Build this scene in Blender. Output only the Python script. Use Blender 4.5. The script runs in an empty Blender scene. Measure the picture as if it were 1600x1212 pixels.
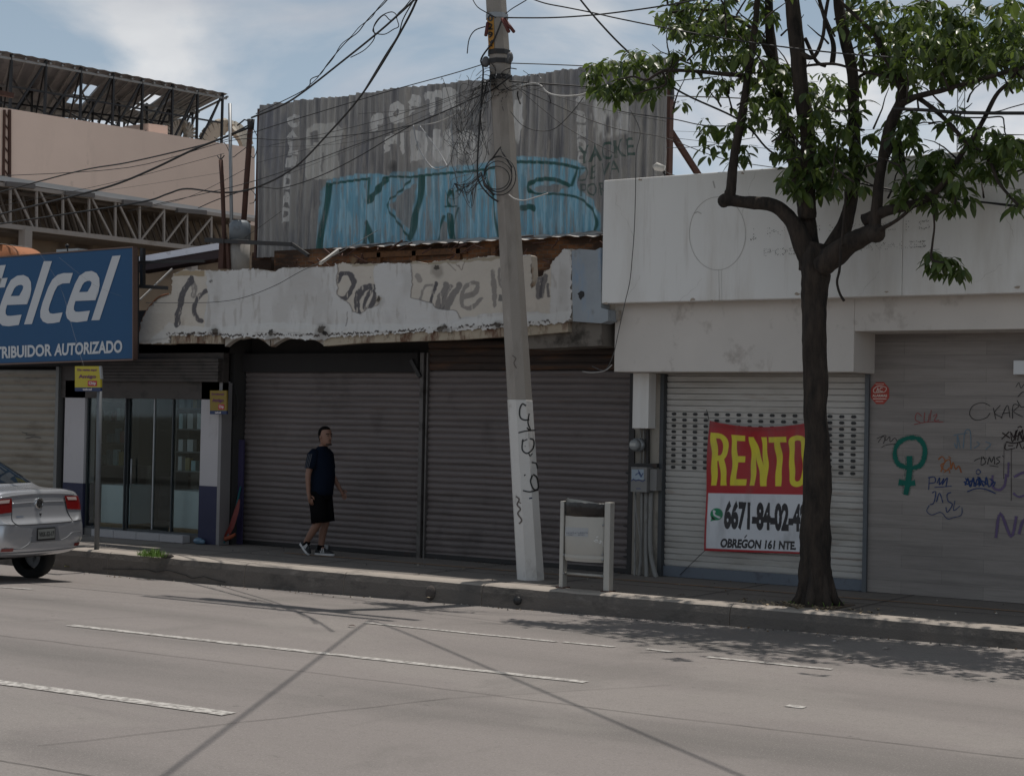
import bpy, bmesh, math, random
import numpy as np
from mathutils import Vector, Matrix, noise
from mathutils.bvhtree import BVHTree
rnd = random.Random(7)
R = math.radians
scene = bpy.context.scene
col = scene.collection

# ---------------- camera ----------------
F = 2600.; YAW = R(33.4); PIT = math.atan(50.6/F); ROL = 0.02
CAM = Vector((11.8, -18.4, 2.05))
f0 = Vector((-math.sin(YAW), math.cos(YAW), 0)); r0 = Vector((math.cos(YAW), math.sin(YAW), 0)); z0 = Vector((0, 0, 1))
f_ = f0*math.cos(PIT) + z0*math.sin(PIT); u0 = -f0*math.sin(PIT) + z0*math.cos(PIT)
r_ = r0*math.cos(ROL) + u0*math.sin(ROL); u_ = -r0*math.sin(ROL) + u0*math.cos(ROL)
cd = bpy.data.cameras.new('camera'); co = bpy.data.objects.new('camera', cd); col.objects.link(co)
cd.sensor_width = 36; cd.lens = F/1600*36; cd.clip_end = 3000; cd.clip_start = 0.1
m = Matrix((( r_.x, u_.x, -f_.x, CAM.x), (r_.y, u_.y, -f_.y, CAM.y), (r_.z, u_.z, -f_.z, CAM.z), (0, 0, 0, 1)))
co.matrix_world = m; scene.camera = co

# ---------------- sky, sun, exposure ----------------
SUN_DIR = Vector((-0.02, 0.265, 1.0)).normalized()
w = bpy.data.worlds.new('World'); scene.world = w; w.use_nodes = True
nt = w.node_tree; nt.nodes.clear(); N = nt.nodes.new; L = nt.links.new
out = N('ShaderNodeOutputWorld'); bg = N('ShaderNodeBackground'); bg.inputs[1].default_value = 0.1
sky = N('ShaderNodeTexSky'); sky.sky_type = 'NISHITA'; sky.sun_disc = False
sky.sun_elevation = math.asin(SUN_DIR.z); sky.sun_rotation = math.atan2(SUN_DIR.x, SUN_DIR.y)
sky.dust_density = 2.0; sky.air_density = 1.0
tc = N('ShaderNodeTexCoord'); mp = N('ShaderNodeMapping'); mp.inputs['Scale'].default_value = (1.7, 1.7, 3.6)
mp.inputs['Location'].default_value = (5.3, 1.4, 0.6)
n1 = N('ShaderNodeTexNoise'); n1.inputs['Scale'].default_value = 2.6; n1.inputs['Detail'].default_value = 8; n1.inputs['Roughness'].default_value = .52
n1.inputs['Distortion'].default_value = .4
rp = N('ShaderNodeValToRGB'); rp.color_ramp.elements[0].position = .46; rp.color_ramp.elements[1].position = .60
n2 = N('ShaderNodeTexNoise'); n2.inputs['Scale'].default_value = 2.6; n2.inputs['Detail'].default_value = 6
cr = N('ShaderNodeValToRGB'); cr.color_ramp.elements[0].position = .35; cr.color_ramp.elements[1].position = .65
cr.color_ramp.elements[0].color = (5.2, 5.7, 7.0, 1); cr.color_ramp.elements[1].color = (10.2, 10.5, 10.8, 1)
hz = N('ShaderNodeMix'); hz.data_type = 'RGBA'; hz.inputs[0].default_value = .55; hz.inputs['B'].default_value = (5.0, 7.2, 9.3, 1)
mx = N('ShaderNodeMix'); mx.data_type = 'RGBA'
L(tc.outputs['Generated'], mp.inputs[0]); L(mp.outputs[0], n1.inputs[0]); L(mp.outputs[0], n2.inputs[0])
L(n1.outputs[0], rp.inputs[0]); L(n2.outputs[0], cr.inputs[0]); L(rp.outputs[0], mx.inputs[0])
L(sky.outputs[0], hz.inputs['A']); L(hz.outputs['Result'], mx.inputs['A']); L(cr.outputs[0], mx.inputs['B'])
sat = N('ShaderNodeHueSaturation'); sat.inputs['Saturation'].default_value = .80; L(mx.outputs['Result'], sat.inputs['Color'])
sx = N('ShaderNodeSeparateXYZ'); L(tc.outputs['Generated'], sx.inputs[0]); bo = N('ShaderNodeMapRange'); bo.inputs[1].default_value = .05; bo.inputs[2].default_value = .55; bo.inputs[3].default_value = 1.32; bo.inputs[4].default_value = .50
L(sx.outputs['Z'], bo.inputs[0]); vm = N('ShaderNodeVectorMath'); vm.operation = 'SCALE'; L(sat.outputs[0], vm.inputs[0]); by = N('ShaderNodeMapRange'); by.inputs[1].default_value = .2; by.inputs[2].default_value = -.7; by.inputs[3].default_value = 1.0; by.inputs[4].default_value = 1.12; L(sx.outputs['Y'], by.inputs[0])   # sky gain added behind the camera to brighten the facades, no cloud modelled
bm_ = N('ShaderNodeMath'); bm_.operation = 'MULTIPLY'; L(bo.outputs[0], bm_.inputs[0]); L(by.outputs[0], bm_.inputs[1]); L(bm_.outputs[0], vm.inputs['Scale'])
L(vm.outputs[0], bg.inputs[0]); L(bg.outputs[0], out.inputs[0])
sd = bpy.data.lights.new('sun', 'SUN'); sd.energy = 4.6; sd.angle = R(0.45); sd.color = (1, .94, .87)
so = bpy.data.objects.new('sun', sd); col.objects.link(so); so.location = (0, 0, 30)
so.rotation_euler = SUN_DIR.to_track_quat('Z', 'Y').to_euler()
scene.view_settings.view_transform = 'Standard'; scene.view_settings.look = 'None'
scene.view_settings.exposure = -0.60; scene.view_settings.gamma = 1
scene.render.engine = 'CYCLES'

# ---------------- pixel -> place helpers (positions measured off the photograph, each on its own plane) ----------------
def ray(x, y): return f_ + r_*((x-800)/F) - u_*((y-606)/F)
def P(x, y, Y): d = ray(x, y); return CAM + d*((Y-CAM.y)/d.y)
def G(x, y, z): d = ray(x, y); return CAM + d*((z-CAM.z)/d.z)
def PV(x, y, A, dr):
    d = ray(x, y); n = Vector((dr[1], -dr[0], 0)); return CAM + d*(((Vector(A)-CAM).dot(n))/d.dot(n))
def px(v): d = v-CAM; a = d.dot(f_); return 800+F*d.dot(r_)/a, 606-F*d.dot(u_)/a

# ---------------- object bookkeeping ----------------
def tag(o, label=None, cat=None, group=None, kind=None):
    for k, v in (('label', label), ('category', cat), ('group', group), ('kind', kind)):
        if v: o[k] = v
    return o
def thing(name, label, cat, loc=(0, 0, 0), group=None):
    o = bpy.data.objects.new(name, None); col.objects.link(o); o.location = loc
    o.empty_display_size = .2
    return tag(o, label, cat, group)
def origin(o):
    v = Vector((0, 0, 0))
    while o is not None: v += o.location; o = o.parent
    return v
def mk(name, me, mats, parent=None, at=None):
    o = bpy.data.objects.new(name, me); col.objects.link(o)
    if not isinstance(mats, (list, tuple)): mats = [mats]
    for mm in mats: me.materials.append(mm)
    off = origin(parent) if parent is not None else Vector(at if at is not None else (0, 0, 0))
    me.transform(Matrix.Translation(-off))
    if parent is not None: o.parent = parent
    else: o.location = off
    return o

class MB:
    def __init__(s): s.v = []; s.f = []; s.mi = []; s.sm = []; s.m = 0; s.smooth = False
    def add(s, vs, fs):
        b = len(s.v); s.v += [tuple(v) for v in vs]
        for f in fs: s.f.append(tuple(b+i for i in f)); s.mi.append(s.m); s.sm.append(s.smooth)
        return s
    def hexa(s, p):   # 8 points: bottom ring then top ring
        return s.add(p, [(0, 3, 2, 1), (4, 5, 6, 7), (0, 1, 5, 4), (1, 2, 6, 5), (2, 3, 7, 6), (3, 0, 4, 7)])
    def box(s, x0, x1, y0, y1, z0, z1):
        return s.hexa([(x0, y0, z0), (x1, y0, z0), (x1, y1, z0), (x0, y1, z0), (x0, y0, z1), (x1, y0, z1), (x1, y1, z1), (x0, y1, z1)])
    def bar(s, a, b, w, h=None, up=(0, 0, 1)):
        a = Vector(a); b = Vector(b); h = h or w; d = (b-a).normalized(); sd = d.cross(Vector(up))
        if sd.length < .05: sd = d.cross(Vector((0, 1, 0)))
        sd.normalize(); u = sd.cross(d)
        q = [-sd*w/2-u*h/2, sd*w/2-u*h/2, sd*w/2+u*h/2, -sd*w/2+u*h/2]
        return s.hexa([a+i for i in q]+[b+i for i in q])
    def tube(s, pts, r, n=8, cap=True):
        pts = [Vector(p) for p in pts]; k = len(pts)
        rs = r if isinstance(r, (list, tuple)) else [r]*k
        sm0 = s.smooth; s.smooth = True
        vs = []; ref = Vector((0.13, .27, .95))
        for i, p in enumerate(pts):
            d = (pts[min(i+1, k-1)]-pts[max(i-1, 0)])
            d = d.normalized() if d.length > 1e-9 else Vector((0, 0, 1))
            if i == 0:
                a = d.cross(ref)
                if a.length < .1: a = d.cross(Vector((1, 0, 0)))
            else: a = a - d*a.dot(d)
            a = a.normalized(); b = d.cross(a)
            for j in range(n):
                t = 2*math.pi*j/n; vs.append(p + (a*math.cos(t)+b*math.sin(t))*rs[i])
        fs = [(i*n+j, i*n+(j+1) % n, (i+1)*n+(j+1) % n, (i+1)*n+j) for i in range(k-1) for j in range(n)]
        if cap: fs += [tuple(range(n))[::-1], tuple((k-1)*n+j for j in range(n))]
        s.add(vs, fs); s.smooth = sm0; return s
    def prism(s, poly, d):       # planar polygon (3D pts) extruded by vector d
        n = len(poly); d = Vector(d); p = [Vector(q) for q in poly]
        vs = p+[q+d for q in p]
        return s.add(vs, [tuple(range(n))[::-1], tuple(range(n, 2*n))]+[(i, (i+1) % n, n+(i+1) % n, n+i) for i in range(n)])
    def quad(s, a, b, c, d): return s.add([a, b, c, d], [(0, 1, 2, 3)])
    def loft(s, rings, cap=True):
        n = len(rings[0]); vs = [p for r in rings for p in r]
        fs = [(i*n+j, i*n+(j+1) % n, (i+1)*n+(j+1) % n, (i+1)*n+j) for i in range(len(rings)-1) for j in range(n)]
        if cap: fs += [tuple(range(n))[::-1], tuple((len(rings)-1)*n+j for j in range(n))]
        return s.add(vs, fs)
    def ell(s, c, r, n=12, k=8):
        sm0 = s.smooth; s.smooth = True; rings = []
        for i in range(k+1):
            t = math.pi*(i/k*.998+.001)-math.pi/2
            rings.append([(c[0]+r[0]*math.cos(t)*math.cos(2*math.pi*j/n), c[1]+r[1]*math.cos(t)*math.sin(2*math.pi*j/n), c[2]+r[2]*math.sin(t)) for j in range(n)])
        s.loft(rings); s.smooth = sm0; return s
    def ribbon(s, pts, w, fn, off=0.0):   # flat paint stroke: 2D pts, width, fn(x, y)->3D
        pts = [Vector((p[0], p[1])) for p in pts]; k = len(pts); vs = []
        for i, p in enumerate(pts):
            d = pts[min(i+1, k-1)]-pts[max(i-1, 0)]
            if d.length < 1e-6: d = Vector((1, 0))
            d.normalize(); n = Vector((-d.y, d.x)); ww = w[i] if isinstance(w, (list, tuple)) else w
            for q in (p-n*ww/2, p+n*ww/2):
                v = fn(q.x, q.y); vs.append(v)
        return s.add(vs, [(2*i, 2*i+1, 2*i+3, 2*i+2) for i in range(k-1)])
    def build_each(s, name, mats, parent=None, at=None, bevel=0, label=None):   # every loose piece becomes a mesh of its own
        pa = list(range(len(s.v)))
        def fd(i):
            while pa[i] != i: pa[i] = pa[pa[i]]; i = pa[i]
            return i
        for f in s.f:
            for j in f[1:]: pa[fd(j)] = fd(f[0])
        gp = {}
        for k, f in enumerate(s.f): gp.setdefault(fd(f[0]), []).append(k)
        os_ = []
        for ks in gp.values():
            mp_ = {}; m2 = MB()
            for k in ks:
                for j in s.f[k]:
                    if j not in mp_: mp_[j] = len(m2.v); m2.v.append(s.v[j])
                m2.f.append(tuple(mp_[j] for j in s.f[k])); m2.mi.append(s.mi[k]); m2.sm.append(s.sm[k])
            os_.append(m2.build(name, mats, parent, at, bevel))
        return os_
    def build(s, name, mats, parent=None, at=None, bevel=0, sub=0):
        me = bpy.data.meshes.new(name); me.from_pydata(s.v, [], s.f); me.update()
        for p, mi, sm in zip(me.polygons, s.mi, s.sm): p.material_index = mi; p.use_smooth = sm
        bm = bmesh.new(); bm.from_mesh(me)
        bmesh.ops.recalc_face_normals(bm, faces=bm.faces); bm.to_mesh(me); bm.free()
        o = mk(name, me, mats, parent, at)
        if bevel:
            b = o.modifiers.new('bevel', 'BEVEL'); b.width = bevel; b.segments = 2; b.limit_method = 'ANGLE'; b.angle_limit = R(50)
        if sub:
            b = o.modifiers.new('sub', 'SUBSURF'); b.levels = b.render_levels = sub
        return o

def smooth(pts, n=6):      # Catmull-Rom through 2D/3D tuples
    P_ = [tuple(p) for p in pts]
    if len(P_) < 3: return P_
    P_ = [P_[0]]+P_+[P_[-1]]; o = []
    for i in range(1, len(P_)-2):
        for k in range(n):
            t = k/n; a, b, c, d = P_[i-1], P_[i], P_[i+1], P_[i+2]
            o.append(tuple(.5*(2*b[j]+(c[j]-a[j])*t+(2*a[j]-5*b[j]+4*c[j]-d[j])*t*t+(3*b[j]-a[j]-3*c[j]+d[j])*t**3) for j in range(len(b))))
    o.append(P_[-2]); return o

# ---------------- text ----------------
_tc = {}
def text_tris(s, bold=.0):
    key = (s, bold)
    if key in _tc: return _tc[key]
    cu = bpy.data.curves.new('t', 'FONT'); cu.body = s; cu.offset = bold; cu.resolution_u = 4
    o = bpy.data.objects.new('t', cu); col.objects.link(o)
    dg = bpy.context.evaluated_depsgraph_get(); dg.update()
    me = o.evaluated_get(dg).to_mesh(); me.calc_loop_triangles()
    v = np.array([tuple(q.co)[:2] for q in me.vertices]); t = [tuple(q.vertices) for q in me.loop_triangles]
    o.evaluated_get(dg).to_mesh_clear(); bpy.data.objects.remove(o); bpy.data.curves.remove(cu)
    mn = v.min(0); mxx = v.max(0); v = (v-mn)/(mxx-mn)
    _tc[key] = (v, t); return v, t
def quadmap(q):            # q: bottom-left, bottom-right, top-right, top-left
    q = [Vector(a) for a in q]
    return lambda u, v: (q[0]*(1-u)+q[1]*u)*(1-v)+(q[3]*(1-u)+q[2]*u)*v
def add_text(mb, s, q, bold=.02, off=Vector((0, 0, 0))):
    v, t = text_tris(s, bold); fm = quadmap(q)
    mb.add([fm(a, b)+off for a, b in v], t)

# ---------------- painted grids ----------------
def m_stroke(X, Y, pts, w, soft=1.0):
    pts = np.array(pts, float); d = np.full(X.shape, 1e9)
    for a, b in zip(pts[:-1], pts[1:]):
        ab = b-a; l = max(ab@ab, 1e-9); t = np.clip(((X-a[0])*ab[0]+(Y-a[1])*ab[1])/l, 0, 1)
        d = np.minimum(d, np.hypot(X-a[0]-t*ab[0], Y-a[1]-t*ab[1]))
    return np.clip((w/2-d)/soft+.5, 0, 1)
def m_poly(X, Y, pts, soft=1.0):
    pts = np.array(pts, float); ins = np.zeros(X.shape, bool); d = np.full(X.shape, 1e9)
    for a, b in zip(pts, np.roll(pts, -1, 0)):
        c = ((a[1] > Y) != (b[1] > Y)) & (X < (b[0]-a[0])*(Y-a[1])/((b[1]-a[1]) or 1e-9)+a[0]); ins ^= c
        ab = b-a; l = max(ab@ab, 1e-9); t = np.clip(((X-a[0])*ab[0]+(Y-a[1])*ab[1])/l, 0, 1)
        d = np.minimum(d, np.hypot(X-a[0]-t*ab[0], Y-a[1]-t*ab[1]))
    return np.clip(np.where(ins, d, -d)/soft+.5, 0, 1)
def m_text(X, Y, s, q, bold=.0):     # q in pixel space: bl, br, tr, tl
    v, t = text_tris(s, bold); fm = quadmap([(a[0], a[1], 0) for a in q]); pts = np.array([tuple(fm(a, b))[:2] for a, b in v])
    out_ = np.zeros(X.shape)
    for i, j, k in t:
        a, b, c = pts[i], pts[j], pts[k]; lo = np.minimum(np.minimum(a, b), c)-.5; hi = np.maximum(np.maximum(a, b), c)+.5
        sel = (X >= lo[0]) & (X <= hi[0]) & (Y >= lo[1]) & (Y <= hi[1])
        if not sel.any(): continue
        x = X[sel]; y = Y[sel]; D = (b[1]-c[1])*(a[0]-c[0])+(c[0]-b[0])*(a[1]-c[1])
        if abs(D) < 1e-9: continue
        l1 = ((b[1]-c[1])*(x-c[0])+(c[0]-b[0])*(y-c[1]))/D; l2 = ((c[1]-a[1])*(x-c[0])+(a[0]-c[0])*(y-c[1]))/D
        r = (l1 >= 0) & (l2 >= 0) & (l1+l2 <= 1); o = out_[sel]; o[r] = 1; out_[sel] = o
    return out_
def vnoise(X, Y, sc, seed=0, octv=3):
    rs = np.random.RandomState(seed); r = np.zeros(X.shape); amp = 1; tot = 0
    for o in range(octv):
        g = rs.rand(256, 256); x = X/sc*2**o; y = Y/sc*2**o; xi = np.floor(x).astype(int); yi = np.floor(y).astype(int)
        fx = x-xi; fy = y-yi; fx = fx*fx*(3-2*fx); fy = fy*fy*(3-2*fy)
        h = lambda a, b: g[a % 256, b % 256]
        r += amp*((h(xi, yi)*(1-fx)+h(xi+1, yi)*fx)*(1-fy)+(h(xi, yi+1)*(1-fx)+h(xi+1, yi+1)*fx)*fy); tot += amp; amp *= .5
    return r/tot
class Grid:                 # dense sheet spanned by fn(u, v) -> 3D, painted in an attribute
    def __init__(s, fn, nu, nv, disp=None, dvec=(0, -1, 0)):
        s.nu, s.nv = nu, nv; U, V = np.meshgrid(np.linspace(0, 1, nu), np.linspace(0, 1, nv)); s.U = U.ravel(); s.V = V.ravel()
        c = [np.array(fn(a, b)) for a, b in ((0, 0), (1, 0), (1, 1), (0, 1))]
        u = s.U[:, None]; v = s.V[:, None]
        s.co = (c[0]*(1-u)+c[1]*u)*(1-v)+(c[3]*(1-u)+c[2]*u)*v
        d = s.co-np.array(CAM); a = d@np.array(f_)
        s.X = 800+F*(d@np.array(r_))/a; s.Y = 606-F*(d@np.array(u_))/a
        if disp is not None: s.co = s.co+disp(s.co, s.U, s.V)[:, None]*np.array(dvec)
        s.rgba = np.zeros((len(s.U), 4)); s.keep = None
    def paint(s, mask, c, a=1.0):
        mk_ = (mask*a)[:, None]; al = s.rgba[:, 3:]
        na = mk_+al*(1-mk_); s.rgba[:, :3] = np.where(na > 1e-6, (np.array(c)*mk_+s.rgba[:, :3]*al*(1-mk_))/np.maximum(na, 1e-6), s.rgba[:, :3]); s.rgba[:, 3:] = na
    def build(s, name, mat, parent=None, at=None):
        nu, nv = s.nu, s.nv; i = np.arange(nv-1)[:, None]*nu+np.arange(nu-1)[None]; i = i.ravel()
        q = np.stack([i, i+1, i+nu+1, i+nu], 1)
        if s.keep is not None: q = q[s.keep[q].all(1)]
        me = bpy.data.meshes.new(name); me.vertices.add(len(s.U)); me.vertices.foreach_set('co', s.co.ravel())
        me.loops.add(q.size); me.loops.foreach_set('vertex_index', q.ravel().astype(np.int32)); me.polygons.add(len(q))
        me.polygons.foreach_set('loop_start', (np.arange(len(q))*4).astype(np.int32))
        me.update(calc_edges=True)
        me.polygons.foreach_set('use_smooth', [True]*len(q))
        at_ = me.color_attributes.new('paint', 'FLOAT_COLOR', 'POINT'); at_.data.foreach_set('color', s.rgba.astype(np.float32).ravel())
        return mk(name, me, mat, parent, at)

# ---------------- materials ----------------
class NT:
    def __init__(s, name):
        s.m = bpy.data.materials.new(name); s.m.use_nodes = True; s.t = s.m.node_tree; s.b = s.t.nodes['Principled BSDF']
        s.tc = s.t.nodes.new('ShaderNodeTexCoord')
    def n(s, k, **kw):
        o = s.t.nodes.new(k)
        for a, v in kw.items():
            if a in o.inputs: o.inputs[a].default_value = v
            else: setattr(o, a, v)
        return o
    def l(s, a, b): s.t.links.new(a, b)
    def noise(s, scale, detail=4, stretch=(1, 1, 1), rough=.55, src=None):
        mp = s.n('ShaderNodeMapping'); mp.inputs['Scale'].default_value = stretch; s.l(src or s.tc.outputs['Object'], mp.inputs[0])
        o = s.n('ShaderNodeTexNoise', Scale=scale, Detail=detail, Roughness=rough); s.l(mp.outputs[0], o.inputs[0]); return o.outputs[0]
    def ramp(s, src, a, b):
        o = s.n('ShaderNodeMapRange'); o.inputs[1].default_value = a; o.inputs[2].default_value = b; s.l(src, o.inputs[0]); return o.outputs[0]
    def mix(s, f, a, b):
        o = s.n('ShaderNodeMix', data_type='RGBA')
        for sock, v in ((o.inputs[0], f), (o.inputs['A'], a), (o.inputs['B'], b)):
            if isinstance(v, (int, float)): sock.default_value = v
            elif isinstance(v, tuple): sock.default_value = (v[0], v[1], v[2], 1)
            else: s.l(v, sock)
        return o.outputs['Result']
    def mul(s, a, b):
        o = s.n('ShaderNodeMath', operation='MULTIPLY')
        for i, v in enumerate((a, b)):
            if isinstance(v, (int, float)): o.inputs[i].default_value = v
            else: s.l(v, o.inputs[i])
        return o.outputs[0]
    def base(s, c):
        if isinstance(c, tuple): s.b.inputs['Base Color'].default_value = (c[0], c[1], c[2], 1)
        else: s.l(c, s.b.inputs['Base Color'])
    def set(s, **kw):
        for k, v in kw.items(): s.b.inputs[k.replace('_', ' ')].default_value = v
    def bump(s, src, st=.3, dist=.01):
        o = s.n('ShaderNodeBump', Strength=st, Distance=dist); s.l(src, o.inputs['Height']); s.l(o.outputs[0], s.b.inputs['Normal'])
def sc_(c, k): return tuple(x*k for x in c)
def M(name, c, rough=.8, metal=0., var=.12, vs=3., bump=0., bs=40., stains=(), grain=.06):
    t = NT(name); cc = t.mix(t.noise(vs, 5), sc_(c, 1-var), sc_(c, 1+var))
    if grain: cc = t.mix(t.ramp(t.noise(90, 2), .35, .65), cc, sc_(c, 1-grain*3)) if False else cc
    for (sc, amt, scale, stretch, lo) in stains:
        cc = t.mix(t.mul(t.ramp(t.noise(scale, 6, stretch, .65), lo, lo+.16), amt), cc, sc)
    t.base(cc); t.set(Roughness=rough, Metallic=metal)
    if bump: t.bump(t.noise(bs, 5), bump, .01)
    return t.m
def M_painted(name, c, rough=.85, stains=(), bump=.3, bs=30, wear=.35):
    t = NT(name); cc = t.mix(t.noise(3, 5), sc_(c, .88), sc_(c, 1.1))
    for (sc, amt, scale, stretch, lo) in stains:
        cc = t.mix(t.mul(t.ramp(t.noise(scale, 6, stretch, .65), lo, lo+.16), amt), cc, sc)
    a = t.n('ShaderNodeAttribute', attribute_name='paint'); al = a.outputs['Alpha']
    if wear: al = t.mul(al, t.ramp(t.noise(14, 5, (1, 1, .4)), wear-.12, wear+.06))
    pc = t.mix(t.mul(t.noise(9, 4, (1, 1, .3)), .5), a.outputs['Color'], sc_(c, .8))
    t.base(t.mix(al, cc, pc if wear else a.outputs['Color'])); t.set(Roughness=rough)
    if bump: t.bump(t.noise(bs, 5), bump, .01)
    return t.m
BLACK = M('black_paint', (.012, .012, .013), .5)
RUST = (.12, .05, .025)
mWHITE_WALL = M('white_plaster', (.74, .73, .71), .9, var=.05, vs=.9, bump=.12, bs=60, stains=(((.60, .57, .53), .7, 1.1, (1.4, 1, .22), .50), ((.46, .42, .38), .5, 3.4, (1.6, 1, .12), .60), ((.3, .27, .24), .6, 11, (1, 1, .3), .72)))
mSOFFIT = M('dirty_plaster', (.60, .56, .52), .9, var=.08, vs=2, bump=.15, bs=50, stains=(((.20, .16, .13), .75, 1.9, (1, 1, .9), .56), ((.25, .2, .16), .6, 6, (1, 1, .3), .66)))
mCONC = M('concrete', (.27, .255, .235), .9, var=.15, vs=4, bump=.35, bs=60, stains=(((.12, .11, .1), .6, 5, (1, 1, .4), .6),))
mDARKMETAL = M('dark_steel', (.03, .028, .028), .55, .3, stains=(((.07, .035, .02), .6, 8, (1, 1, 1), .58),))
mRUSTSTEEL = M('rusty_steel', (.075, .035, .025), .8, .2, var=.3, vs=9, bump=.2, bs=80)
mGALV = M('galvanised_steel', (.30, .31, .32), .5, .6, var=.15, vs=6)
mCABLE = M('cable_rubber', (.02, .019, .019), .6)
mWCABLE = M('pale_cable', (.45, .44, .42), .6)
# ================= SETTING: ground, road, kerb, sidewalk =================
KY = -2.45
def drop(X):            # how far the gutter lies below the crown of the road
    t = max(0, min(1, (7.5-X)/11)); return .02+.13*t
def rz(X, Y):
    t = max(0, min(1, (Y+6.0)/(6.0+KY))); t = t*t*(3-2*t)
    far = -0.02*max(0, -Y-11)/6
    return -drop(X)*t + far
t = NT('road_concrete')
c = t.mix(t.noise(.5, 6, (.35, 1, 1)), (.205, .184, .174), (.256, .229, .217))
c = t.mix(t.mul(t.ramp(t.noise(.9, 4, (.12, 1.0, 1)), .5, .68), .55), c, (.135, .125, .116))
c = t.mix(t.mul(t.ramp(t.noise(2.2, 6, (.25, 1.0, 1)), .56, .72), .3), c, (.30, .275, .25))
sx = t.n('ShaderNodeSeparateXYZ'); t.l(t.tc.outputs['Object'], sx.inputs[0])
for yb_, hw_, am_ in ((-8.75, .7, 1.0), (-6.1, .35, .5), (-11.6, .6, .4), (-4.3, .3, .25), (-13.6, .5, .4)):     # oil and tyre bands along the lanes
    ad = t.n('ShaderNodeMath', operation='ADD'); t.l(sx.outputs[1], ad.inputs[0]); ad.inputs[1].default_value = -yb_
    ab = t.n('ShaderNodeMath', operation='ABSOLUTE'); t.l(ad.outputs[0], ab.inputs[0]); c = t.mix(t.mul(t.mul(t.ramp(ab.outputs[0], hw_, 0), am_), t.ramp(t.noise(1.1, 5, (.2, 1, 1)), .3, .6)), c, (.13, .12, .112))
c = t.mix(t.mul(t.ramp(t.noise(.35, 5, (.6, 1, 1)), .54, .58), .35), c, (.285, .262, .242)); c = t.mix(t.mul(t.ramp(t.noise(.28, 6, (1, .5, 1), .65), .56, .60), .35), c, (.15, .138, .128)); c = t.mix(t.mul(t.ramp(t.noise(6, 3), .70, .74), .6), c, (.09, .083, .078))
c = t.mix(t.mul(t.ramp(t.noise(3.5, 6, (.8, 1, 1), .7), .64, .70), .5), c, (.12, .11, .10))
g = t.noise(42, 6, (1, 1, 1), .9); c = t.mix(t.mul(t.ramp(g, .50, .62), .5), c, (.12, .11, .102)); c = t.mix(t.mul(t.ramp(t.noise(14, 6, (.7, 1, 1), .75), .52, .66), .28), c, (.13, .12, .11)); c = t.mix(t.mul(t.ramp(t.noise(70, 3), .58, .66), .5), c, (.36, .34, .31))
t.base(c); t.set(Roughness=.72); t.bump(g, .6, .008); mROAD = t.m
mMARK = M('road_paint', (.52, .50, .47), .7, var=.1, stains=(((.22, .205, .19), .95, 16, (1, 1, 1), .44),), bump=.2)
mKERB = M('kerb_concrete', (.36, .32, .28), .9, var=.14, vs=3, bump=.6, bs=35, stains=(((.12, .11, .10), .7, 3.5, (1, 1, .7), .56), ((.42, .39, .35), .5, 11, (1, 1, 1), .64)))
mKFACE = M('shade_grime_kerb_face', (.125, .110, .098), .95, var=.15, vs=3, bump=.7, bs=35, stains=(((.06, .055, .05), .8, 2.5, (1, 1, 2), .52), ((.26, .235, .21), .6, 5, (.6, 1, 2), .60)))  # face colour darkened to carry its shade beside the paler sunlit lip, plus grime
mSIDE = M('sidewalk_concrete', (.185, .165, .148), .9, var=.14, vs=1.5, bump=.4, bs=45, stains=(((.11, .10, .092), .55, 1.7, (1, 1, 1), .57), ((.09, .08, .075), .6, 12, (1, 1, 1), .68)))
# ground to the horizon
b = MB(); b.add([(-900, -900, -.42), (900, -900, -.42), (900, 900, -.42), (-900, 900, -.42)], [(0, 1, 2, 3)])
tag(b.build('ground', M('ground_earth', (.2, .18, .15), .95, var=.2, vs=.2)), kind='structure')
xs = [-70, -50, -35, -25, -18, -14]+[-12+.5*i for i in range(57)]+[17, 20, 26, 40, 70]
ys = [-17.2, -16, -14, -12, -10, -8, -7, -6, -5.5, -5, -4.5, -4, -3.6, -3.3, -3, -2.75, -2.4]
b = MB(); b.smooth = True
b.add([(x, y, rz(x, y)) for y in ys for x in xs], [(j*len(xs)+i, j*len(xs)+i+1, (j+1)*len(xs)+i+1, (j+1)*len(xs)+i) for j in range(len(ys)-1) for i in range(len(xs)-1)])
road = tag(b.build('road', mROAD), kind='structure')
def strip(mb, x0, x1, y, w, z=.006, jag=0.0, slope=0.0):
    n = max(2, int((x1-x0)/.12)); 
    for i in range(n+1):
        x = x0+(x1-x0)*i/n; yy = y+slope*(x-x0)+jag*(noise.noise(Vector((x*3.1, y, 0))))
        for s_ in (-1, 1):
            y2 = yy+s_*w/2*(1+.25*noise.noise(Vector((x*9, y, s_)))); mb.v.append((x, y2, rz(x, y2)+z))
    b0 = len(mb.v)-2*(n+1)
    for i in range(n): mb.f.append((b0+2*i, b0+2*i+2, b0+2*i+3, b0+2*i+1)); mb.mi.append(mb.m); mb.sm.append(False)
for (a, c_, wd) in (((108, 977), (915, 1066), .10), ((-260, 1030), (358, 1116), .14), ((570, 971), (870, 1001), .085), ((880, 1001.5), (960, 1009), .08), ((1010, 1012), (1050, 1017), .08), ((1105, 1025), (1300, 1045), .085), ((-120, 908), (50, 919), .09)):
    A = G(*a, 0); B = G(*c_, 0); b = MB(); strip(b, A.x, B.x, A.y, wd, .006, .01, (B.y-A.y)/(B.x-A.x))
    b.build('lane_marking', mMARK, road)
A = G(1243, 1104, 0); b = MB(); b.box(A.x-.07, A.x+.07, A.y-.045, A.y+.045, .003, .006); b.build('lane_marking', mMARK, road)
mJOINT = M('joint_tar', (.055, .05, .047), .9)
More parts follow.
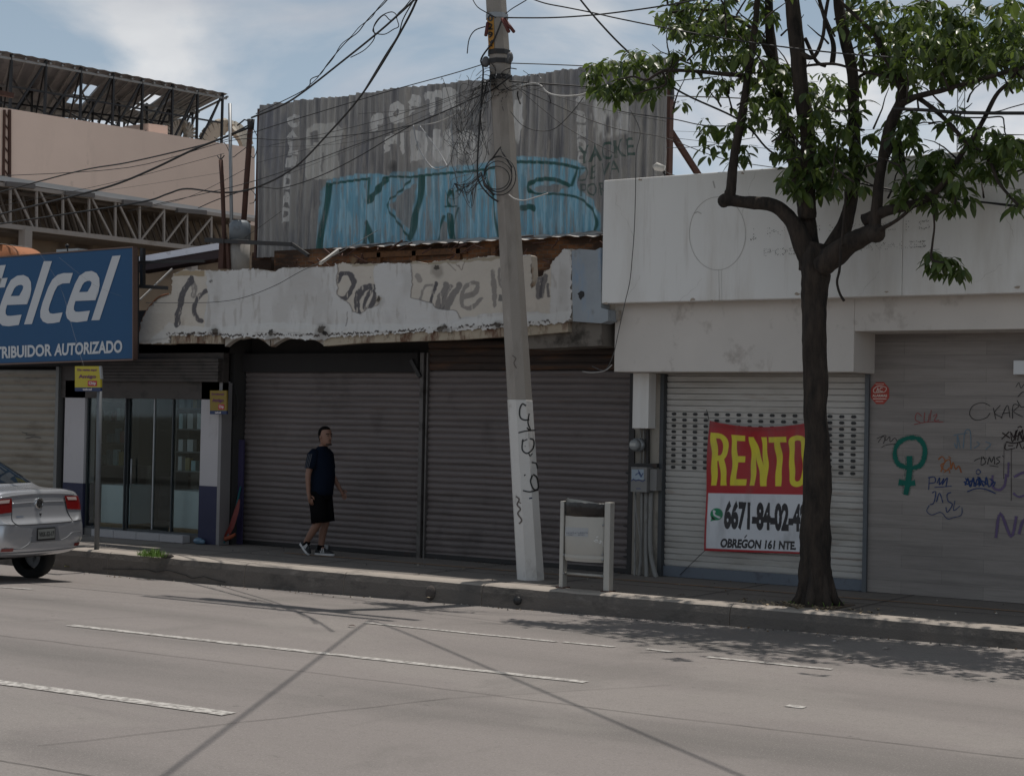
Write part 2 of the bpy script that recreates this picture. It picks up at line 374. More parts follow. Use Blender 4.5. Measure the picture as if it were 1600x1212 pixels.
def seg_joint(pts, wd):
    b = MB(); q = [G(x, y, 0) for x, y in pts]
    for A, B in zip(q[:-1], q[1:]):
        n = max(3, int((B-A).length/.08)); d = (B-A).normalized(); nn = Vector((-d.y, d.x, 0)); base = len(b.v)
        for i in range(n+1):
            p = A.lerp(B, i/n); p += nn*.02*noise.noise(Vector((p.x*2.3, p.y*2.3, 1)))
            ww = wd*(.55+.6*abs(noise.noise(Vector((p.x*6, p.y*6, 4)))))
            for s_ in (-1, 1): v = p+nn*ww*s_; b.v.append((v.x, v.y, rz(v.x, v.y)+.004))
        for i in range(n): b.f.append((base+2*i, base+2*i+2, base+2*i+3, base+2*i+1)); b.mi.append(0); b.sm.append(False)
    b.build('road_joint', mJOINT, road)
seg_joint([(-60, 985), (10, 994), (565, 1060), (1000, 1115), (1700, 1197)], .005)
seg_joint([(60, 1165), (150, 1155), (700, 1091)], .0045); seg_joint([(700, 1091), (1050, 1070)], .003)
seg_joint([(0, 1187), (200, 1222)], .006); seg_joint([(0, 972), (270, 962)], .003); seg_joint([(0, 935), (500, 948)], .004)
# kerb: cast segments with a chamfered lip, joints, one broken corner and a drain hole
kerb_x = [-70, -40, -22, -12, -8.2, -5.2, -2.72, -1.1, .95, 4.1, 7.3, 10.4, 14, 22, 40, 70]
def kprof(X, x_in):
    s_ = .012*noise.noise(Vector((X*1.7, 3, 0))); l = .01*noise.noise(Vector((X*4.3, 7, 0)))
    return [(X, KY-.05+s_, rz(X, KY)-.12), (X, KY-.035+s_, .06), (X, KY-.01+s_+l, .135+l*.6), (X, KY+.03+l, .154+l*.5), (X, KY+.28, .156), (X, KY+.28, -.2)]
b = MB()
for a, c_ in zip(kerb_x[:-1], kerb_x[1:]):
    n = max(2, int((c_-a)/.12)) if abs(a) < 15 else 3
    rings = []
    for i in range(n+1):
        X = a+.006+(c_-a-.012)*i/n; rings.append(kprof(X, 0))
    b.smooth = False; b.loft(rings)
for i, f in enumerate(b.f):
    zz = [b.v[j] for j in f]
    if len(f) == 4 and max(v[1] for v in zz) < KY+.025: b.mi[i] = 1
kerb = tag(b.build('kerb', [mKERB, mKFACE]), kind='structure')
b = MB(); q = P(808, 938, KY-.06)
b.tube([(q.x, KY-.068, q.z), (q.x, KY-.02, q.z)], .048, 18); b.build('drain_hole', BLACK, kerb)
q = P(672, 926, KY-.05); b = MB(); b.ell((q.x, KY-.035, q.z), (.075, .05, .09), 10, 6); b.build('broken_corner', M('broken_concrete', (.07, .06, .055), .95, bump=.8, bs=60), kerb)
b = MB()   # crack running along the foot of the kerb
pts = [(160, 884+3), (230, 888), (243, 892), (262, 889), (290, 897), (300, 902), (318, 899), (335, 904), (352, 908)]
for (a, c_) in zip(pts[:-1], pts[1:]):
    pa = P(*a, KY-.058); pc = P(*c_, KY-.058); b.bar(pa+Vector((0, 0, -.01)), pc+Vector((0, 0, -.01)), .005, .009)
b.build('crack', BLACK, kerb)
# sidewalk
b = MB(); nx = 120; X0, X1 = -20, 16; yy = [KY+.285, -2.0, -1.5, -1, -.5, 0, .6]
b.add([(X0+(X1-X0)*i/nx, y, .150+.005*noise.noise(Vector((X0+(X1-X0)*i/nx, y, 0)))) for y in yy for i in range(nx+1)], [(j*(nx+1)+i, j*(nx+1)+i+1, (j+1)*(nx+1)+i+1, (j+1)*(nx+1)+i) for j in range(len(yy)-1) for i in range(nx)])
side = tag(b.build('sidewalk', mSIDE), kind='structure')
b = MB()
for X in [-9.5, -7.6, -5.8, -4.0, -2.1, -.3, 1.5, 3.4, 5.2, 7.0, 8.8]: b.box(X, X+.012, KY+.3, 0, .1575, .159)
b.box(-12, 12, -1.32, -1.31, .1574, .1589)
b.build('paving_joint', mJOINT, side)
mTILE = M('ochre_edge', (.30, .18, .10), .9, stains=(((.14, .12, .1), .8, 8, (1, 1, 1), .5),))
b = MB(); b.box(-3.5, 9, -.86, -.815, .1572, .1592); b.build('painted_line', mTILE, side)
b = MB(); b.box(-70, 70, -24, -17.2, -.3, .12); tag(b.build('opposite_sidewalk', mSIDE), kind='structure')

gr2 = random.Random(77); b = MB()
for i in range(420):      # grit, leaf crumbs and chips swept against the kerb and lying on the pavement
    X = gr2.uniform(-6, 8)
    if gr2.random() < .62: Y = KY-.07-abs(gr2.gauss(0, .10)); z = rz(X, Y)+.002
    else: Y = gr2.uniform(-2.1, -.1); z = .156
    r = gr2.uniform(.004, .018); a = gr2.uniform(0, 6.28); h_ = gr2.uniform(.3, 1.2)*r; pts = [(X+r*math.cos(a+k*2.09)*gr2.uniform(.6, 1.3), Y+r*math.sin(a+k*2.09)*gr2.uniform(.6, 1.3), z) for k in range(3)]
    b.m = gr2.randrange(3); b.add(pts+[(X, Y, z+h_)], [(0, 1, 3), (1, 2, 3), (2, 0, 3)])
tag(b.build('gutter_grit', [M('grit_pale', (.38, .35, .3), .9), M('grit_brown', (.14, .09, .05), .9), M('grit_dark', (.05, .045, .04), .9)]), 'grit and leaf crumbs swept along the gutter and pavement', 'grit', kind='stuff')
# ================= DERELICT SHOP (centre) =================
FY = -.9                                   # plane of the fascias
mCREAM = (.54, .49, .43)
mPEEL = M_painted('peeling_plaster', mCREAM, .92, stains=(((.28, .23, .18), .6, 3, (1, 1, .5), .58), ((.15, .1, .07), .7, 12, (1, 1, .6), .68)), bump=.35, bs=45, wear=0)
mBLOCK = M('rough_block', (.36, .33, .29), .95, var=.15, bump=.5, bs=50, stains=(((.16, .09, .05), .8, 6, (1, 1, .6), .52),))
mSHUT = M('shutter_steel_dark', (.155, .132, .128), .65, .1, var=.10, vs=2, stains=(((.10, .085, .08), .7, 2.2, (.25, 1, 9), .48), ((.055, .045, .042), .6, 1.3, (1, 1, .8), .56), ((.13, .06, .03), .6, 3.2, (.4, 1, 6), .62), ((.26, .25, .25), .5, 8, (2, 1, .6), .72)))
mSHUTR = M('shutter_rusty', (.045, .032, .028), .8, .1, var=.2, stains=(((.12, .055, .025), .7, 3, (.4, 1, 4), .5), ((.02, .016, .015), .8, 4, (.5, 1, 3), .56)))
mDARKIN = M('near_black', (.022, .02, .02), .95)  # even near-black tone for lintel, housing, pier and rear wall
t = NT('weathered_brick')
bt = t.n('ShaderNodeTexBrick'); bt.inputs['Scale'].default_value = 7; bt.inputs['Color1'].default_value = (.26, .115, .05, 1); bt.inputs['Color2'].default_value = (.17, .075, .035, 1); bt.inputs['Mortar'].default_value = (.16, .13, .10, 1); bt.inputs['Mortar Size'].default_value = .03; bt.inputs['Brick Width'].default_value = .9; bt.inputs['Row Height'].default_value = .42
mp = t.n('ShaderNodeMapping'); mp.inputs['Rotation'].default_value = (R(90), 0, 0); t.l(t.tc.outputs['Object'], mp.inputs[0]); t.l(mp.outputs[0], bt.inputs[0])
cc = t.mix(t.mul(t.ramp(t.noise(1.3, 6, (1, 1, 3)), .38, .52), .9), bt.outputs[0], (.035, .022, .016)); cc = t.mix(t.mul(t.ramp(t.noise(3.1, 5), .6, .7), .7), cc, (.30, .22, .14))
t.base(cc); t.set(Roughness=.95); t.bump(bt.outputs[1], .6, .02); mBRICK = t.m

DENTS = [(rnd.uniform(-5, 2), rnd.uniform(.3, 2.2), rnd.uniform(.12, .35), rnd.uniform(.015, .035)) for _ in range(12)]
def dent(x, z): return sum(h_*math.exp(-((x-a)/w_)**2-((z-b_)/(w_*.5))**2) for a, b_, w_, h_ in DENTS)
def shutter(mb, x0, x1, z0, z1, Y, pitch=.09, dep=.024, amp=.009):
    n = int(round((z1-z0)/pitch)); prof = []
    for i in range(n):
        za = z0+(z1-z0)*i/n; h = (z1-z0)/n
        for k, (f, d) in enumerate(((0, 0), (.12, .35), (.35, .9), (.6, 1), (.85, .7), (.97, .1))): prof.append((za+h*f, d*dep))
    prof.append((z1, 0)); m_ = 36; k = len(prof)
    vs = []
    for j in range(m_+1):
        x = x0+(x1-x0)*j/m_
        for z, d in prof: vs.append((x, Y-d+dent(x, z)-amp*noise.noise(Vector((x*1.3, z*2.1, Y)))*2, z+.009*noise.noise(Vector((x*.9, z*1.1, 5)))+.004*noise.noise(Vector((x*3, z*9, 5)))))
    mb.add(vs, [(j*k+i, (j+1)*k+i, (j+1)*k+i+1, j*k+i+1) for j in range(m_) for i in range(k-1)])
    mb.add([(x0, Y+.03, z0), (x1, Y+.03, z0), (x1, Y+.03, z1), (x0, Y+.03, z1)], [(0, 3, 2, 1)])

D = thing('derelict_shop', 'abandoned single storey shop with peeling cream fascia over two dark roller shutters', 'building', (-2, .4, .15))
# body walls and roof slab behind the shutters
b = MB(); b.box(-5.0, 1.75, .35, 6.5, 0, 3.95); b.build('wall', mBLOCK, D)
b = MB(); b.box(-5.35, 1.68, -.72, .34, 3.30, 3.42); b.build('canopy_slab', mBLOCK, D)
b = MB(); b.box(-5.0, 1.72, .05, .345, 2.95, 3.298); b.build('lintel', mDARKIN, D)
# fascia outline in the photograph, on the plane Y = FY
top = [(262, 461), (268, 460), (270, 428), (288, 421), (345, 423), (400, 420), (430, 424), (442, 418), (470, 418), (520, 416), (530, 411), (560, 413), (600, 411), (640, 411), (650, 408), (668, 412), (690, 407), (730, 406), (745, 402), (790, 400), (826, 398), (830, 400), (832, 440), (829, 449), (836, 447), (840, 433), (848, 431), (850, 423), (860, 420), (862, 411), (868, 404), (874, 398), (880, 390), (893, 389)]
bot = [(895, 500), (885, 504), (860, 508), (826, 509), (790, 512), (720, 518), (640, 520), (560, 526), (520, 527), (505, 532), (470, 530), (430, 528), (420, 531), (390, 527), (370, 530), (352, 528), (345, 525), (300, 524), (267, 525), (266, 537), (216, 536), (217, 520), (222, 500), (232, 482), (246, 468)]
outl = top+bot
b = MB(); b.prism([P(x, y, FY+.012) for x, y in outl], (0, .14, 0)); b.build('fascia_block', mBLOCK, D)
A = P(205, 545, FY); B = P(897, 380, FY)
g = Grid(lambda u, v: (A.x+(B.x-A.x)*u, FY, A.z+(B.z-A.z)*v), 1000, 230)
out_m = m_poly(g.X+(vnoise(g.X, g.Y, 5, 91)-.5)*6, g.Y+(vnoise(g.X, g.Y, 4, 92)-.5)*7, outl, 2.0)
nz = vnoise(g.X, g.Y, 14, 3); nz2 = vnoise(g.X, g.Y, 5, 9)
Xd = g.X+(nz-.5)*6+(nz2-.5)*2; Yd = g.Y+(vnoise(g.X, g.Y, 12, 5)-.5)*6
white = np.ones(g.X.shape)
lab1 = [(262, 400), (322, 420), (325, 470), (318, 520), (262, 545), (205, 545), (205, 400)]
lab2 = [(529, 405), (526, 442), (527, 460), (545, 474), (551, 487), (562, 492), (575, 482), (591, 474), (597, 467), (587, 460), (584, 425), (590, 405)]
lab3 = [(641, 400), (645, 442), (642, 465), (675, 475), (685, 482), (712, 487), (720, 497), (750, 492), (787, 490), (830, 488), (860, 490), (862, 400)]
cream = np.maximum.reduce([m_poly(Xd, Yd, l, 1.2) for l in (lab1, lab2, lab3)])
g.paint(1-cream, (.57, .555, .54)); g.paint((1-cream)*np.clip((vnoise(g.X, g.Y*.35, 22, 71)-.5)*5, 0, 1), (.44, .42, .40), .55); g.paint((1-cream)*np.clip((vnoise(g.X*1.5, g.Y*.3, 7, 73)-.6)*7, 0, 1), (.36, .33, .30), .5); 
g.paint(np.clip((m_poly(Xd, Yd, [(264, 505), (330, 512), (420, 503), (520, 508), (620, 505), (700, 508), (720, 500), (790, 493), (896, 486), (896, 520), (205, 560)], 1.5)), 0, 1), (.60, .59, .57), .6)
inside = cream > .5
ink = (.085, .08, .088)
def letter(pts, wd, a=.95):
    mk_ = m_stroke(Xd, Yd, smooth(pts, 6), wd*1.55, 1.2)*cream*np.clip((vnoise(g.X*3, g.Y*.8, 9, 21)-.18)*6, .25, 1); g.paint(mk_, ink, a)
letter([(276, 506), (280, 485), (288, 455), (300, 436)], 6); letter([(300, 436), (304, 450), (303, 462)], 5, .6); letter([(322, 455), (312, 462), (305, 480), (308, 498), (315, 502)], 4.5)
letter([(533, 428), (546, 428), (553, 440), (548, 455), (538, 466), (530, 466)], 5.5); letter([(528, 440), (534, 430)], 4)
letter([(560, 490), (558, 470), (566, 454), (578, 446), (586, 452)], 6.5); letter([(574, 484), (570, 478), (574, 462), (580, 452)], 3.5); letter([(575, 484), (582, 470), (586, 452)], 4)
letter([(655, 470), (658, 455), (665, 446), (675, 444), (678, 452)], 2.6, .55); letter([(682, 442), (676, 462), (670, 478)], 4); letter([(697, 444), (690, 462), (684, 482)], 6, .7); letter([(704, 446), (696, 466), (690, 484)], 4, .7); letter([(717, 446), (706, 466), (696, 486)], 7, .7)
letter([(724, 464), (742, 458), (747, 444), (738, 441), (726, 452), (722, 470), (728, 481), (740, 480), (750, 468)], 4.5, .6)
letter([(769, 425), (773, 450), (772, 478)], 4.5, .6); letter([(780, 422), (783, 448)], 4, .6); letter([(651, 432), (655, 438)], 5, .5)
letter([(845, 434), (842, 462)], 6, .8); letter([(852, 430), (846, 462)], 5, .8); letter([(856, 445), (857, 461)], 3, .8)
g.paint(m_poly(Xd, Yd, [(779, 461), (787, 461), (787, 470), (779, 470)], 1), (.1, .1, .1), .8)
for cx, cy, rr in ((505, 515, 7), (510, 520, 4), (425, 520, 5), (338, 519, 6), (592, 466, 5), (692, 515, 6), (684, 418, 5), (780, 508, 6), (695, 512, 5), (330, 440, 2.5), (579, 434, 1.6)):
    d = np.hypot(g.X-cx, (g.Y-cy)*(1.0))+(nz2-.5)*9; g.paint(np.clip((rr*.8-d)/1.2+.5, 0, 1), (.012, .010, .009), .97)
    if rr > 4: g.paint(np.clip((rr*2.2-np.hypot((g.X-cx), (g.Y-cy-rr*1.1)*.8)+(nz-.5)*12)/6, 0, 1), (.14, .12, .10), .5)
seam = m_stroke(g.X, g.Y+(vnoise(g.X*2, g.Y*0, 6, 83)-.5)*5, [(262, 521), (345, 521.5)], 4, 1.2)+m_stroke(g.X, g.Y+(vnoise(g.X*2, g.Y*0, 6, 85)-.5)*7, [(345, 525), (430, 523), (515, 523), (600, 519), (720, 511), (790, 507), (860, 502)], 3.2, 1.2)
g.paint(np.clip(seam, 0, 1)*np.clip((vnoise(g.X*2, g.Y*2, 7, 87)-.40)*8, 0, 1), (.035, .022, .016), .95)
cut = 505+(vnoise(g.X, g.X*0, 9, 31)-.5)*10
g.paint(.25*m_stroke(Xd, Yd, [(205, 534), (262, 530), (275, 520), (345, 524), (430, 520), (520, 523), (560, 522), (700, 514), (790, 508)], 3.0, 2)*np.clip((nz-.38)*8, 0, 1), (.05, .035, .03), .9)
for pts in ([(529, 411), (526, 442), (527, 460), (545, 474), (551, 487), (562, 492), (575, 482), (591, 474)], [(641, 411), (645, 442), (642, 465), (675, 475), (685, 482), (712, 487), (720, 497)], [(544, 487), (543, 510)], [(713, 412), (722, 421), (727, 409)], [(700, 412), (712, 422)]):
    g.paint(m_stroke(Xd, Yd, pts, 1.3, 1.2), (.12, .1, .09), .75)
g.paint(m_poly(Xd, Yd, [(271, 424), (319, 423), (319, 431), (271, 432)], 1.5), (.30, .22, .12), .8)
g.paint(m_poly(Xd, Yd, [(550, 409), (590, 407), (590, 415), (550, 416)], 1.5)+m_stroke(Xd, Yd, [(643, 411), (700, 410), (790, 402)], 5, 1.5), (.28, .23, .15), .7)
g.keep = out_m > .5
g.co[:, 1] += -.007*(1-cream)-.012*(nz-.5)-.006*nz2-.02*m_poly(g.X, g.Y, [(205, 560), (205, 532), (300, 516), (430, 508), (620, 512), (790, 500), (896, 493), (896, 560)], 10)*(.4+nz)
g.build('peeling_fascia', mPEEL, D)
# rusted lip under the fascia
b = MB()
def lip(pts_t, dz):
    for (a, c_) in zip(pts_t[:-1], pts_t[1:]):
        q = P(*a, FY+.01); r = P(*c_, FY+.01); b.hexa([(q.x, FY+.008, q.z-dz), (r.x, FY+.008, r.z-dz), (r.x, FY+.13, r.z-dz), (q.x, FY+.13, q.z-dz), (q.x, FY+.006, q.z), (r.x, FY+.006, r.z), (r.x, FY+.13, r.z), (q.x, FY+.13, q.z)])
lip([(268, 524), (300, 523), (346, 524)], .12); lip([(506, 527), (560, 522), (640, 519), (720, 516), (790, 511), (826, 509), (888, 503)], .12)
mLIP = M('rust_stained_lip', (.40, .34, .26), .9, var=.15, stains=(((.11, .05, .028), .95, 5, (1.4, 1, .5), .47), ((.02, .015, .012), .9, 9, (1, 1, .7), .58)), bump=.5, bs=40)
b.build_each('cornice_lip', mLIP, D)
for x0, x1, pr in ((352, 422, 1), (424, 508, 1)):      # scalloped remains of arches hanging under the canopy
    b = MB(); pts = []
    q0 = P(x0, 526, FY+.05); q1 = P(x1, 528, FY+.05); n = 10; zt = q0.z+.02
    poly = [(q0.x, FY+.05, zt)]+[(q0.x+(q1.x-q0.x)*i/n, FY+.05, zt-.16+.14*math.sin(math.pi*i/n)**.8) for i in range(n+1)]+[(q1.x, FY+.05, zt)]
    b.prism(poly, (0, .1, 0)); b.build('broken_arch', mBLOCK, D)
# blue-grey end pier of the fascia
mBLUEP = M('faded_blue_plaster', (.30, .33, .36), .9, var=.16, vs=3, bump=.4, stains=(((.18, .30, .46), .6, 4, (1, 1, .3), .55), ((.10, .09, .08), .7, 5, (1, 1, .5), .58)))
b = MB(); b.prism([P(x, y, FY-.012) for x, y in ((893, 392), (905, 389), (930, 391), (938, 387), (939, 481), (950, 484), (950, 501), (940, 505), (895, 502))], (0, .22, 0)); b.build('end_pier', mBLUEP, D)
q = P(909, 460, FY-.02); b = MB(); b.prism([(q.x+(.045+.022*noise.noise(Vector((i*.9, 1, 2))))*math.cos(i*.5712)-.01, FY-.016, q.z+(.05+.035*noise.noise(Vector((i*1.3, 5, 2))))*math.sin(i*.5712)) for i in range(11)], (0, .003, 0)); b.build('hole', BLACK, D)
b = MB(); b.prism([P(x, y, FY+.1) for x, y in ((826, 509), (892, 502), (940, 503), (940, 540), (826, 545))], (0, .5, 0)); b.build('soffit_beam', M('stained_beam', (.17, .15, .13), .95, stains=(((.03, .025, .02), .9, 3, (1, 1, 1), .5),)), D)
# brick wall and roof edge above
b = MB(); b.box(-5.0, 1.66, .5, .75, 3.951, 4.53); b.build('upper_brick_wall', mBRICK, D)
b = MB()
for k in range(4):
    q = P(590+k*55+(14 if k > 1 else 0), 402, .42); b.box(q.x-.035, q.x+.035, .44, .5, 3.95, 4.42)
b.box(P(560, 400, .4).x, P(725, 400, .4).x, .44, .498, 4.35, 4.43); b.build('wooden_frame', M('orange_timber', (.15, .07, .03), .8, stains=(((.05, .03, .02), .8, 5, (1, 1, 1), .5),)), D)
b = MB(); n = 90; x0, x1 = -3.75, 1.6; vs = []
for i in range(n+1):
    x = x0+(x1-x0)*i/n; dz = .010*math.sin(i*1.4)+.02*noise.noise(Vector((x*2, 0, 0)))
    vs += [(x, .28+.04*noise.noise(Vector((x*3, 2, 0))), 4.505+dz-.02), (x, .95, 4.62+dz)]
b.add(vs, [(2*i, 2*i+2, 2*i+3, 2*i+1) for i in range(n)]); o = b.build('roof_sheet', M('weathered_sheet', (.42, .40, .38), .6, stains=(((.07, .035, .02), .95, 2.2, (1, .3, 1), .48),)), D)
b = MB()
for i in range(80):       # debris and twigs along the roof edge
    x = rnd.uniform(-4.4, 1.5); p = Vector((x, rnd.uniform(.0, .3), rnd.uniform(4.1, 4.5))); q = p+Vector((rnd.uniform(-.25, .25), -.05, rnd.uniform(-.12, .13))); b.bar(p, q, rnd.uniform(.006, .022))
for i in range(70):
    x = rnd.uniform(-4.8, 1.5); b.bar((x, -.72, 4.0), (x+rnd.uniform(-.1, .1), -.70, 4.0+rnd.uniform(.0, .03)), .01)
b.build('roof_debris', mRUSTSTEEL, D)['kind'] = 'stuff'
# shutters
for xa, xb, zt, nm in ((383, 656, 571, 0), (669, 986, 579, 1)):
    x0 = P(xa, 700, 0).x; x1 = P(xb, 700, 0).x
    zt_ = P((xa+xb)/2, zt, 0).z
    b = MB(); shutter(b, x0, x1, .155, zt_, 0.0, .085)
    if nm: b.m = 1; shutter(b, x0, x1, zt_+.01, zt_+.40, -.02, .1)
    s_ = b.build('roller_shutter', [mSHUT, mSHUTR], D, )
    s_['label'] = 'brown-grey roller shutter with rust along its top' if nm else 'grey-brown roller shutter behind the walking man'
    b = MB(); b.box(x0, x1, -.035, -.005, .156, .215); b.build('bottom_rail', mDARKMETAL, s_)
    b = MB(); xm = (x0+x1)/2; b.box(xm-.06, xm+.06, -.06, -.036, .17, .23); b.tube([(xm, -.075, .20), (xm, -.06, .20)], .018, 8); b.build('lock', mGALV, s_)
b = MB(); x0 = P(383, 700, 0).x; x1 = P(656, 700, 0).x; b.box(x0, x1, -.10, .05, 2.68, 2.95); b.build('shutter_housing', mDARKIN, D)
xm0, xm1 = P(657, 700, -.03).x, P(668, 700, -.03).x
b = MB(); b.box(xm0, xm0+.06, -.08, .02, .15, 2.95); b.box(xm1-.025, xm1, -.06, .02, .15, 2.95); b.build_each('guide_rail', mGALV if 0 else M('guide_steel', (.12, .11, .105), .6, .3, stains=(((.03, .025, .02), .7, 5, (1, 1, 1), .5),)), D)
b = MB(); b.box(P(986, 700, 0).x, P(993, 700, 0).x, -.06, .1, .15, 2.95); b.build('guide_rail', mDARKMETAL, D)
b = MB(); b.bar((xm0+.02, -.1, 2.62), (xm0-.12, -.12, 2.85), .05); b.build('bracket', mDARKMETAL, D)
# dark pier at the left of the shutters
xl0, xl1 = P(347, 700, -.1).x, P(382, 700, -.02).x
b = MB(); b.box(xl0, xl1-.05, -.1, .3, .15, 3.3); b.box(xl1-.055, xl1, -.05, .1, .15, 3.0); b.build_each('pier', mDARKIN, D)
xp0, xp1 = P(345, 770, -.13).x, P(379, 770, -.13).x
b = MB(); b.box(xp0, xp1, -.135, -.102, .155, P(350, 686, -.13).z); o = b.build('door_panel', M('dark_purple_paint', (.035, .028, .075), .7, stains=(((.012, .01, .02), .7, 4, (1, 1, 1), .55),)), D)
b = MB()
for pts, wd in (([(437/1, 0)], 0),):
    pass
b.ribbon([(368, 713), (366, 724), (364, 737)], [2.5, 4, 1], lambda x, y: P(x, y, -.138)); b.ribbon([(356, 700), (354, 712)], 2, lambda x, y: P(x, y, -.138)); b.build('paint_scrape', M('pale_scrape', (.35, .33, .38), .9), o)
mats_gl = M('meter_glass', (.25, .26, .26), .15, var=.1)
def meter(x, y, Y, label, r=.1):
    q = P(x, y, Y); t_ = thing('electricity_meter', label, 'meter', (q.x, Y, q.z-r))
    b = MB(); b.tube([(q.x, Y+.1, q.z), (q.x, Y-.03, q.z)], r, 20); b.build('base_ring', mGALV, t_)
    b = MB(); b.tube([(q.x, Y-.03, q.z), (q.x, Y-.09, q.z), (q.x, Y-.12, q.z)], [r*.85, r*.83, r*.6], 20); b.build('glass_dome', mats_gl, t_)
    b = MB(); b.box(q.x-r*.45, q.x+r*.45, Y-.123, Y-.119, q.z-r*.15, q.z+r*.3); b.build('dial_plate', M('dial_white', (.4, .4, .38), .5), t_)
    return t_
meter(350, 675, -.16, 'round glass electricity meter on the dark pier above the purple panel')
# cables hanging on the dark pier
def wire(name, label, pts, r, mat=None, cat='cable', group=None, n=6, sm=6, at=None):
    q = [P(*p) for p in pts]; q = [Vector(v) for v in smooth([tuple(a) for a in q], sm)]
    b = MB(); b.tube(q, r, n, True); return tag(b.build(name, mat or mCABLE, None, at or q[0]), label, cat, group)
wire('hanging_cable', 'black cable looping down the dark pier beside the yellow plaque', [(338, 560, -.3), (352, 590, -.28), (366, 605, -.25), (372, 632, -.25), (366, 652, -.25), (356, 660, -.22), (352, 668, -.2)], .010)
wire('hanging_cable', 'black cable running from the arch down to the round meter', [(346, 540, -.3), (347, 600, -.2), (349, 650, -.2), (350, 668, -.2)], .014)
t_ = thing('loudspeaker', 'black box hanging under the canopy left of the shutters', 'speaker', P(335, 590, -.3))
b = MB(); q = P(320, 590, -.35); r = P(347, 545, -.35); b.box(q.x, r.x, -.35, 0, q.z, r.z); b.build('box', BLACK, t_, bevel=.02)
# service masts on the roof
def mast(name, label, pts, r, mat, extra=None):
    q = [P(*p) for p in pts]; t_ = thing(name, label, 'mast', q[0]); b = MB(); b.tube(q, r, 10); b.build('pole', mat, t_)
    if extra: extra(t_, q)
    return t_
def mast_top(t_, q):
    b = MB(); e = q[-1]; b.tube([e+Vector((0, 0, -.12)), e+Vector((0, 0, .03))], [.05, .06], 8); b.tube([e+Vector((0, 0, 0)), e+Vector((-.1, -.03, .03)), e+Vector((-.22, -.05, -.05))], .012, 5); b.build('service_head', mDARKMETAL, t_)
def mast_top2(t_, q):
    b = MB(); e = q[-1]
    for dx in (-.07, 0, .07): b.bar(e, e+Vector((dx, 0, .09-abs(dx)*.4)), .012)
    b.build('prongs', mDARKMETAL, t_)
mast('service_mast', 'tall rusty pipe mast holding the bundle of cables left of the corrugated hoarding', [(381, 345, -.3), (384, 300, -.3), (388, 245, -.3), (392, 190, -.3)], .042, mRUSTSTEEL, mast_top)
mast('service_mast', 'short thin rusty mast with a pronged top in front of the pink wall', [(352, 420, -.35), (350, 360, -.35), (348, 300, -.35), (345, 250, -.35)], .032, mRUSTSTEEL, mast_top2)
mast('service_mast', 'straight grey galvanised pipe between the two rusty masts', [(363, 420, -.25), (361, 300, -.25), (359, 162, -.25)], .026, mGALV)
t_ = thing('concrete_stub', 'rough concrete column stub with a grey metal cap on the roof edge', 'column', (P(374, 420, -.45).x, -.45, P(374, 420, -.45).z))
q = P(374, 421, -.45); r = P(375, 375, -.45); r2 = P(375, 345, -.45)
b = MB(); b.tube([q-Vector((0, 0, .1)), r], [.14, .15], 12); b.build('column', mCONC, t_)
b = MB(); b.tube([r+Vector((0, 0, -.0)), r2-Vector((0, 0, .05)), r2], [.155, .155, .11], 16); b.build('metal_cap', M('grey_cap', (.16, .18, .20), .6, .3, stains=(((.07, .06, .05), .7, 6, (1, 1, 1), .55),)), t_)
t_ = thing('steel_bracket', 'long dark angle iron lying bent across the roof in front of the masts', 'bracket', P(322, 375, -.6))
b = MB(); b.bar(P(322, 375, -.62), P(352, 377, -.62), .07); b.bar(P(352, 377, -.62), P(457, 382, -.62), .055); b.bar(P(456, 381, -.62), P(482, 399, -.62), .045); b.build('arm', mDARKMETAL, t_)
b = MB(); b.bar(P(346, 420, -.62), P(348, 372, -.62), .09, .05); b.bar(P(358, 420, -.6), P(356, 376, -.6), .05); b.build_each('upright', mRUSTSTEEL, t_)
tag(MB().bar(P(500, 412, -.8), P(528, 391, -.2), .035).build('pale_pipe', mWCABLE, None, P(500, 412, -.8)), 'short pale pipe leaning on the parapet above the cream patch', 'pipe')
tag(MB().bar(P(219, 468, -.8), P(269, 420, -.2), .022).build('pale_pipe', mWCABLE, None, P(219, 468, -.8)), 'thin white pipe leaning between the blue sign and the fascia', 'pipe')

# ================= CORRUGATED HOARDING =================
BY = 1.0
H = thing('corrugated_hoarding', 'large weathered corrugated metal hoarding with ghost lettering and blue graffiti standing on the roof', 'billboard', (-2.1, BY, 4.5))
t = NT('weathered_corrugated')
cc = t.mix(t.noise(1.4, 6, (1, 1, .5)), (.30, .285, .27), (.42, .40, .38))
cc = t.mix(t.mul(t.ramp(t.noise(4.5, 6, (1.6, 1, .10), .7), .46, .62), .8), cc, (.13, .13, .145))
cc = t.mix(t.mul(t.ramp(t.noise(5.5, 5, (1.3, 1, .12), .7), .55, .68), .7), cc, (.52, .47, .41))
cc = t.mix(t.mul(t.ramp(t.noise(1.6, 6, (1.0, 1, .5), .6), .54, .66), .6), cc, (.17, .175, .21))
cc = t.mix(t.mul(t.ramp(t.noise(7, 5, (1, 1, .3), .7), .68, .76), .8), cc, (.32, .17, .08))
a = t.n('ShaderNodeAttribute', attribute_name='paint')
al = t.mul(a.outputs['Alpha'], t.ramp(t.noise(16, 6, (1, 1, .18), .7), .28, .44))
pc = t.mix(t.mul(t.ramp(t.noise(7, 5, (1.5, 1, .1), .7), .46, .70), .45), a.outputs['Color'], (.21, .21, .22))
t.base(t.mix(al, cc, pc)); t.set(Roughness=.7, Metallic=.05); t.bump(t.noise(60, 4), .25, .006); mCORR = t.m
cA = P(408, 165, BY); cB = P(1047, 84, BY); zb = 4.50; zt = 6.93; XL = P(402, 300, BY).x; XR = P(1046, 100, BY).x
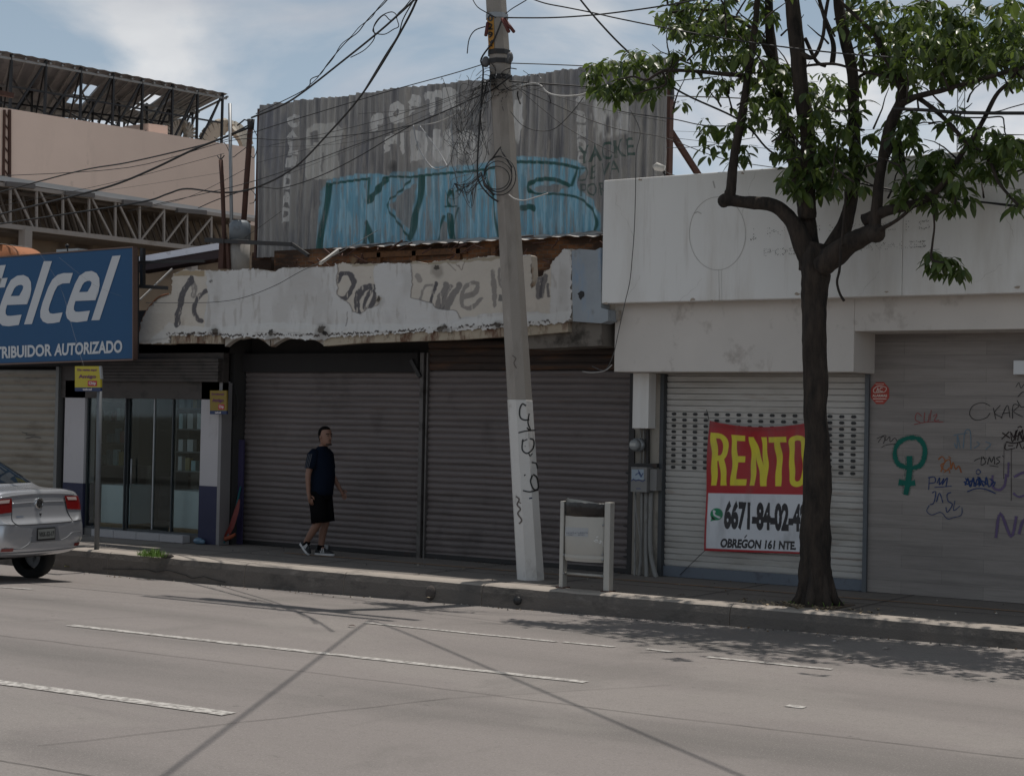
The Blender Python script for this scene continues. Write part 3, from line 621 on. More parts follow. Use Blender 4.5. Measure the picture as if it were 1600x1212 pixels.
def corr(co_, U, V): 
    x = co_[:, 0]; z = co_[:, 2]; return .024*np.sin(2*np.pi*x/.135)+.02*np.sin(x*1.9+z)+.012*np.sin(z*3+x*4)
g = Grid(lambda u, v: (XL+(XR-XL)*u-.0*v, BY, zb+(zt-zb)*v), 1100, 420, corr)
X, Y = g.X, g.Y; n1_ = vnoise(X, Y, 10, 41); Xd = X+(n1_-.5)*4; Yd = Y+(vnoise(X, Y, 9, 43)-.5)*5
gh = (.74, .72, .69)
for ch, q in (('C', (449, 200, 465, 179)), ('A', (449, 216, 464, 200)), ('L', (450, 243, 464, 217)), ('I', (449, 262, 461, 246)), ('D', (445, 296, 457, 273)), ('A', (442, 323, 457, 300)), ('D', (440, 348, 455, 324))):
    x0, y0, x1, y1 = q; g.paint(m_text(Xd, Yd, ch, [(x0, y0), (x1, y0-1), (x1+1, y1-1), (x0+1, y1)], .09), gh, .8)
g.paint(m_poly(Xd, Yd, [(485, 195), (520, 190), (536, 203), (534, 222), (525, 240), (531, 275), (520, 280), (480, 281), (474, 270), (476, 250), (487, 236), (475, 230), (478, 208)], 1.5), (.60, .58, .54), .9)
g.paint(m_poly(Xd, Yd, [(483, 208), (494, 204), (496, 222), (484, 228)], 1.5), (.22, .21, .21), .9)
g.paint(m_stroke(Xd, Yd, [(504, 240), (502, 268)], 2), (.22, .21, .21), .7)
for ch, q in (('P', (580, 206, 601, 178)), ('O', (607, 197, 636, 160)), ('S', (640, 188, 662, 150)), ('T', (664, 181, 690, 144)), ('R', (692, 176, 722, 138)), ('S', (600, 244, 622, 211)), ('I', (626, 243, 634, 209)), ('D', (640, 254, 672, 205)), ('U', (678, 256, 706, 204)), ('O', (712, 256, 744, 204))):
    x0, y0, x1, y1 = q; g.paint(m_text(Xd, Yd, ch, [(x0, y0), (x1, y0-4), (x1, y1-3), (x0, y1)], .10), gh, .85)
g.paint(m_poly(Xd, Yd, [(655, 220), (760, 205), (762, 262), (700, 268), (660, 275)], 3), gh, .5)
g.paint(m_poly(Xd, Yd, [(804, 158), (816, 150), (818, 190), (812, 212), (806, 225), (802, 200)], 2), gh, .9)
for y0 in (150, 172, 194, 216, 236): g.paint(m_text(Xd, Yd, 'SBEDA'[(y0-150)//22] if y0 < 236 else 'O', [(899, y0+20), (915, y0+19), (915, y0), (899, y0+1)], .1), gh, .8)
g.paint(m_poly(Xd, Yd, [(925, 160), (955, 155), (985, 150), (990, 205), (960, 215), (925, 225)], 6)*np.clip((vnoise(X*3, Y*.5, 14, 51)-.4)*6, 0, 1), gh, .8)
blue = (.22, .48, .62)
bp = [(496, 396), (503, 292), (512, 282), (545, 274), (590, 270), (604, 275), (612, 268), (645, 270), (655, 264), (740, 257), (765, 252), (806, 244), (860, 246), (900, 250), (912, 262), (900, 285), (905, 297), (925, 312), (936, 335), (936, 372), (500, 400)]
bl = m_poly(Xd, Yd, bp, 3)
for hole in ([(608, 320), (628, 300), (650, 287), (641, 362), (622, 340)], [(692, 345), (700, 350), (700, 378), (686, 378)], [(832, 297), (845, 290), (875, 287), (888, 292), (868, 300), (838, 301)]): bl = bl*(1-m_poly(Xd, Yd, hole, 2)*.9)
g.paint(bl, blue, .95); g.paint(bl*np.clip((vnoise(X*3, Y*.25, 8, 61)-.47)*7, 0, 1), (.42, .64, .74), .7); g.paint(bl*np.clip((vnoise(X*3.4, Y*.2, 9, 62)-.58)*9, 0, 1), (.36, .35, .34), .75)
gr = (.018, .10, .085)
for pts, wd in (([(511, 292), (515, 288), (530, 285), (577, 279)], 4), ([(512, 290), (507, 340), (501, 392)], 9.5), ([(577, 282), (575, 318)], 3.5), ([(601, 281), (589, 297), (576, 314)], 9), ([(596, 281), (608, 276), (645, 277)], 3.5), ([(572, 345), (567, 388)], 4.5), ([(572, 348), (578, 370), (584, 390)], 8), ([(644, 277), (625, 298), (604, 320), (622, 348), (643, 378)], 3),
                ([(660, 278), (654, 315), (647, 345), (640, 372)], 10), ([(648, 276), (680, 273), (735, 268), (762, 264), (790, 256)], 4), ([(707, 298), (701, 312), (704, 322)], 5), ([(708, 300), (712, 318)], 4), ([(696, 323), (716, 323)], 2.5), ([(694, 338), (688, 360), (683, 378)], 3), ([(703, 338), (706, 358), (710, 378)], 10), ([(756, 265), (768, 300), (781, 376)], 3), ([(790, 252), (812, 253), (852, 254), (880, 257), (903, 263)], 5),
                ([(899, 265), (896, 277), (893, 290)], 3), ([(889, 290), (868, 281), (847, 280), (832, 284), (824, 292), (828, 299)], 6.5), ([(828, 299), (840, 303), (868, 303), (900, 308), (918, 320), (929, 336), (932, 350), (928, 364)], 3.8), ([(816, 325), (828, 323), (833, 326)], 9), ([(795, 385), (800, 300), (790, 262)], 3), ([(716, 300), (726, 290)], 2.2), ([(718, 325), (712, 350)], 2)):
    g.paint(m_stroke(X, Y, smooth(pts, 6), wd, 1.5), gr, .93)
g.paint(m_text(X, Y, 'YACKE', [(901, 257), (993, 243), (990, 215), (903, 229)], .01), (.02, .085, .065), .8)
g.paint(m_text(X, Y, 'DE VA', [(903, 284), (968, 270), (968, 250), (905, 262)], .0), (.02, .085, .065), .7)
g.paint(m_text(X, Y, 'POR', [(906, 307), (948, 304), (945, 284), (906, 287)], .0), (.02, .085, .065), .7)
ed = zt-.05*vnoise(g.co[:, 0]*30, g.co[:, 0]*0, 4, 77)-.012*(g.co[:, 0] < .2)
g.keep = (g.co[:, 2] < ed)
g.paint(np.clip(1-np.hypot(X-612, (Y-262)*.7)/9, 0, 1)**.5, (.02, .02, .02), .8); g.paint(np.clip(1-np.hypot(X-726, (Y-250)*.8)/8, 0, 1)**.5, (.02, .02, .02), .8)
sh = g.build('corrugated_sheet', mCORR, H)
so_ = sh.modifiers.new('s', 'SOLIDIFY'); so_.thickness = .006; so_.offset = -1
b = MB(); b.box(XR-.01, XR+.035, BY-.03, BY+.08, zb, zt-.02); b.box(XL-.02, XL+.02, BY-.02, BY+.06, zb, zt-.1); b.build_each('edge_angle', mRUSTSTEEL, H)
b = MB()
for z in (4.9, 5.6, 6.3): b.bar((XL, BY+.12, z), (XR, BY+.12, z), .05)
b.build_each('rail', mRUSTSTEEL, H)
b = MB(); b.bar(P(1041, 195, BY+.1), P(1041, 195, BY+.1)+Vector((.9, 1.1, -1.9)), .07); b.build('brace', mRUSTSTEEL, H)
b = MB(); b.bar(P(1049, 108, BY), P(1050, 155, BY), .05); b.build('hinge_strap', mDARKMETAL, H)
b = MB(); b.box(-6, -5.6, 1.1, 1.5, 3.9, 4.6); b.box(-5.9, 1.6, 1.2, 6, 3.951, 4.45)
b.build_each('parapet', mBRICK, D)
# ================= WHITE SHOP (right) =================
W = thing('white_shop', 'white plastered shop with tall blank fascia, pale perforated shutter and grey plank-clad wall', 'building', (6, .4, .15))
x0 = P(941, 400, FY).x; zt = P(941, 282, FY).z; zbm = P(1100, 470, FY).z; XE = 14
b = MB(); b.box(x0, P(1412, 241, FY).x, FY, FY+.16, zbm, zt-.0); b.box(P(1412, 241, FY).x+.002, XE, FY+.002, FY+.162, zbm, zt+.03); b.box(x0, XE, FY+.162, FY+.3, zbm+.05, zt-.35)
b.build('fascia', mWHITE_WALL, W, bevel=.012)
LY = -.64
xl = P(960, 540, LY).x; xc = P(1334, 560, LY).x; zl = P(1150, 581, LY).z; zr = P(1450, 516, LY).z
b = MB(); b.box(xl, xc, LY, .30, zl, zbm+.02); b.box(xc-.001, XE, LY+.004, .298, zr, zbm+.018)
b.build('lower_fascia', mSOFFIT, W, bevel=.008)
b = MB(); b.box(x0+.3, XE, .35, 8, 0, zt-.5); b.box(x0+.02, x0+.28, FY+.31, 8, zbm+.1, zt-.4); b.build('wall', mWHITE_WALL, W)
b = MB(); b.box(x0+.05, XE, FY+.31, 8, zt-.62, zt-.52); b.build('roof', mCONC, W)
# ghost marks of the removed sign: ring and pin holes of letters
mGHOST = M('glue_trace', (.46, .44, .42), .95, var=.2); mPIN = M('pin_hole', (.10, .095, .09), .9)
fz = lambda x, y: P(x, y, FY-.003)
b = MB()
ring = [(1121+44*math.cos(a), 365+57*math.sin(a)) for a in [i*2*math.pi/48 for i in range(49)]]
b.ribbon(ring, [.9+.8*abs(noise.noise(Vector((i*.3, 0, 0)))) for i in range(49)], fz); b.ribbon([(1123, 422), (1124, 470)], .7, fz); b.ribbon([(1127, 422), (1128, 470)], .5, fz); b.ribbon([(1085, 333), (1090, 331), (1096, 334)], 1.6, fz); b.ribbon([(1114, 283), (1117, 294)], 2, fz)
o = b.build('sign_trace', mGHOST, W)
b = MB()
def dotted(s, q, step=2.6, r=.7):
    v, t = text_tris(s, -.005); fm = quadmap([(a[0], a[1], 0) for a in q])
    from collections import Counter
    ed = Counter(tuple(sorted((tr[i], tr[(i+1) % 3]))) for tr in t for i in range(3))
    for (i, j), c_ in ed.items():
        if c_ > 1: continue
        A = fm(*v[i]); B = fm(*v[j]); n = max(1, int((B-A).length/step))
        for k in range(n):
            if rnd.random() < .28: continue
            p = A.lerp(B, k/n); rr = r*rnd.uniform(.5, 1.1); c0 = len(b.v)
            for a in range(5): b.v.append(fz(p.x+rr*math.cos(a*1.2566), p.y+rr*math.sin(a*1.2566)))
            b.f.append(tuple(range(c0, c0+5))); b.mi.append(0); b.sm.append(False)
dotted('POSTRES Y AVALES', [(1194, 400), (1446, 386), (1446, 376), (1194, 389)], 2.4, .75)
dotted('J N I F L O C I S', [(1172, 375), (1452, 362), (1452, 344), (1172, 358)], 3.5, .8)
b.build('pin_marks', mPIN, W)['kind'] = 'stuff'
b = MB(); cr_ = random.Random(9)
for (x, y, n_, dx, dy) in ((960, 300, 12, 3, 6), (1060, 474, 8, 6, -4), (1180, 268, 10, -2, 7), (1440, 250, 9, 2, 7), (1520, 440, 8, 6, -3), (1340, 462, 7, 5, -4), (1000, 430, 7, -4, 5), (1560, 330, 9, 3, 6)):
    pts = [(x, y)]
    for k in range(n_): x += dx+cr_.uniform(-4, 4); y += dy+cr_.uniform(-3, 3); pts.append((x, y))
    b.ribbon(pts, [cr_.uniform(.08, .45) for _ in pts], fz)
b.build('hairline_crack', M('crack_grey', (.42, .40, .37), .95), W)['kind'] = 'stuff'
b = MB()
for (x, y, rq) in ((1083, 468, 5), (946, 474, 4), (1245, 459, 4), (1000, 281, 4), (1160, 271, 3), (1500, 240, 5), (1590, 449, 5), (1385, 456, 3), (1113, 470, 3)):
    pp = [fz(x+rq*cr_.uniform(.5, 1.4)*math.cos(k*.785), y+rq*.6*cr_.uniform(.4, 1.2)*math.sin(k*.785)) for k in range(8)]; b.add(pp, [tuple(range(8))])
b.build('chipped_plaster', M('chip_brown', (.36, .30, .25), .95, var=.3, vs=20), W)['kind'] = 'stuff'
# grey soft stains under the fascia are in the plaster; faded lettering ghost
# pier with casing, stained strip and conduits
xa, xb = P(991, 620, -.2).x, P(1016, 620, -.2).x
b = MB(); b.box(P(988, 700, -.05).x, P(1036, 700, -.05).x, -.05, .34, .15, zl+.001)
b.build('pier', M('stained_cream_plaster', (.32, .29, .25), .9, var=.12, vs=3, bump=.3, stains=(((.03, .022, .018), .85, 2.4, (1.2, 1, .5), .54), ((.16, .06, .02), .8, 3.5, (2, 1, .35), .58))), W)
b = MB(); b.box(xa, xb, -.24, -.051, P(1000, 669, -.24).z, zl); b.build('conduit_casing', mWHITE_WALL, W, bevel=.006)
b = MB()
for x, bend, r in ((1003, -6, .020), (1010, 0, .028), (1017, 9, .03), (993, -2, .013)):
    b.tube([Vector(v) for v in smooth([tuple(P(x, 768, -.1)), tuple(P(x-1, 850, -.1)), tuple(P(x+bend*.4, 885, -.12)), tuple(P(x+bend, 903, -.15))], 5)], r, 8)
for x in (1001, 1006, 1012): b.tube([P(x, 669, -.09), P(x, 730, -.09)], .012, 6)
b.tube([P(992, 770, -.12), P(994, 800, -.14), P(1000, 840, -.14), P(1003, 898, -.13)], .009, 6)
b.build_each('conduit', M('grey_conduit', (.24, .235, .225), .7, stains=(((.1, .08, .06), .6, 8, (1, 1, .5), .55),)), W)
t_ = thing('meter_box', 'grey sheet metal meter box with stickers on the pier between the dark and pale shutters', 'meter box', P(1003, 770, -.1))
q0 = P(985, 768, -.26); q1 = P(1011, 730, -.26); q2 = P(1023, 730, -.2)
mBOX = M('grey_box_paint', (.20, .195, .19), .6, .1, stains=(((.09, .07, .05), .6, 10, (1, 1, .5), .58),))
b = MB(); b.box(q0.x, q1.x, -.26, -.051, q0.z, q1.z); b.build('box', mBOX, t_, bevel=.006)
b = MB(); b.box(q1.x+.004, P(1026, 740, -.2).x, -.2, -.051, q0.z+.02, q1.z-.02); b.build('side_box', mBOX, t_, bevel=.006)
b = MB(); b.ribbon([(987, 741), (1006, 741)], 16, lambda x, y: P(x, y, -.263)); o = b.build('sticker', M('pale_blue_sticker', (.30, .36, .42), .6), t_)
b = MB(); f3 = lambda x, y: P(x, y, -.266)
b.ribbon([(986, 751), (990, 748), (993, 751), (998, 749), (1004, 752), (1008, 749)], 1.4, f3); b.ribbon([(993, 742), (998, 738), (1001, 745), (1005, 739)], 1.5, f3); b.ribbon([(997, 734), (1003, 745)], 1.2, f3); b.ribbon([(994, 763), (1001, 763)], 1, f3); b.build('scribble', M('blue_ink', (.03, .05, .16), .7), t_)
meter(996, 695, -.17, 'round glass electricity meter under the white casing on the pier', .085)
b = MB(); b.bar(P(984, 727, -.1), P(1028, 727, -.1), .05); b.bar(P(990, 728, -.1), P(990, 671, -.1), .03); b.bar(P(1012, 728, -.1), P(1012, 671, -.1), .04)
tag(b.build('meter_bracket', mDARKMETAL, None, P(1003, 728, -.1)), 'dark burnt steel bracket behind the meter above the grey box', 'bracket')
# burnt drips left of the pier
b = MB()
for y, l in ((690, 7), (712, 9), (738, 12), (752, 10), (806, 14), (820, 16), (835, 11), (857, 13), (868, 16), (884, 12), (896, 9), (775, 6)):
    b.ribbon([(989, y), (989-l*.6, y+1.5), (989-l, y+rnd.uniform(-1, 2))], [7, 4, 1], lambda x, y: P(x, y, -.03))
b.ribbon([(987, 850), (986, 870), (989, 890)], [3, 9, 4], lambda x, y: P(x, y, -.032)); b.build('soot_marks', BLACK, W)
# pale perforated shutter
xs0, xs1 = P(1040, 740, .02).x, P(1352, 740, .02).x
mWSH = M('pale_shutter_enamel', (.52, .50, .47), .55, .0, var=.05, stains=(((.20, .085, .03), .75, 2.6, (.35, 1, 4), .60), ((.25, .22, .18), .5, 1.5, (.5, 1, 3), .5)))
zs = [.30, zl]
b = MB(); pitch = .0735; n = int((zs[1]-zs[0])/pitch)
for i in range(n+1):
    z = zs[0]+i*pitch; z2 = min(z+pitch-.010, zs[1])
    if z2 <= z: continue
    b.add([(xs0, .035, z-.004), (xs1, .035, z-.004), (xs1, .030, z+.006), (xs0, .030, z+.006), (xs0, .018, z2-.006), (xs1, .018, z2-.006), (xs1, .03, z2), (xs0, .03, z2), (xs0, .036, z2+.004), (xs1, .036, z2+.004)], [(0, 1, 2, 3), (3, 2, 5, 4), (4, 5, 7, 6), (6, 7, 9, 8)])
b.add([(xs0, .05, zs[0]-.05), (xs1, .05, zs[0]-.05), (xs1, .05, zs[1]), (xs0, .05, zs[1])], [(0, 1, 2, 3)])
ws = b.build('roller_shutter', mWSH, W); ws['label'] = 'pale cream shutter with rows of black slots behind the rent banner'
b = MB(); zi = int((P(1050, 727, .02).z-zs[0])/pitch)
for r_i in range(10):
    for c_i in range(17):
        x = xs0+.05+c_i*.1475+.055; z = zs[0]+(zi+r_i)*pitch+.034
        if x > xs1-.03: continue
        w_, h_ = .032, .018
        pts = [(x-w_, z-h_*.4), (x-w_*.6, z-h_), (x+w_*.6, z-h_), (x+w_, z-h_*.4), (x+w_, z+h_*.4), (x+w_*.6, z+h_), (x-w_*.6, z+h_), (x-w_, z+h_*.4)]
        b.add([(p[0], .0165, p[1]) for p in pts], [tuple(range(8))])
b.build('slots', BLACK, ws)['kind'] = 'stuff'
b = MB(); b.box(xs0, xs1, -.005, .04, .155, .285); b.build('bottom_rail', M('blue_grey_rail', (.13, .15, .18), .6, .2, stains=(((.06, .05, .05), .6, 5, (1, 1, 1), .55),)), ws)
b = MB(); b.box(P(1031, 740, -.03).x, xs0-.002, -.06, .1, .15, zl-.001); b.build('guide_rail', M('dark_grey_rail', (.07, .075, .08), .6, .3), W)
b = MB(); b.box(xs1+.002, xs1+.05, -.04, .1, .15, zl-.001); b.build('guide_rail', M('grey_rail', (.11, .12, .13), .6, .3), W)
# plank cladding with graffiti
t = NT('grey_plank_cladding'); bt = t.n('ShaderNodeTexBrick'); bt.inputs['Scale'].default_value = 1; bt.inputs['Brick Width'].default_value = .95; bt.inputs['Row Height'].default_value = .152; bt.inputs['Mortar Size'].default_value = .0025; bt.inputs['Mortar Smooth'].default_value = .1
bt.inputs['Color1'].default_value = (.27, .24, .22, 1); bt.inputs['Color2'].default_value = (.20, .178, .165, 1); bt.inputs['Mortar'].default_value = (.14, .125, .115, 1)
mp = t.n('ShaderNodeMapping'); mp.inputs['Rotation'].default_value = (R(90), 0, 0); t.l(t.tc.outputs['Object'], mp.inputs[0]); t.l(mp.outputs[0], bt.inputs[0])
cc = t.mix(t.mul(t.ramp(t.noise(6, 6, (.25, 1, 3), .7), .4, .7), .5), bt.outputs[0], (.34, .305, .28)); cc = t.mix(t.mul(t.ramp(t.noise(3, 6, (.2, 1, 4), .7), .52, .7), .45), cc, (.13, .115, .105))
t.base(cc); t.set(Roughness=.6); mPLANK = t.m
b = MB(); b.box(xs1+.051, XE, .0, .33, .155, zr+.2); b.build('plank_cladding', mPLANK, W)
def haze_mat(colr):
    t = NT('spray_mist'); t.base(colr); t.set(Roughness=.9); t.l(t.mul(t.ramp(t.noise(110, 3), .42, .62), .5), t.b.inputs['Alpha']); return t.m
def graff(name, colr, strokes, Y=-.004, label=None, parent=W, a=None):
    b = MB()
    for i, (pts, wd) in enumerate(strokes):
        yy = Y-.0007*(i % 9); q_ = smooth(pts, 5)
        if not isinstance(wd, list): wd = [wd*1.15*(1+.45*noise.noise(Vector((p[0]*.35, p[1]*.35, i)))) for p in q_]
        b.ribbon(q_, wd, lambda x, y: P(x, y, yy))
    o = b.build(name, M('spray_'+name, colr, .8, var=.25, vs=9), parent)
    if label: o['label'] = label
    if a:
        b = MB()
        for i, (pts, wd) in enumerate(strokes): b.ribbon(smooth(pts, 5), [w_*1.7 for w_ in wd] if isinstance(wd, list) else wd*1.7, lambda x, y: P(x, y, -.0025+.0002*i))
        b.build('spray_mist', haze_mat(colr), o)
    return o
g0 = (.0, .115, .085)
graff('graffiti', g0, [([(1422, 731), (1404, 725), (1398, 708), (1404, 692), (1420, 684), (1436, 686), (1445, 700), (1443, 718), (1436, 728), (1424, 731)], 6), ([(1421, 712), (1421, 735), (1418, 757), (1415, 773)], [9]*10+[8]*5+[6]), ([(1404, 753), (1418, 755), (1430, 754)], 7)], label='green spray-painted circle with a cross below', a=1)
graff('graffiti', (.28, .055, .055), [([(1440, 650), (1433, 645), (1430, 655), (1438, 660)], .9), ([(1445, 644), (1444, 658), (1450, 658), (1452, 646)], .9), ([(1455, 640), (1453, 657)], .9), ([(1458, 650), (1464, 647), (1460, 657), (1467, 656)], .9), ([(1428, 663), (1450, 659), (1474, 659)], .9)], label='thin faded red signature')
blk = (.012, .011, .012)
graff('graffiti', blk, [([(1372, 691), (1380, 681), (1384, 688), (1390, 682), (1391, 690), (1398, 684), (1402, 690)], .8), ([(1377, 699), (1385, 695), (1400, 693)], .8), ([(1370, 685), (1384, 680), (1380, 693)], .7)], label='small black scribble left of the green circle')
graff('graffiti', blk, [([(1547, 634), (1535, 629), (1520, 634), (1515, 647), (1524, 656), (1540, 653), (1547, 645)], .9), ([(1552, 637), (1556, 655)], .9), ([(1563, 633), (1554, 645), (1566, 652)], .9), ([(1564, 654), (1574, 633), (1578, 652)], .9), ([(1566, 646), (1578, 644)], .8), ([(1582, 654), (1583, 633), (1592, 634), (1584, 643), (1598, 651)], .9), ([(1590, 620), (1600, 612), (1604, 630), (1596, 636), (1589, 625)], .9), ([(1587, 605), (1592, 598), (1595, 606), (1600, 600)], .8)], label='large thin black tag reading KARS')
graff('graffiti', (.02, .01, .01), [([(1579, 674), (1582, 690), (1590, 671)], 1.3), ([(1584, 681), (1592, 680), (1598, 671), (1596, 684)], 1.5), ([(1575, 696), (1583, 696)], 1.3), ([(1590, 668), (1594, 666), (1597, 668)], 1.6), ([(1596, 690), (1602, 684), (1606, 694)], 1.5), ([(1566, 676), (1578, 684)], 1.6), ([(1565, 686), (1577, 674)], 1.6), ([(1580, 676), (1584, 683), (1588, 672), (1586, 688)], 1.5), ([(1590, 688), (1593, 674), (1597, 686), (1603, 672)], 1.8), ([(1572, 690), (1585, 692), (1602, 688)], 1.6), ([(1572, 691), (1571, 702), (1586, 700)], 1.2), ([(1588, 700), (1592, 690), (1597, 701), (1603, 693)], 1.3), ([(1569, 692), (1568, 748)], .6), ([(1580, 700), (1580, 782)], .7)], label='dense black tag at the right with long drips')
graff('graffiti', blk, [([(1522, 720), (1530, 716), (1542, 716)], .9), ([(1534, 713), (1533, 726), (1540, 722), (1536, 713)], 1), ([(1543, 725), (1546, 714), (1549, 722), (1553, 713), (1554, 725)], 1), ([(1563, 713), (1557, 716), (1562, 721), (1556, 725)], 1), ([(1546, 727), (1560, 729)], .9), ([(1566, 711), (1568, 714)], .8)], label='short black signature in the middle')
graff('graffiti', (.30, .10, .03), [([(1466, 718), (1472, 713), (1477, 721), (1470, 727), (1478, 735), (1484, 730)], 1.5), ([(1470, 737), (1476, 722), (1484, 718), (1486, 733), (1489, 722), (1493, 733), (1498, 728), (1502, 738)], 1.6), ([(1482, 713), (1486, 716)], 1.3), ([(1475, 738), (1482, 733), (1484, 739)], 1.3)], label='orange bubble tag')
bl_ = (.012, .035, .13)
graff('graffiti', bl_, [([(1452, 746), (1451, 765)], 1.1), ([(1450, 746), (1460, 745), (1461, 753), (1452, 755)], 1.2), ([(1464, 755), (1468, 746), (1468, 757), (1475, 747), (1472, 757), (1480, 746), (1478, 760)], 1.3), ([(1460, 761), (1476, 760), (1487, 759)], 1), ([(1456, 770), (1462, 768), (1459, 785), (1453, 788)], 1.2), ([(1463, 784), (1468, 770), (1473, 785)], 1.2), ([(1486, 769), (1480, 772), (1481, 782), (1488, 788), (1480, 800), (1478, 792)], 1.2), ([(1492, 782), (1490, 797), (1500, 790)], 1), ([(1452, 789), (1448, 798), (1456, 804), (1470, 800), (1480, 810), (1490, 808), (1502, 804), (1503, 792)], .9)], label='two lines of blue marker tags left of the small blue circle')
graff('graffiti', bl_, [([(1506, 752), (1512, 756), (1519, 750), (1526, 757), (1534, 751), (1543, 757)], 1.8), ([(1508, 747), (1514, 752)], 1.5), ([(1528, 744), (1530, 760)], 1.5), ([(1548, 756), (1555, 753), (1552, 760)], 1.5), ([(1508, 758), (1512, 747), (1516, 760), (1521, 746), (1522, 760)], 2), ([(1524, 760), (1527, 748), (1532, 758), (1530, 745), (1537, 760)], 1.8), ([(1539, 758), (1541, 745), (1545, 760), (1552, 752), (1546, 748)], 1.6), ([(1511, 768), (1525, 763), (1540, 764), (1556, 771)], 1.4), ([(1525, 737), (1528, 733), (1532, 737), (1528, 741), (1525, 738)], 1)], label='thick blue tag underlined with a curve and topped by a small circle')
graff('graffiti', (.13, .19, .24), [([(1491, 692), (1495, 700), (1496, 680), (1500, 700)], 1.3), ([(1505, 700), (1508, 674), (1516, 674), (1517, 702)], 1.3), ([(1490, 680), (1512, 676)], 1.2), ([(1522, 700), (1530, 694), (1526, 690)], 1.2), ([(1540, 690), (1548, 694), (1540, 702)], 1.2)], label='faded pale blue letters above the orange tag')
graff('graffiti', (.12, .085, .17), [([(1551, 742), (1551, 760), (1562, 765), (1570, 757), (1572, 740)], 3), ([(1575, 745), (1576, 722)], 2.5), ([(1584, 745), (1600, 738), (1610, 745)], 3), ([(1583, 770), (1592, 776), (1604, 772)], 2.5), ([(1556, 840), (1563, 802), (1580, 838), (1588, 806)], 3.5), ([(1592, 834), (1600, 812), (1612, 830)], 3.5)], label='broad faded purple letters by the right edge of the wall', a=1)
# sticker and lamp on the cladding
t_ = thing('alarm_sticker', 'red octagonal alarm company sticker between the pale shutter and the graffiti', 'sticker', P(1375, 614, -.01))
b = MB(); oc = [(1375+15.5*math.cos(R(22.5+45*i)), 614+18.5*math.sin(R(22.5+45*i))) for i in range(8)]
b.prism([P(x, y, -.004) for x, y in oc], (0, .003, 0)); b.build('plate', M('sticker_red', (.36, .035, .02), .5, var=.08), t_)
b = MB(); fr = lambda x, y: P(x, y, -.006)
b.ribbon(smooth([(1382, 604), (1372, 603), (1365, 608), (1366, 613), (1374, 612)], 5), 1.3, fr); b.ribbon(smooth([(1370, 613), (1382, 612), (1385, 606), (1380, 604)], 5), 1.1, fr)
add_text(b, 'AC', [P(1369, 612, -.006), P(1379, 612, -.006), P(1379, 605, -.006), P(1369, 605, -.006)], .02)
add_text(b, 'ALARMAS', [P(1363, 620, -.006), P(1386, 620, -.006), P(1386, 616, -.006), P(1363, 616, -.006)], .04); b.ribbon([(1364, 623), (1385, 623)], 1.4, fr); b.ribbon([(1368, 600), (1381, 600)], 1, fr); b.ribbon([(1368, 627), (1380, 627)], 1, fr)
b.build('lettering', M('sticker_cream', (.62, .52, .45), .6), t_)
q = P(1583, 585, -.14); t_ = thing('wall_lamp', 'white box lamp on the plank cladding at the right edge', 'lamp', (q.x, 0, q.z))
b = MB(); b.box(q.x, q.x+.42, -.14, -.001, q.z-.0, P(1583, 563, -.14).z); b.build('housing', M('lamp_white', (.62, .63, .64), .4, var=.03), t_, bevel=.006)
b = MB(); b.tube([(q.x+.1, -.07, q.z+.19), (q.x+.2, -.07, q.z+.23), (q.x+.4, -.07, q.z+.24)], .008, 6); b.build('cord', mCABLE, t_)
# floodlight on the parapet
q = P(1040, 268, FY+.25); t_ = thing('floodlight', 'small white bullet floodlight on the parapet at the end of the hoarding', 'lamp', (q.x, FY+.25, q.z-.06))
b = MB(); b.tube([P(1021, 263, FY+.2), P(1026, 260, FY+.22), P(1038, 264, FY+.25)], [.03, .05, .04], 12); b.build('head', mWCABLE, t_)
b = MB(); b.tube([P(1034, 265, FY+.25), P(1039, 273, FY+.25), P(1040, 282, FY+.25)], .014, 6); b.tube([P(1036, 267, FY+.25), P(1046, 272, FY+.25), P(1060, 276, FY+.25)], .006, 5); b.build('arm', mDARKMETAL, t_)

# ================= RENT BANNER =================
BNY = -.05
q = [P(1101, 860, BNY), P(1284, 866, BNY), P(1287, 655, BNY), P(1108, 657, BNY)]
t_ = thing('rent_banner', 'red, yellow and white cloth banner offering the shop for rent on the pale shutter', 'banner', (q[0].lerp(q[1], .5)))
def sagfn(co_, U, V):
    return .02*np.sin(U*9+V*4)*(V > .4)*(V-.4)*1.4+.012*np.sin(U*23-V*7)*np.clip(V-.45, 0, 1)*2+.008*np.sin(U*6+V*11)+.012
def qb(u, v): return tuple(quadmap(q)(u, v))
g = Grid(qb, 420, 470, sagfn)
g.co[:, 2] -= .085*4*g.U*(1-g.U)*np.clip(g.V, 0, 1)**6      # sagging top hem
Xw = g.X; Yw = g.Y
sx = Xw+1.5*np.sin(Yw/17)+.8*np.sin(Yw/7+Xw/9)*(Yw < 765)
red = (.38, .012, .018); yel = (.72, .62, .03); wht = (.64, .65, .68)
g.paint(np.ones(Xw.shape), red)
g.paint(np.clip(1-np.abs(g.V-.975)*30, 0, 1), (.2, .01, .012), .6)
g.paint(m_poly(Xw, Yw, [(1107, 770), (1281, 773), (1279, 863), (1104, 856)], 1), wht)
L5 = np.zeros(Xw.shape)
def br(*p): global L5; L5 = np.maximum(L5, m_poly(sx, Yw, p, 1))
def ar(pts, wd): global L5; L5 = np.maximum(L5, m_stroke(sx, Yw, smooth(pts, 8), wd, 1))
yt, yb = 675, 758
br((1112, yt), (1121, yt), (1121, yb), (1112, yb)); ar([(1118, 679), (1129, 680), (1133, 690), (1132, 706), (1127, 714), (1118, 715)], 8.5); br((1122, 712), (1130, 710), (1138, yb), (1128, yb))
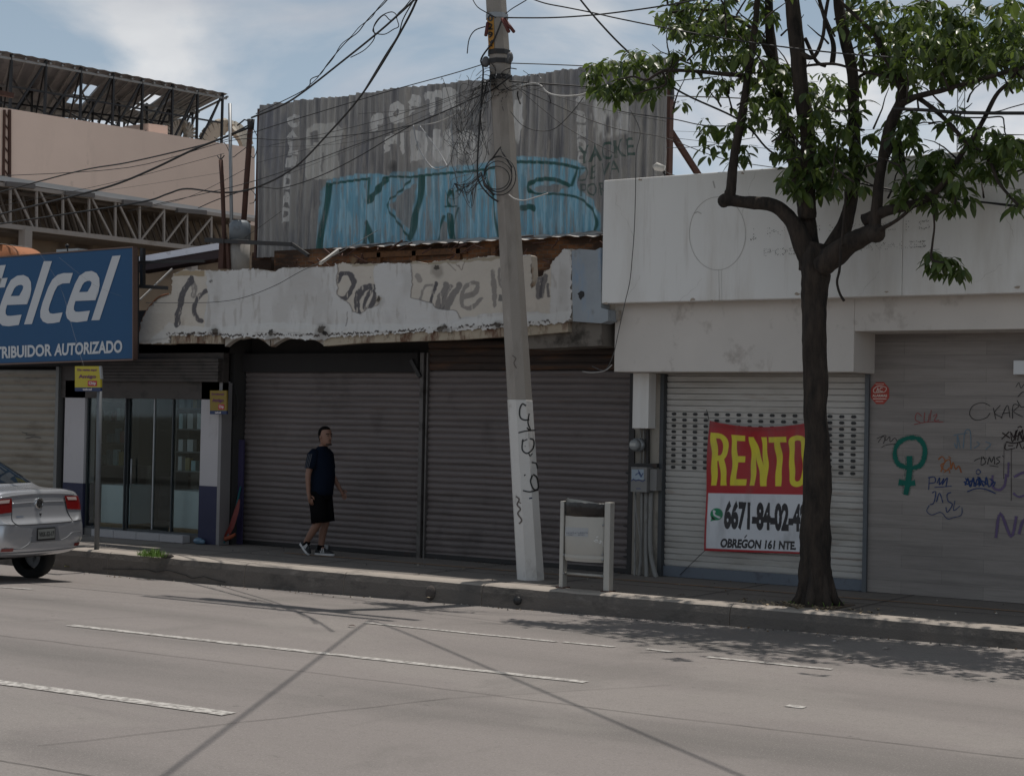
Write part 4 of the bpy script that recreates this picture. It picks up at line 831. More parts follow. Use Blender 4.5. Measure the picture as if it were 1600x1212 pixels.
br((1143, yt), (1152, yt), (1152, yb), (1143, yb)); br((1143, yt), (1167, yt), (1167, 685), (1143, 685)); br((1143, 711), (1163, 711), (1163, 721), (1143, 721)); br((1143, 748), (1167, 748), (1167, yb), (1143, yb))
br((1173, 677), (1181, 677), (1181, yb), (1173, yb)); br((1192, 677), (1200, 677), (1200, yb+1), (1192, yb+1)); br((1173, 677), (1181, 677), (1200, yb+1), (1191, yb+1))
br((1203, 677), (1231, 677), (1231, 687), (1203, 687)); br((1212.5, 677), (1221.5, 677), (1221.5, yb+1), (1212.5, yb+1))
ar([(1247, 680), (1239, 684), (1237, 700), (1237, 735), (1239, 751), (1247, 756), (1255, 751), (1257, 735), (1257, 700), (1255, 684), (1247, 680)], 8.5)
g.paint(L5, yel)
ink = (.02, .018, .022)
g.paint(m_text(Xw, Yw, '6671-84-02-42', [(1131, 827), (1262, 832), (1263, 786), (1133, 781)], .055), ink)
g.paint(m_text(Xw, Yw, 'OBREGON 161 NTE.', [(1126, 855), (1244, 859), (1245, 845), (1128, 840)], .05), ink)
g.paint(m_stroke(Xw, Yw, [(1164.5, 839.5), (1167, 836)], 1.8, 1), ink)
g.paint(m_stroke(Xw, Yw, [(1120, 803), (1120.5, 803)], 19, 1)+m_poly(Xw, Yw, [(1111, 814), (1113, 806), (1119, 812)], 1), (.0, .22, .09))
g.paint(m_stroke(Xw, Yw, smooth([(1116, 798), (1117, 804), (1124, 808)], 5), 2.6, 1), wht)
g.paint(m_stroke(Xw, Yw, [(1115.5, 798), (1117.5, 799)], 2.6, 1)+m_stroke(Xw, Yw, [(1122, 807), (1125, 808)], 2.6, 1), wht)
t = NT('banner_vinyl'); a = t.n('ShaderNodeAttribute', attribute_name='paint'); cc = t.mix(t.mul(t.ramp(t.noise(5, 5, (1, 1, .4)), .5, .75), .35), a.outputs['Color'], (.12, .11, .10)); t.base(cc); t.set(Roughness=.5); t.bump(t.noise(7, 3, (1.5, 1, .4)), .5, .03); mBAN = t.m
o = g.build('printed_cloth', mBAN, t_); s_ = o.modifiers.new('s', 'SOLIDIFY'); s_.thickness = .002; s_.offset = 1
b = MB(); b.tube([P(1101, 860, BNY), P(1062, 898, -.02)], .004, 5); b.tube([P(1108, 657, BNY), P(1104, 640, 0)], .004, 5); b.build('tie_cord', mCABLE, t_)
# ================= PHONE SHOP (left) =================
TY = -.5
T = thing('phone_shop', 'narrow glazed phone shop with white and navy piers under the blue sign', 'building', (-6.3, .4, .15))
mPW = M('white_pier_paint', (.42, .40, .41), .8, var=.05, stains=(((.25, .22, .2), .5, 3, (1, 1, .4), .6),)); mNAVY = M('navy_paint', (.018, .020, .055), .7, var=.15, stains=(((.05, .045, .06), .6, 6, (1, 1, 1), .6),))
def xT(x, y=700, Y=TY): return P(x, y, Y).x
zdiv = P(115, 754, TY).z; zg = P(220, 597, TY).z
for a, c_, zd in ((100, 131, zdiv), (313, 341, P(325, 759, TY).z)):
    b = MB(); b.box(xT(a), xT(c_), TY, TY+.22, zd, zg+.02); b.build('pier', mPW, T)
    b = MB(); b.box(xT(a)-.003, xT(c_)+.003, TY-.004, TY+.22, .155, zd-.001); b.build('plinth', mNAVY, T)
b = MB(); b.box(xT(341)+.004, xT(346), TY-.01, TY+.2, .155, zg+.0); b.build('edge_trim', M('dull_trim', (.22, .21, .21), .6, .2), T)
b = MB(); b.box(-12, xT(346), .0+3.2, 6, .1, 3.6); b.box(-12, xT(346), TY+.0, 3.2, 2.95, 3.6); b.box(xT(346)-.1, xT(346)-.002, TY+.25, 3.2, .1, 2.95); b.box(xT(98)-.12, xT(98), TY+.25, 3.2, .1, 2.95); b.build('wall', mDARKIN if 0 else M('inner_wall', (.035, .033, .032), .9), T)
# rolled shutter housing
b = MB(); n = 7; z0_ = zg+.01; z1_ = P(250, 560, TY-.1).z
for i in range(n): za = z0_+(z1_-z0_)*i/n; zb_ = z0_+(z1_-z0_)*(i+.88)/n; b.box(xT(131), xT(345), TY-.10+.01*(i % 2), TY+.1, za, zb_)
b.box(xT(92), xT(346), TY+.0, TY+.12, z1_-.6, z1_+.4); b.build('shutter_housing', M('brown_housing', (.06, .05, .045), .7, .1, stains=(((.02, .018, .016), .7, 3, (1, 1, 2), .5),)), T)
# glazing: frames, panes, door
mGL = NT('shop_glass'); mGL.base((.65, .72, .72)); mGL.set(Roughness=.02, IOR=1.45); mGL.b.inputs['Transmission Weight'].default_value = 0; 
gt = mGL.t; tr = gt.nodes.new('ShaderNodeBsdfTransparent'); tr.inputs[0].default_value = (.86, .90, .90, 1); gl = gt.nodes.new('ShaderNodeBsdfGlossy'); gl.inputs['Roughness'].default_value = .03; gl.inputs[0].default_value = (.9, .95, .95, 1); fr_ = gt.nodes.new('ShaderNodeFresnel'); fr_.inputs[0].default_value = 1.24; ms = gt.nodes.new('ShaderNodeMixShader')
gt.links.new(fr_.outputs[0], ms.inputs[0]); gt.links.new(tr.outputs[0], ms.inputs[1]); gt.links.new(gl.outputs[0], ms.inputs[2]); gt.links.new(ms.outputs[0], gt.nodes['Material Output'].inputs[0]); mGLASS = mGL.m
mALU = M('window_alu', (.06, .065, .07), .5, .4)
for a, c_, nm in ((133, 191, 'glass_panel'), (194, 263, 'glass_door'), (266, 312, 'glass_panel')):
    yo = TY+.06 if nm == 'glass_panel' else TY+.10
    b = MB(); b.box(xT(a), xT(c_), yo, yo+.008, .27, zg); p_ = b.build(nm, mGLASS, T)
    b = MB(); w_ = .014
    b.box(xT(a)-w_, xT(a), yo-.02, yo+.03, .26, zg); b.box(xT(c_), xT(c_)+w_, yo-.02, yo+.03, .26, zg); b.box(xT(a), xT(c_), yo-.018, yo+.028, zg-.03, zg); b.box(xT(a), xT(c_), yo-.018, yo+.028, .26, .29); b.build('frame', mALU, p_)
    if nm == 'glass_door':
        b = MB(); b.tube([(xT(202), yo-.05, .95), (xT(202), yo-.05, 1.35)], .012, 8); b.box(xT(232), xT(233.5), yo-.01, yo+.012, .3, zg-.04); b.build('handle', mGALV, p_)
# step / threshold in pale tiles
b = MB()
for i in range(4): x = xT(155)+(xT(298)-xT(155))*i/4; x2 = xT(155)+(xT(298)-xT(155))*(i+1)/4; b.box(x+.004, x2-.004, TY-.12, TY+.03, .155, .262)
b.build_each('threshold', M('pale_tile', (.36, .35, .36), .5, var=.06, stains=(((.2, .18, .17), .6, 4, (1, 1, 1), .58),)), T)
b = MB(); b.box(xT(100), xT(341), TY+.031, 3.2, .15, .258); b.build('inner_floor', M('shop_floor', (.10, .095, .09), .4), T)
# things inside, seen through the glass
def cabinet(xa, xb, Y, z1, label, colr=(.48, .54, .56)):
    x0 = xT(xa, 700, Y); x1 = xT(xb, 700, Y); t_ = thing('display_cabinet', label, 'cabinet', ((x0+x1)/2, Y, .26))
    b = MB(); b.box(x0, x1, Y, Y+.45, .34, z1); b.build('cabinet_body', M('cabinet_white', colr, .4, var=.04), t_, bevel=.005)
    b = MB(); b.box(x0-.01, x1+.01, Y-.01, Y+.46, .262, .338); b.build('base_board', M('light_wood', (.30, .19, .10), .5), t_)
    b = MB(); b.box(x0, x1, Y+.02, Y+.43, z1+.30, z1+.31); b.box(x0, x1, Y+.42, Y+.43, z1, z1+.3); b.build('glass_case', mGLASS, t_)
    return t_, x0, x1
cabinet(160, 205, TY+.25, .93, 'white display cabinet behind the left pane of the phone shop')
cabinet(268, 318, TY+.25, .90, 'white display cabinet behind the right pane of the phone shop')
def shelf(xa, xb, Y, zs_, label):
    x0 = xT(xa, 700, Y); x1 = xT(xb, 700, Y); t_ = thing('display_shelf', label, 'shelf', ((x0+x1)/2, Y, .26))
    b = MB()
    for z in zs_: b.box(x0, x1, Y, Y+.28, z, z+.02)
    b.box(x0-.02, x0, Y, Y+.28, .262, 2.4); b.box(x1, x1+.02, Y, Y+.28, .262, 2.4); b.build('shelf_frame', mALU, t_); return t_, x0, x1
s1, sx0, sx1 = shelf(275, 315, TY+.8, (1.15, 1.45, 1.8, 2.12), 'glass fronted shelf with phone boxes at the right of the shop')
s2, sy0, sy1 = shelf(140, 195, TY+.8, (1.2, 1.55, 1.9, 2.2), 'dark shelf with small goods at the left of the shop')
pal = [(.22, .32, .35), (.30, .32, .33), (.08, .13, .16), (.36, .40, .42), (.10, .03, .035), (.16, .13, .04)]
k = 0
for (xa, xb, zs_, side_) in ((sx0, sx1, (1.17, 1.47, 1.82, 2.14), 'right'), (sy0, sy1, (1.22, 1.57, 1.92), 'left')):
    for z in zs_:
        x = xa+.03
        while x < xb-.12:
            w_ = rnd.uniform(.07, .13); h_ = rnd.uniform(.13, .25); c_ = pal[rnd.randrange(6)]
            b = MB(); b.box(x, x+w_, TY+.82, TY+.9, z, z+h_); o = b.build('phone_box', M('carton_%d' % k, c_, .5), None, (x, TY+.82, z)); k += 1
            tag(o, 'small boxed phone on the %s shelf inside the phone shop' % side_, 'box', 'phone boxes on the %s shelf inside the shop' % side_); x += w_+rnd.uniform(.03, .10)
t_ = thing('shop_counter', 'low white printed counter in the dark back of the phone shop', 'counter', (xT(225, 700, 1.6), 1.6, .26))
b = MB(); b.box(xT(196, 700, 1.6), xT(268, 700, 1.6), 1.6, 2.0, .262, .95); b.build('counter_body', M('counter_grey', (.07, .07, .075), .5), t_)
b = MB(); b.box(xT(196, 700, 1.6)-.03, xT(268, 700, 1.6)+.03, 1.57, 2.03, .951, .99); b.build('counter_top', M('counter_top', (.09, .08, .08), .4), t_)
# blue plastic bag on the threshold
t_ = None
b = MB(); q = P(310, 842, TY-.06); b.ell((q.x, q.y, .20), (.10, .05, .05), 12, 6); b.ell((q.x+.08, q.y, .19), (.05, .04, .035), 10, 6)
tag(b.build('plastic_bottle', M('blue_clear_plastic', (.10, .17, .24), .2), None, (q.x, q.y, .157)), 'crushed pale blue plastic bottle lying beside the end of the white threshold', 'bottle')
# red broom / folded umbrella leaning in the corner
q0 = G(352, 846, .157); t_ = thing('red_broom', 'red broom with a teal handle leaning in the corner by the purple panel', 'broom', q0)
b = MB(); b.tube([P(350, 848, -.45), P(362, 825, -.35), P(376, 760, -.16)], .014, 8); b.build('handle', M('teal_plastic', (.02, .12, .14), .4), t_)
b = MB(); b.loft([[tuple(P(x-w_, y, -.40)), tuple(P(x+w_, y+1, -.40)), tuple(P(x+w_, y, -.30)), tuple(P(x-w_, y-1, -.30))] for x, y, w_ in ((345, 848, 1.5), (352, 840, 4), (362, 822, 4), (370, 796, 3.5), (374, 780, 1.2))]); b.build('bristles', M('red_plastic', (.13, .012, .008), .5), t_)
b = MB(); b.tube([P(352, 842, -.45), P(362, 838, -.45), P(368, 834, -.43)], [.035, .03, .02], 8); b.build('rag', M('orange_cloth', (.22, .05, .02), .9), t_)
# neighbouring shop with the pale brown shutter
N_ = thing('shuttered_shop', 'low shop behind the silver car closed by a pale brown roller shutter', 'building', (-9.5, .4, .15))
xq = P(88, 700, TY).x; zq = P(40, 578, TY).z
b = MB(); shutter(b, -13.5, xq, .155, zq, TY, .115, .018)
o = b.build('roller_shutter', M('pale_brown_shutter', (.215, .19, .155), .6, .1, var=.12, stains=(((.10, .08, .06), .6, 2, (.6, 1, 3), .52),)), N_)
b = MB(); f4 = lambda x, y: P(x, y, TY-.03); b.ribbon([(34, 675), (42, 677), (40, 679), (55, 679)], 1, f4); b.ribbon([(40, 685), (52, 682), (64, 684)], 1, f4); b.build('scribble', BLACK, o)
b = MB(); b.box(xq+.003, xq+.07, TY-.05, TY+.1, .15, zq+.05); b.build('guide_rail', M('alu_rail', (.15, .15, .145), .5, .3), N_)
b = MB(); b.box(-13.5, xq+.07, TY+.12, 4, .15, 3.4); b.box(-13.5, xT(131), TY-.02, TY+.119, zq+.06, 3.4); b.build('wall', mDARKIN, N_)
b = MB(); b.box(xq+.08, xT(99), TY+.05, TY+.2, .15, 3.2); b.build('dark_gap', BLACK, N_)
# ================= BLUE SIGN =================
SY = -1.3
z0_ = P(208, 560, SY).z; z1_ = P(208, 388, SY).z; xe = P(208, 470, SY).x; xw = P(-78, 470, SY).x
S = thing('shop_sign', 'large blue phone company lightbox sign projecting above the phone shop', 'sign', ((xe+xw)/2, SY, z0_))
tilt = [P(-78, 570, SY), P(208, 560, SY), P(208, 387.5, SY), P(-78, 409, SY)]
b = MB(); b.prism([v+Vector((0, .002, 0)) for v in tilt], (0, .07, 0)); b.build('panel', M('sign_blue', (.002, .062, .165), .6, var=.06, vs=1), S)
b = MB()
off = Vector((.03, 0, 0)); b.prism([tilt[1]+Vector((.004, -.02, -.01)), tilt[1]+Vector((.02, -.02, -.01)), tilt[2]+Vector((.02, -.02, .01)), tilt[2]+Vector((.004, -.02, .01))], (0, .09, 0))
for a, c_ in ((0, 1), (3, 2)):
    dz = -.015 if a == 0 else .015; b.bar(tilt[a]+Vector((0, .036, dz)), tilt[c_]+Vector((0, .036, dz)), .02, .08, (0, 1, 0))
b.build('frame', M('sign_frame', (.14, .09, .075), .5, .4), S)
b = MB(); b.bar(P(212, 400, SY+.2), P(212, 560, SY+.2), .07); b.bar(P(223, 388, -.8), P(223, 450, -.8), .06); b.bar(P(213, 447, SY+.3), P(262, 450, -.8), .05); b.bar(P(213, 410, SY+.3), P(320, 408, -.6), .04); b.build('support_bracket', mDARKMETAL, S)
fs = lambda x, y: P(x, y, SY-.004)
mLET = M('sign_letters', (.50, .51, .53), .45, var=.03)
def C1(x, y): return (x/6.06, 380+y/6.06)
def polyl(mb, pts, o_=0): mb.add([fs(*C1(*p))+Vector((0, -o_, 0)) for p in pts], [tuple(range(len(pts)))])
b = MB()
polyl(b, [(415, 170), (492, 170), (302, 765), (228, 768)]); polyl(b, [(1063, 122), (1143, 115), (942, 727), (865, 730)])
def letter_c(dx, dy, e):
    # outer and inner outlines of c / e, traced
    if not e:
        o_ = [(690, 282), (600, 283), (545, 300), (495, 345), (455, 420), (400, 570), (382, 640), (382, 700), (405, 740), (450, 760), (500, 757), (565, 745), (593, 655), (500, 668), (470, 660), (460, 630), (470, 585), (515, 460), (545, 405), (590, 382), (660, 378)]
    polyl(b, o_)
letter_c(0, 0, False)
def strip_loop(outer, inner):
    v = [fs(*C1(*p)) for p in outer]+[fs(*C1(*p)) for p in inner]; n = len(outer); b.add(v, [(i, i+1, n+i+1, n+i) for i in range(n-1)])
def letter_e(dx, dy):
    outer = [(905, 540), (930, 470), (943, 400), (940, 330), (915, 285), (870, 263), (810, 270), (750, 310), (710, 385), (670, 490), (632, 600), (622, 660), (635, 710), (670, 742), (730, 748), (825, 735)]
    inner = [(835, 545), (830, 458), (862, 400), (868, 370), (850, 355), (825, 358), (800, 370), (780, 395), (765, 430), (745, 470), (710, 560), (700, 600), (700, 630), (715, 648), (745, 650), (852, 638)]
    inner[0] = (822, 458)
    o2 = [(x+dx, y+dy) for x, y in outer]; i2 = [(x+dx, y+dy) for x, y in inner]
    strip_loop(o2[:10], i2[:10]); strip_loop(o2[9:], i2[9:])
    polyl(b, [(x+dx, y+dy) for x, y in ((750, 463), (925, 458), (905, 540), (715, 547))], .004)
letter_e(0, 0); letter_e(-647, 38)
polyl(b, [(-40, 215), (55, 205), (-60, 600), (-70, 760), (-150, 780), (-170, 700), (-120, 500)]); polyl(b, [(-130, 345), (72, 328), (44, 418), (-150, 430)])
b.build('logo_letters', mLET, S)
b = MB()
add_text(b, 'AUTORIZADO', [fs(84.5, 556), fs(191, 551), fs(191, 531), fs(86, 537)], .035); add_text(b, 'DISTRIBUIDOR', [fs(-31, 562), fs(81, 556), fs(81, 537), fs(-31, 543)], .035)
b.build('lettering', mLET, S)
# yellow plaques
mYEL2 = M('shaded_yellow', (.22, .15, .02), .6); mYEL = M('plaque_yellow', (.42, .34, .015), .5, var=.05); mPUR = M('plaque_purple', (.12, .02, .10), .6); mREDP = M('plaque_red', (.38, .03, .04), .6); mNVP = M('plaque_navy', (.01, .025, .09), .5)  # second, darker yellow puts the deeper shade into the pier plaque's colour
def plaque(t_, x0, y0, x1, y1, Y, dark=False):
    f5 = lambda x, y: P(x, y, Y); W_ = x1-x0; H_ = y1-y0; X_ = lambda u: x0+W_*u; Yp = lambda v: y0+H_*v
    def rect(mb, u0, v0, u1, v1, o, th): mb.prism([P(X_(u0), Yp(v1), Y-o), P(X_(u1), Yp(v1), Y-o), P(X_(u1), Yp(v0), Y-o), P(X_(u0), Yp(v0), Y-o)], (0, th, 0))
    b = MB(); rect(b, 0, 0, 1, .85, 0, .03); b.build('face', mYEL2 if dark else mYEL, t_)
    b = MB(); rect(b, 0, .852, 1, 1, 0, .03); b.build('footer', mNVP, t_)
    tx = lambda mb, s, u0, v0, u1, v1: add_text(mb, s, [P(X_(u0), Yp(v1), Y-.006), P(X_(u1), Yp(v1), Y-.006), P(X_(u1), Yp(v0), Y-.006), P(X_(u0), Yp(v0), Y-.006)], .03)
    b = MB(); tx(b, 'De venta aqui', .10, .10, .84, .22); tx(b, 'Amigo', .14, .34, .82, .52); b.build('lettering', mPUR, t_)
    b = MB(); rect(b, .50, .58, .86, .80, .003, .002); b.build('red_badge', mREDP, t_)
    b = MB(); tx(b, 'Chip', .54, .62, .82, .77); tx(b, 'telcel', .3, .88, .66, .97); b.build('white_lettering', M('plaque_white', (.6, .55, .55), .6), t_)
q = G(151, 858, .155); t_ = thing('post_sign', 'tall grey kerbside post with small yellow plaque before the phone shop', 'sign', q)
yp = q.y
b = MB(); b.tube([P(151, 858, yp), P(154, 720, yp), P(156, 575, yp)], .036, 12); b.build('post', M('post_grey', (.15, .16, .17), .6, .4, stains=(((.08, .06, .05), .6, 8, (1, 1, 1), .58),)), t_)
plaque(t_, 117, 572, 157, 611, yp-.045); b = MB(); b.bar(P(157, 572, yp-.04), P(159, 592, yp-.04), .03); b.build('clip', mGALV, t_)
q = P(341, 645, TY-.15); t_ = thing('wall_plaque', 'shaded yellow plaque hanging on the white pier beside the round meter', 'plaque', (q.x, TY, q.z))
plaque(t_, 328, 610, 354, 647, TY-.15, True); b = MB(); b.bar(P(341, 612, TY-.12), P(341, 612, -.1), .02); b.build('bracket', mDARKMETAL, t_)

# ================= BACKGROUND LEFT: truss canopy, pink building, rusty vault =================
dr = (math.sin(R(6.8)), math.cos(R(6.8)))
mPINK = M('pink_plaster', (.74, .57, .48), .9, var=.09, vs=.9, stains=(((.58, .45, .38), .5, 1.2, (1, 1, .3), .6), ((.30, .24, .2), .7, 3, (1, 1, .5), .66)))
PA = (-22.7, 10, 0)
K = thing('pink_building', 'tall pale pink blank-walled building with a steel rooftop canopy far left', 'building', (-23, 12, -.4))
q = lambda x, y: PV(x, y, PA, dr)
bk = Vector((-6, .7, 0))
w4 = [q(-60, 420), q(398, 420), q(398, 232), q(100, 184), q(15, 170), q(-60, 160)]
b = MB(); b.prism(w4, bk); b.build('wall', mPINK, K)
b = MB(); b.bar(q(13, 172)+Vector((.05, 0, 0)), q(13, 300)+Vector((.05, 0, 0)), .06); b.bar(q(5, 172)+Vector((.05, 0, 0)), q(3, 300)+Vector((.05, 0, 0)), .05)
for y in range(175, 300, 18): b.bar(q(4, y)+Vector((.05, 0, 0)), q(13, y+12)+Vector((.05, 0, 0)), .03)
b.bar(q(-20, 143)+Vector((.1, 0, 0)), q(16, 150)+Vector((.1, 0, 0)), .12); b.build('ladder_frame', mRUSTSTEEL, K)
# rooftop canopy: inclined sheet with skylight gaps, struts and trusses
RA = Vector(PA)+Vector((-.6, 0, 0)); q2 = lambda x, y: PV(x, y, RA, dr); RB = RA+Vector((-5.5, 0, 0)); q3 = lambda x, y: PV(x, y, RB, dr)
fe0, fe1 = q2(-40, 72), q2(356, 147); be0, be1 = q3(-60, 172), q3(262, 194)
def sheetp(u, v): return (fe0*(1-u)+fe1*u)*(1-v)+(be0*(1-u)+be1*u)*v
b = MB(); nu, nv = 44, 10
vs = [sheetp(i/nu, j/nv)+Vector((0, 0, .02*(i % 2))) for j in range(nv+1) for i in range(nu+1)]
fsx = [(j*(nu+1)+i, j*(nu+1)+i+1, (j+1)*(nu+1)+i+1, (j+1)*(nu+1)+i) for j in range(nv) for i in range(nu) if not (i in (19, 20, 21) and 3 <= j <= 6) and not (i in (32, 33, 34) and 3 <= j <= 6)]
b.add(vs, fsx); b.build('canopy_sheet', M('canopy_sheet', (.30, .30, .31), .6, .3, stains=(((.06, .055, .055), .5, 1.5, (1, 1, 1), .5),)), K)
b = MB()
for i in range(0, 23): u = i/22; b.bar(sheetp(u, 0)+Vector((0, 0, -.08)), sheetp(u, 1)+Vector((0, 0, -.08)), .05)
for v in (.02, .45, .9): b.bar(sheetp(0, v)+Vector((0, 0, -.12)), sheetp(1, v)+Vector((0, 0, -.12)), .06)
b.build('rafters', M('rafter_grey', (.26, .26, .26), .6, .3), K)
b = MB()
xsn = [12, 62, 115, 165, 212, 262, 305, 349]
for i, x in enumerate(xsn):
    u = (x+40)/396; T0 = sheetp(u, .02); bx = Vector((T0.x, T0.y, q2(x, 172+(x-15)*.163).z-.2)); b.bar(T0, bx, .06)
    M0 = sheetp(u, .5); b.bar(M0, Vector((M0.x, M0.y, bx.z)), .05)
    if i: b.bar(T0, pb, .05); b.bar(M0, pb2, .05); b.bar(Vector((T0.x, T0.y, (T0.z+bx.z)/2)), Vector((pT.x, pT.y, (pT.z+pb.z)/2)), .045); b.bar(M0+Vector((0, 0, -.5)), pM+Vector((0, 0, -.5)), .05); b.bar(bx, pM+Vector((0, 0, -.5)), .04); b.bar(M0+Vector((0, 0, -.5)), pT+Vector((0, 0, -.6)), .035)
    pb = bx; pb2 = Vector((M0.x, M0.y, bx.z)); pT = T0; pM = M0
    b.bar(T0, pb2, .04)
    B0 = sheetp(u, .97); b.bar(B0, Vector((B0.x, B0.y, bx.z-.3)), .05)
b.build('canopy_frame', M('black_steel', (.018, .018, .02), .5, .3), K)
b = MB(); b.prism([q2(232, 193), q2(262, 197), q2(262, 212), q2(232, 208)], Vector((-1, 0, 0))); b.build('roof_block', mPINK, K)
b = MB(); AR = Vector(PA)+Vector((-1.5, 0, 0)); q4 = lambda x, y: PV(x, y, AR, dr)
for cx, cy, rx, ry in ((352, 236, 34, 38), (282, 215, 16, 16)):
    pts = [q4(cx-rx*math.cos(a), cy-ry*math.sin(a)) for a in [math.pi*i/16 for i in range(17)]]
    for a_, c_ in zip(pts[:-1], pts[1:]): b.bar(a_, c_, .14, .5, (0, 1, 0))
b.build('roof_arch', M('arch_cream', (.42, .38, .32), .8), K)
# white-edged truss canopy in front of it
CA_ = (-16.6, 5, 0); c5 = lambda x, y: PV(x, y, CA_, dr)
V = thing('truss_canopy', 'long canopy roof with white edge and pale open trusses in front of the pink building', 'canopy', (-16.6, 6, -.4))
wv = Vector((-5, .5, 0))
b = MB(); b.prism([c5(-60, 265), c5(405, 338), c5(405, 345), c5(-60, 273)], wv*1.0); b.build('roof_sheet', M('white_edge_sheet', (.46, .45, .44), .5, var=.05), V)
mTR = M('truss_paint', (.33, .285, .255), .7, stains=(((.2, .16, .13), .6, 3, (1, 1, 1), .55),))
b = MB(); tq = lambda x: 282+x*.153; bq = lambda x: 352+x*.118
b.bar(c5(-60, tq(-60)+7), c5(400, tq(400)+1), .10, .08); b.bar(c5(-60, bq(-60)), c5(330, bq(330)), .10, .10)
b2 = MB()
for j in range(5):
    o_ = wv*(.045*(j+1)); b2.bar(c5(-60, 352)+o_, c5(400, bq(400)-3)+o_, .08); b2.bar(c5(-60, 290)+o_, c5(400, 345)+o_, .08)
    for i in range(12): x = -30+36*i; b2.bar(c5(x, tq(x)+8)+o_, c5(x+18, bq(x+18))+o_, .04)
xv = [-25, 16, 57, 98, 139, 180, 218, 256, 292, 330]
for i, x in enumerate(xv):
    b.bar(c5(x, tq(x)+6), c5(x, bq(x)), .045)
    if i < len(xv)-1:
        if i < 6: b.bar(c5(x+5, tq(x)+8), c5(xv[i+1]-4, bq(xv[i+1])), .04)
        else: b.bar(c5(xv[i+1], tq(xv[i+1])+8), c5(x, bq(x)), .04)
b.build('front_truss', mTR, V)
b2.build('rear_truss', M('rear_truss_paint', (.12, .09, .07), .8), V)
b = MB()
for x in (50, 143, 233, 318): b.bar(c5(x-45, tq(x)-2)+Vector((.06, 0, 0)), c5(x, tq(x)+2)+Vector((.06, 0, 0)), .12, .10)
b.build_each('gutter_segment', M('gutter_grey', (.13, .115, .11), .7), V)
b = MB(); b.bar(c5(40, bq(40)+3), c5(40, bq(40)+3)+Vector((0, 0, -6)), .2); b.bar(c5(300, bq(300)), c5(300, bq(300))+Vector((0, 0, -6)), .2); b.build_each('column', mTR, V)
b = MB(); b.prism([c5(-80, 500), c5(420, 500), c5(420, 350), c5(-80, 300)], (0, 0, 0)) if 0 else None
b.prism([c5(-80, 560)+wv*.25, c5(480, 560)+wv*.25, c5(480, 352)+wv*.25, c5(-80, 278)+wv*.25], Vector((-.3, .03, 0))); b.build('back_wall', M('brown_wall', (.24, .18, .13), .9, stains=(((.05, .035, .03), .8, .8, (1, 1, 1), .5), ((.28, .2, .12), .5, 2, (1, 1, 1), .62))), V)
# low buildings roofs between sign and truss
RV = thing('rusty_vault', 'small rust-orange barrel vaulted roof with a white band behind the blue sign', 'roof', (-12, 1.2, 3.4))
b = MB(); q = P(8, 400, .6); rr = 1.05; b.smooth = True
rings = []
for yy_ in (.6, .8, 1.0, 1.2): rings.append([(q.x-.3+.62*math.cos(a), yy_, q.z-.08+.30*math.sin(a)) for a in [math.pi*i/18 for i in range(19)]]+[(q.x-.3-.62, yy_, q.z-.8), (q.x-.3+.62, yy_, q.z-.8)])
b.loft(rings); b.build('vault', M('rust_sheet', (.36, .14, .06), .8, .1, var=.2, vs=4, stains=(((.12, .05, .03), .8, 4, (1, 1, 1), .55), ((.45, .28, .2), .6, 3, (1, 2, 1), .6))), RV)
b = MB(); b.smooth = True; b.loft([[(q.x-.3+.63*math.cos(a), yy_, q.z-.08+.31*math.sin(a)) for a in [math.pi*(.38+.12*i/6) for i in range(7)]] for yy_ in (.55, 1.2)], False); b.build('white_band', M('band_white', (.5, .48, .46), .7), RV)
t_ = thing('lean_to_roof', 'dark lean-to roof with a shiny metal gutter between the blue sign and the masts', 'roof', (-6.3, .2, 3.6))
b = MB(); b.prism([P(210, 402, -.05), P(350, 378, -.05), P(352, 388, -.05), P(210, 412, -.05)], (0, .12, 0)); b.build('shiny_gutter', M('bright_metal', (.55, .52, .54), .35, .7, stains=(((.15, .1, .1), .5, 4, (1, 1, 1), .55),)), t_)
b = MB(); b.prism([P(210, 412, -.03), P(350, 389, -.03), P(350, 402, -.03), P(210, 425, -.03)], (0, .3, 0)); b.build('eave_board', M('dark_red_board', (.05, .03, .03), .8), t_)
b = MB(); b.box(-6.15, -4.95, .25, 4, 2.9, 3.93); b.box(-12, -6.152, .25, 4, 2.9, 3.6); b.build('attic_wall', mBRICK, t_)
b = MB()
for i in range(16): x = rnd.uniform(-6.6, -4.8); p = Vector((x, -.3, rnd.uniform(3.5, 3.95))); b.bar(p, p+Vector((rnd.uniform(-.4, .4), rnd.uniform(-.1, .1), rnd.uniform(-.1, .1))), .02)
b.build('scrap_timber', mRUSTSTEEL, t_)['kind'] = 'stuff'
# cream arched end panel next to the sign
t_ = thing('arched_panel', 'cream quarter-arch plaster panel with rusty rim between the blue sign and the peeling fascia', 'panel', P(240, 540, FY+.03))
arc = [(216, 537), (218, 520), (222, 502), (230, 485), (240, 471), (250, 463), (263, 459), (268, 459), (268, 538)]
b = MB(); b.prism([P(x, y, FY+.03) for x, y in arc], (0, .1, 0)); b.build('plaster', mLIP if 0 else M('cream_plaster', (.44, .37, .29), .9, stains=(((.2, .13, .08), .6, 5, (1, 1, .5), .6),)), t_)
b = MB(); qq = [P(x, y, FY+.02) for x, y in smooth(arc[:7], 4)]; b.tube(qq, .013, 6); b.build('rim', M('rust_rim', (.25, .11, .06), .7), t_)
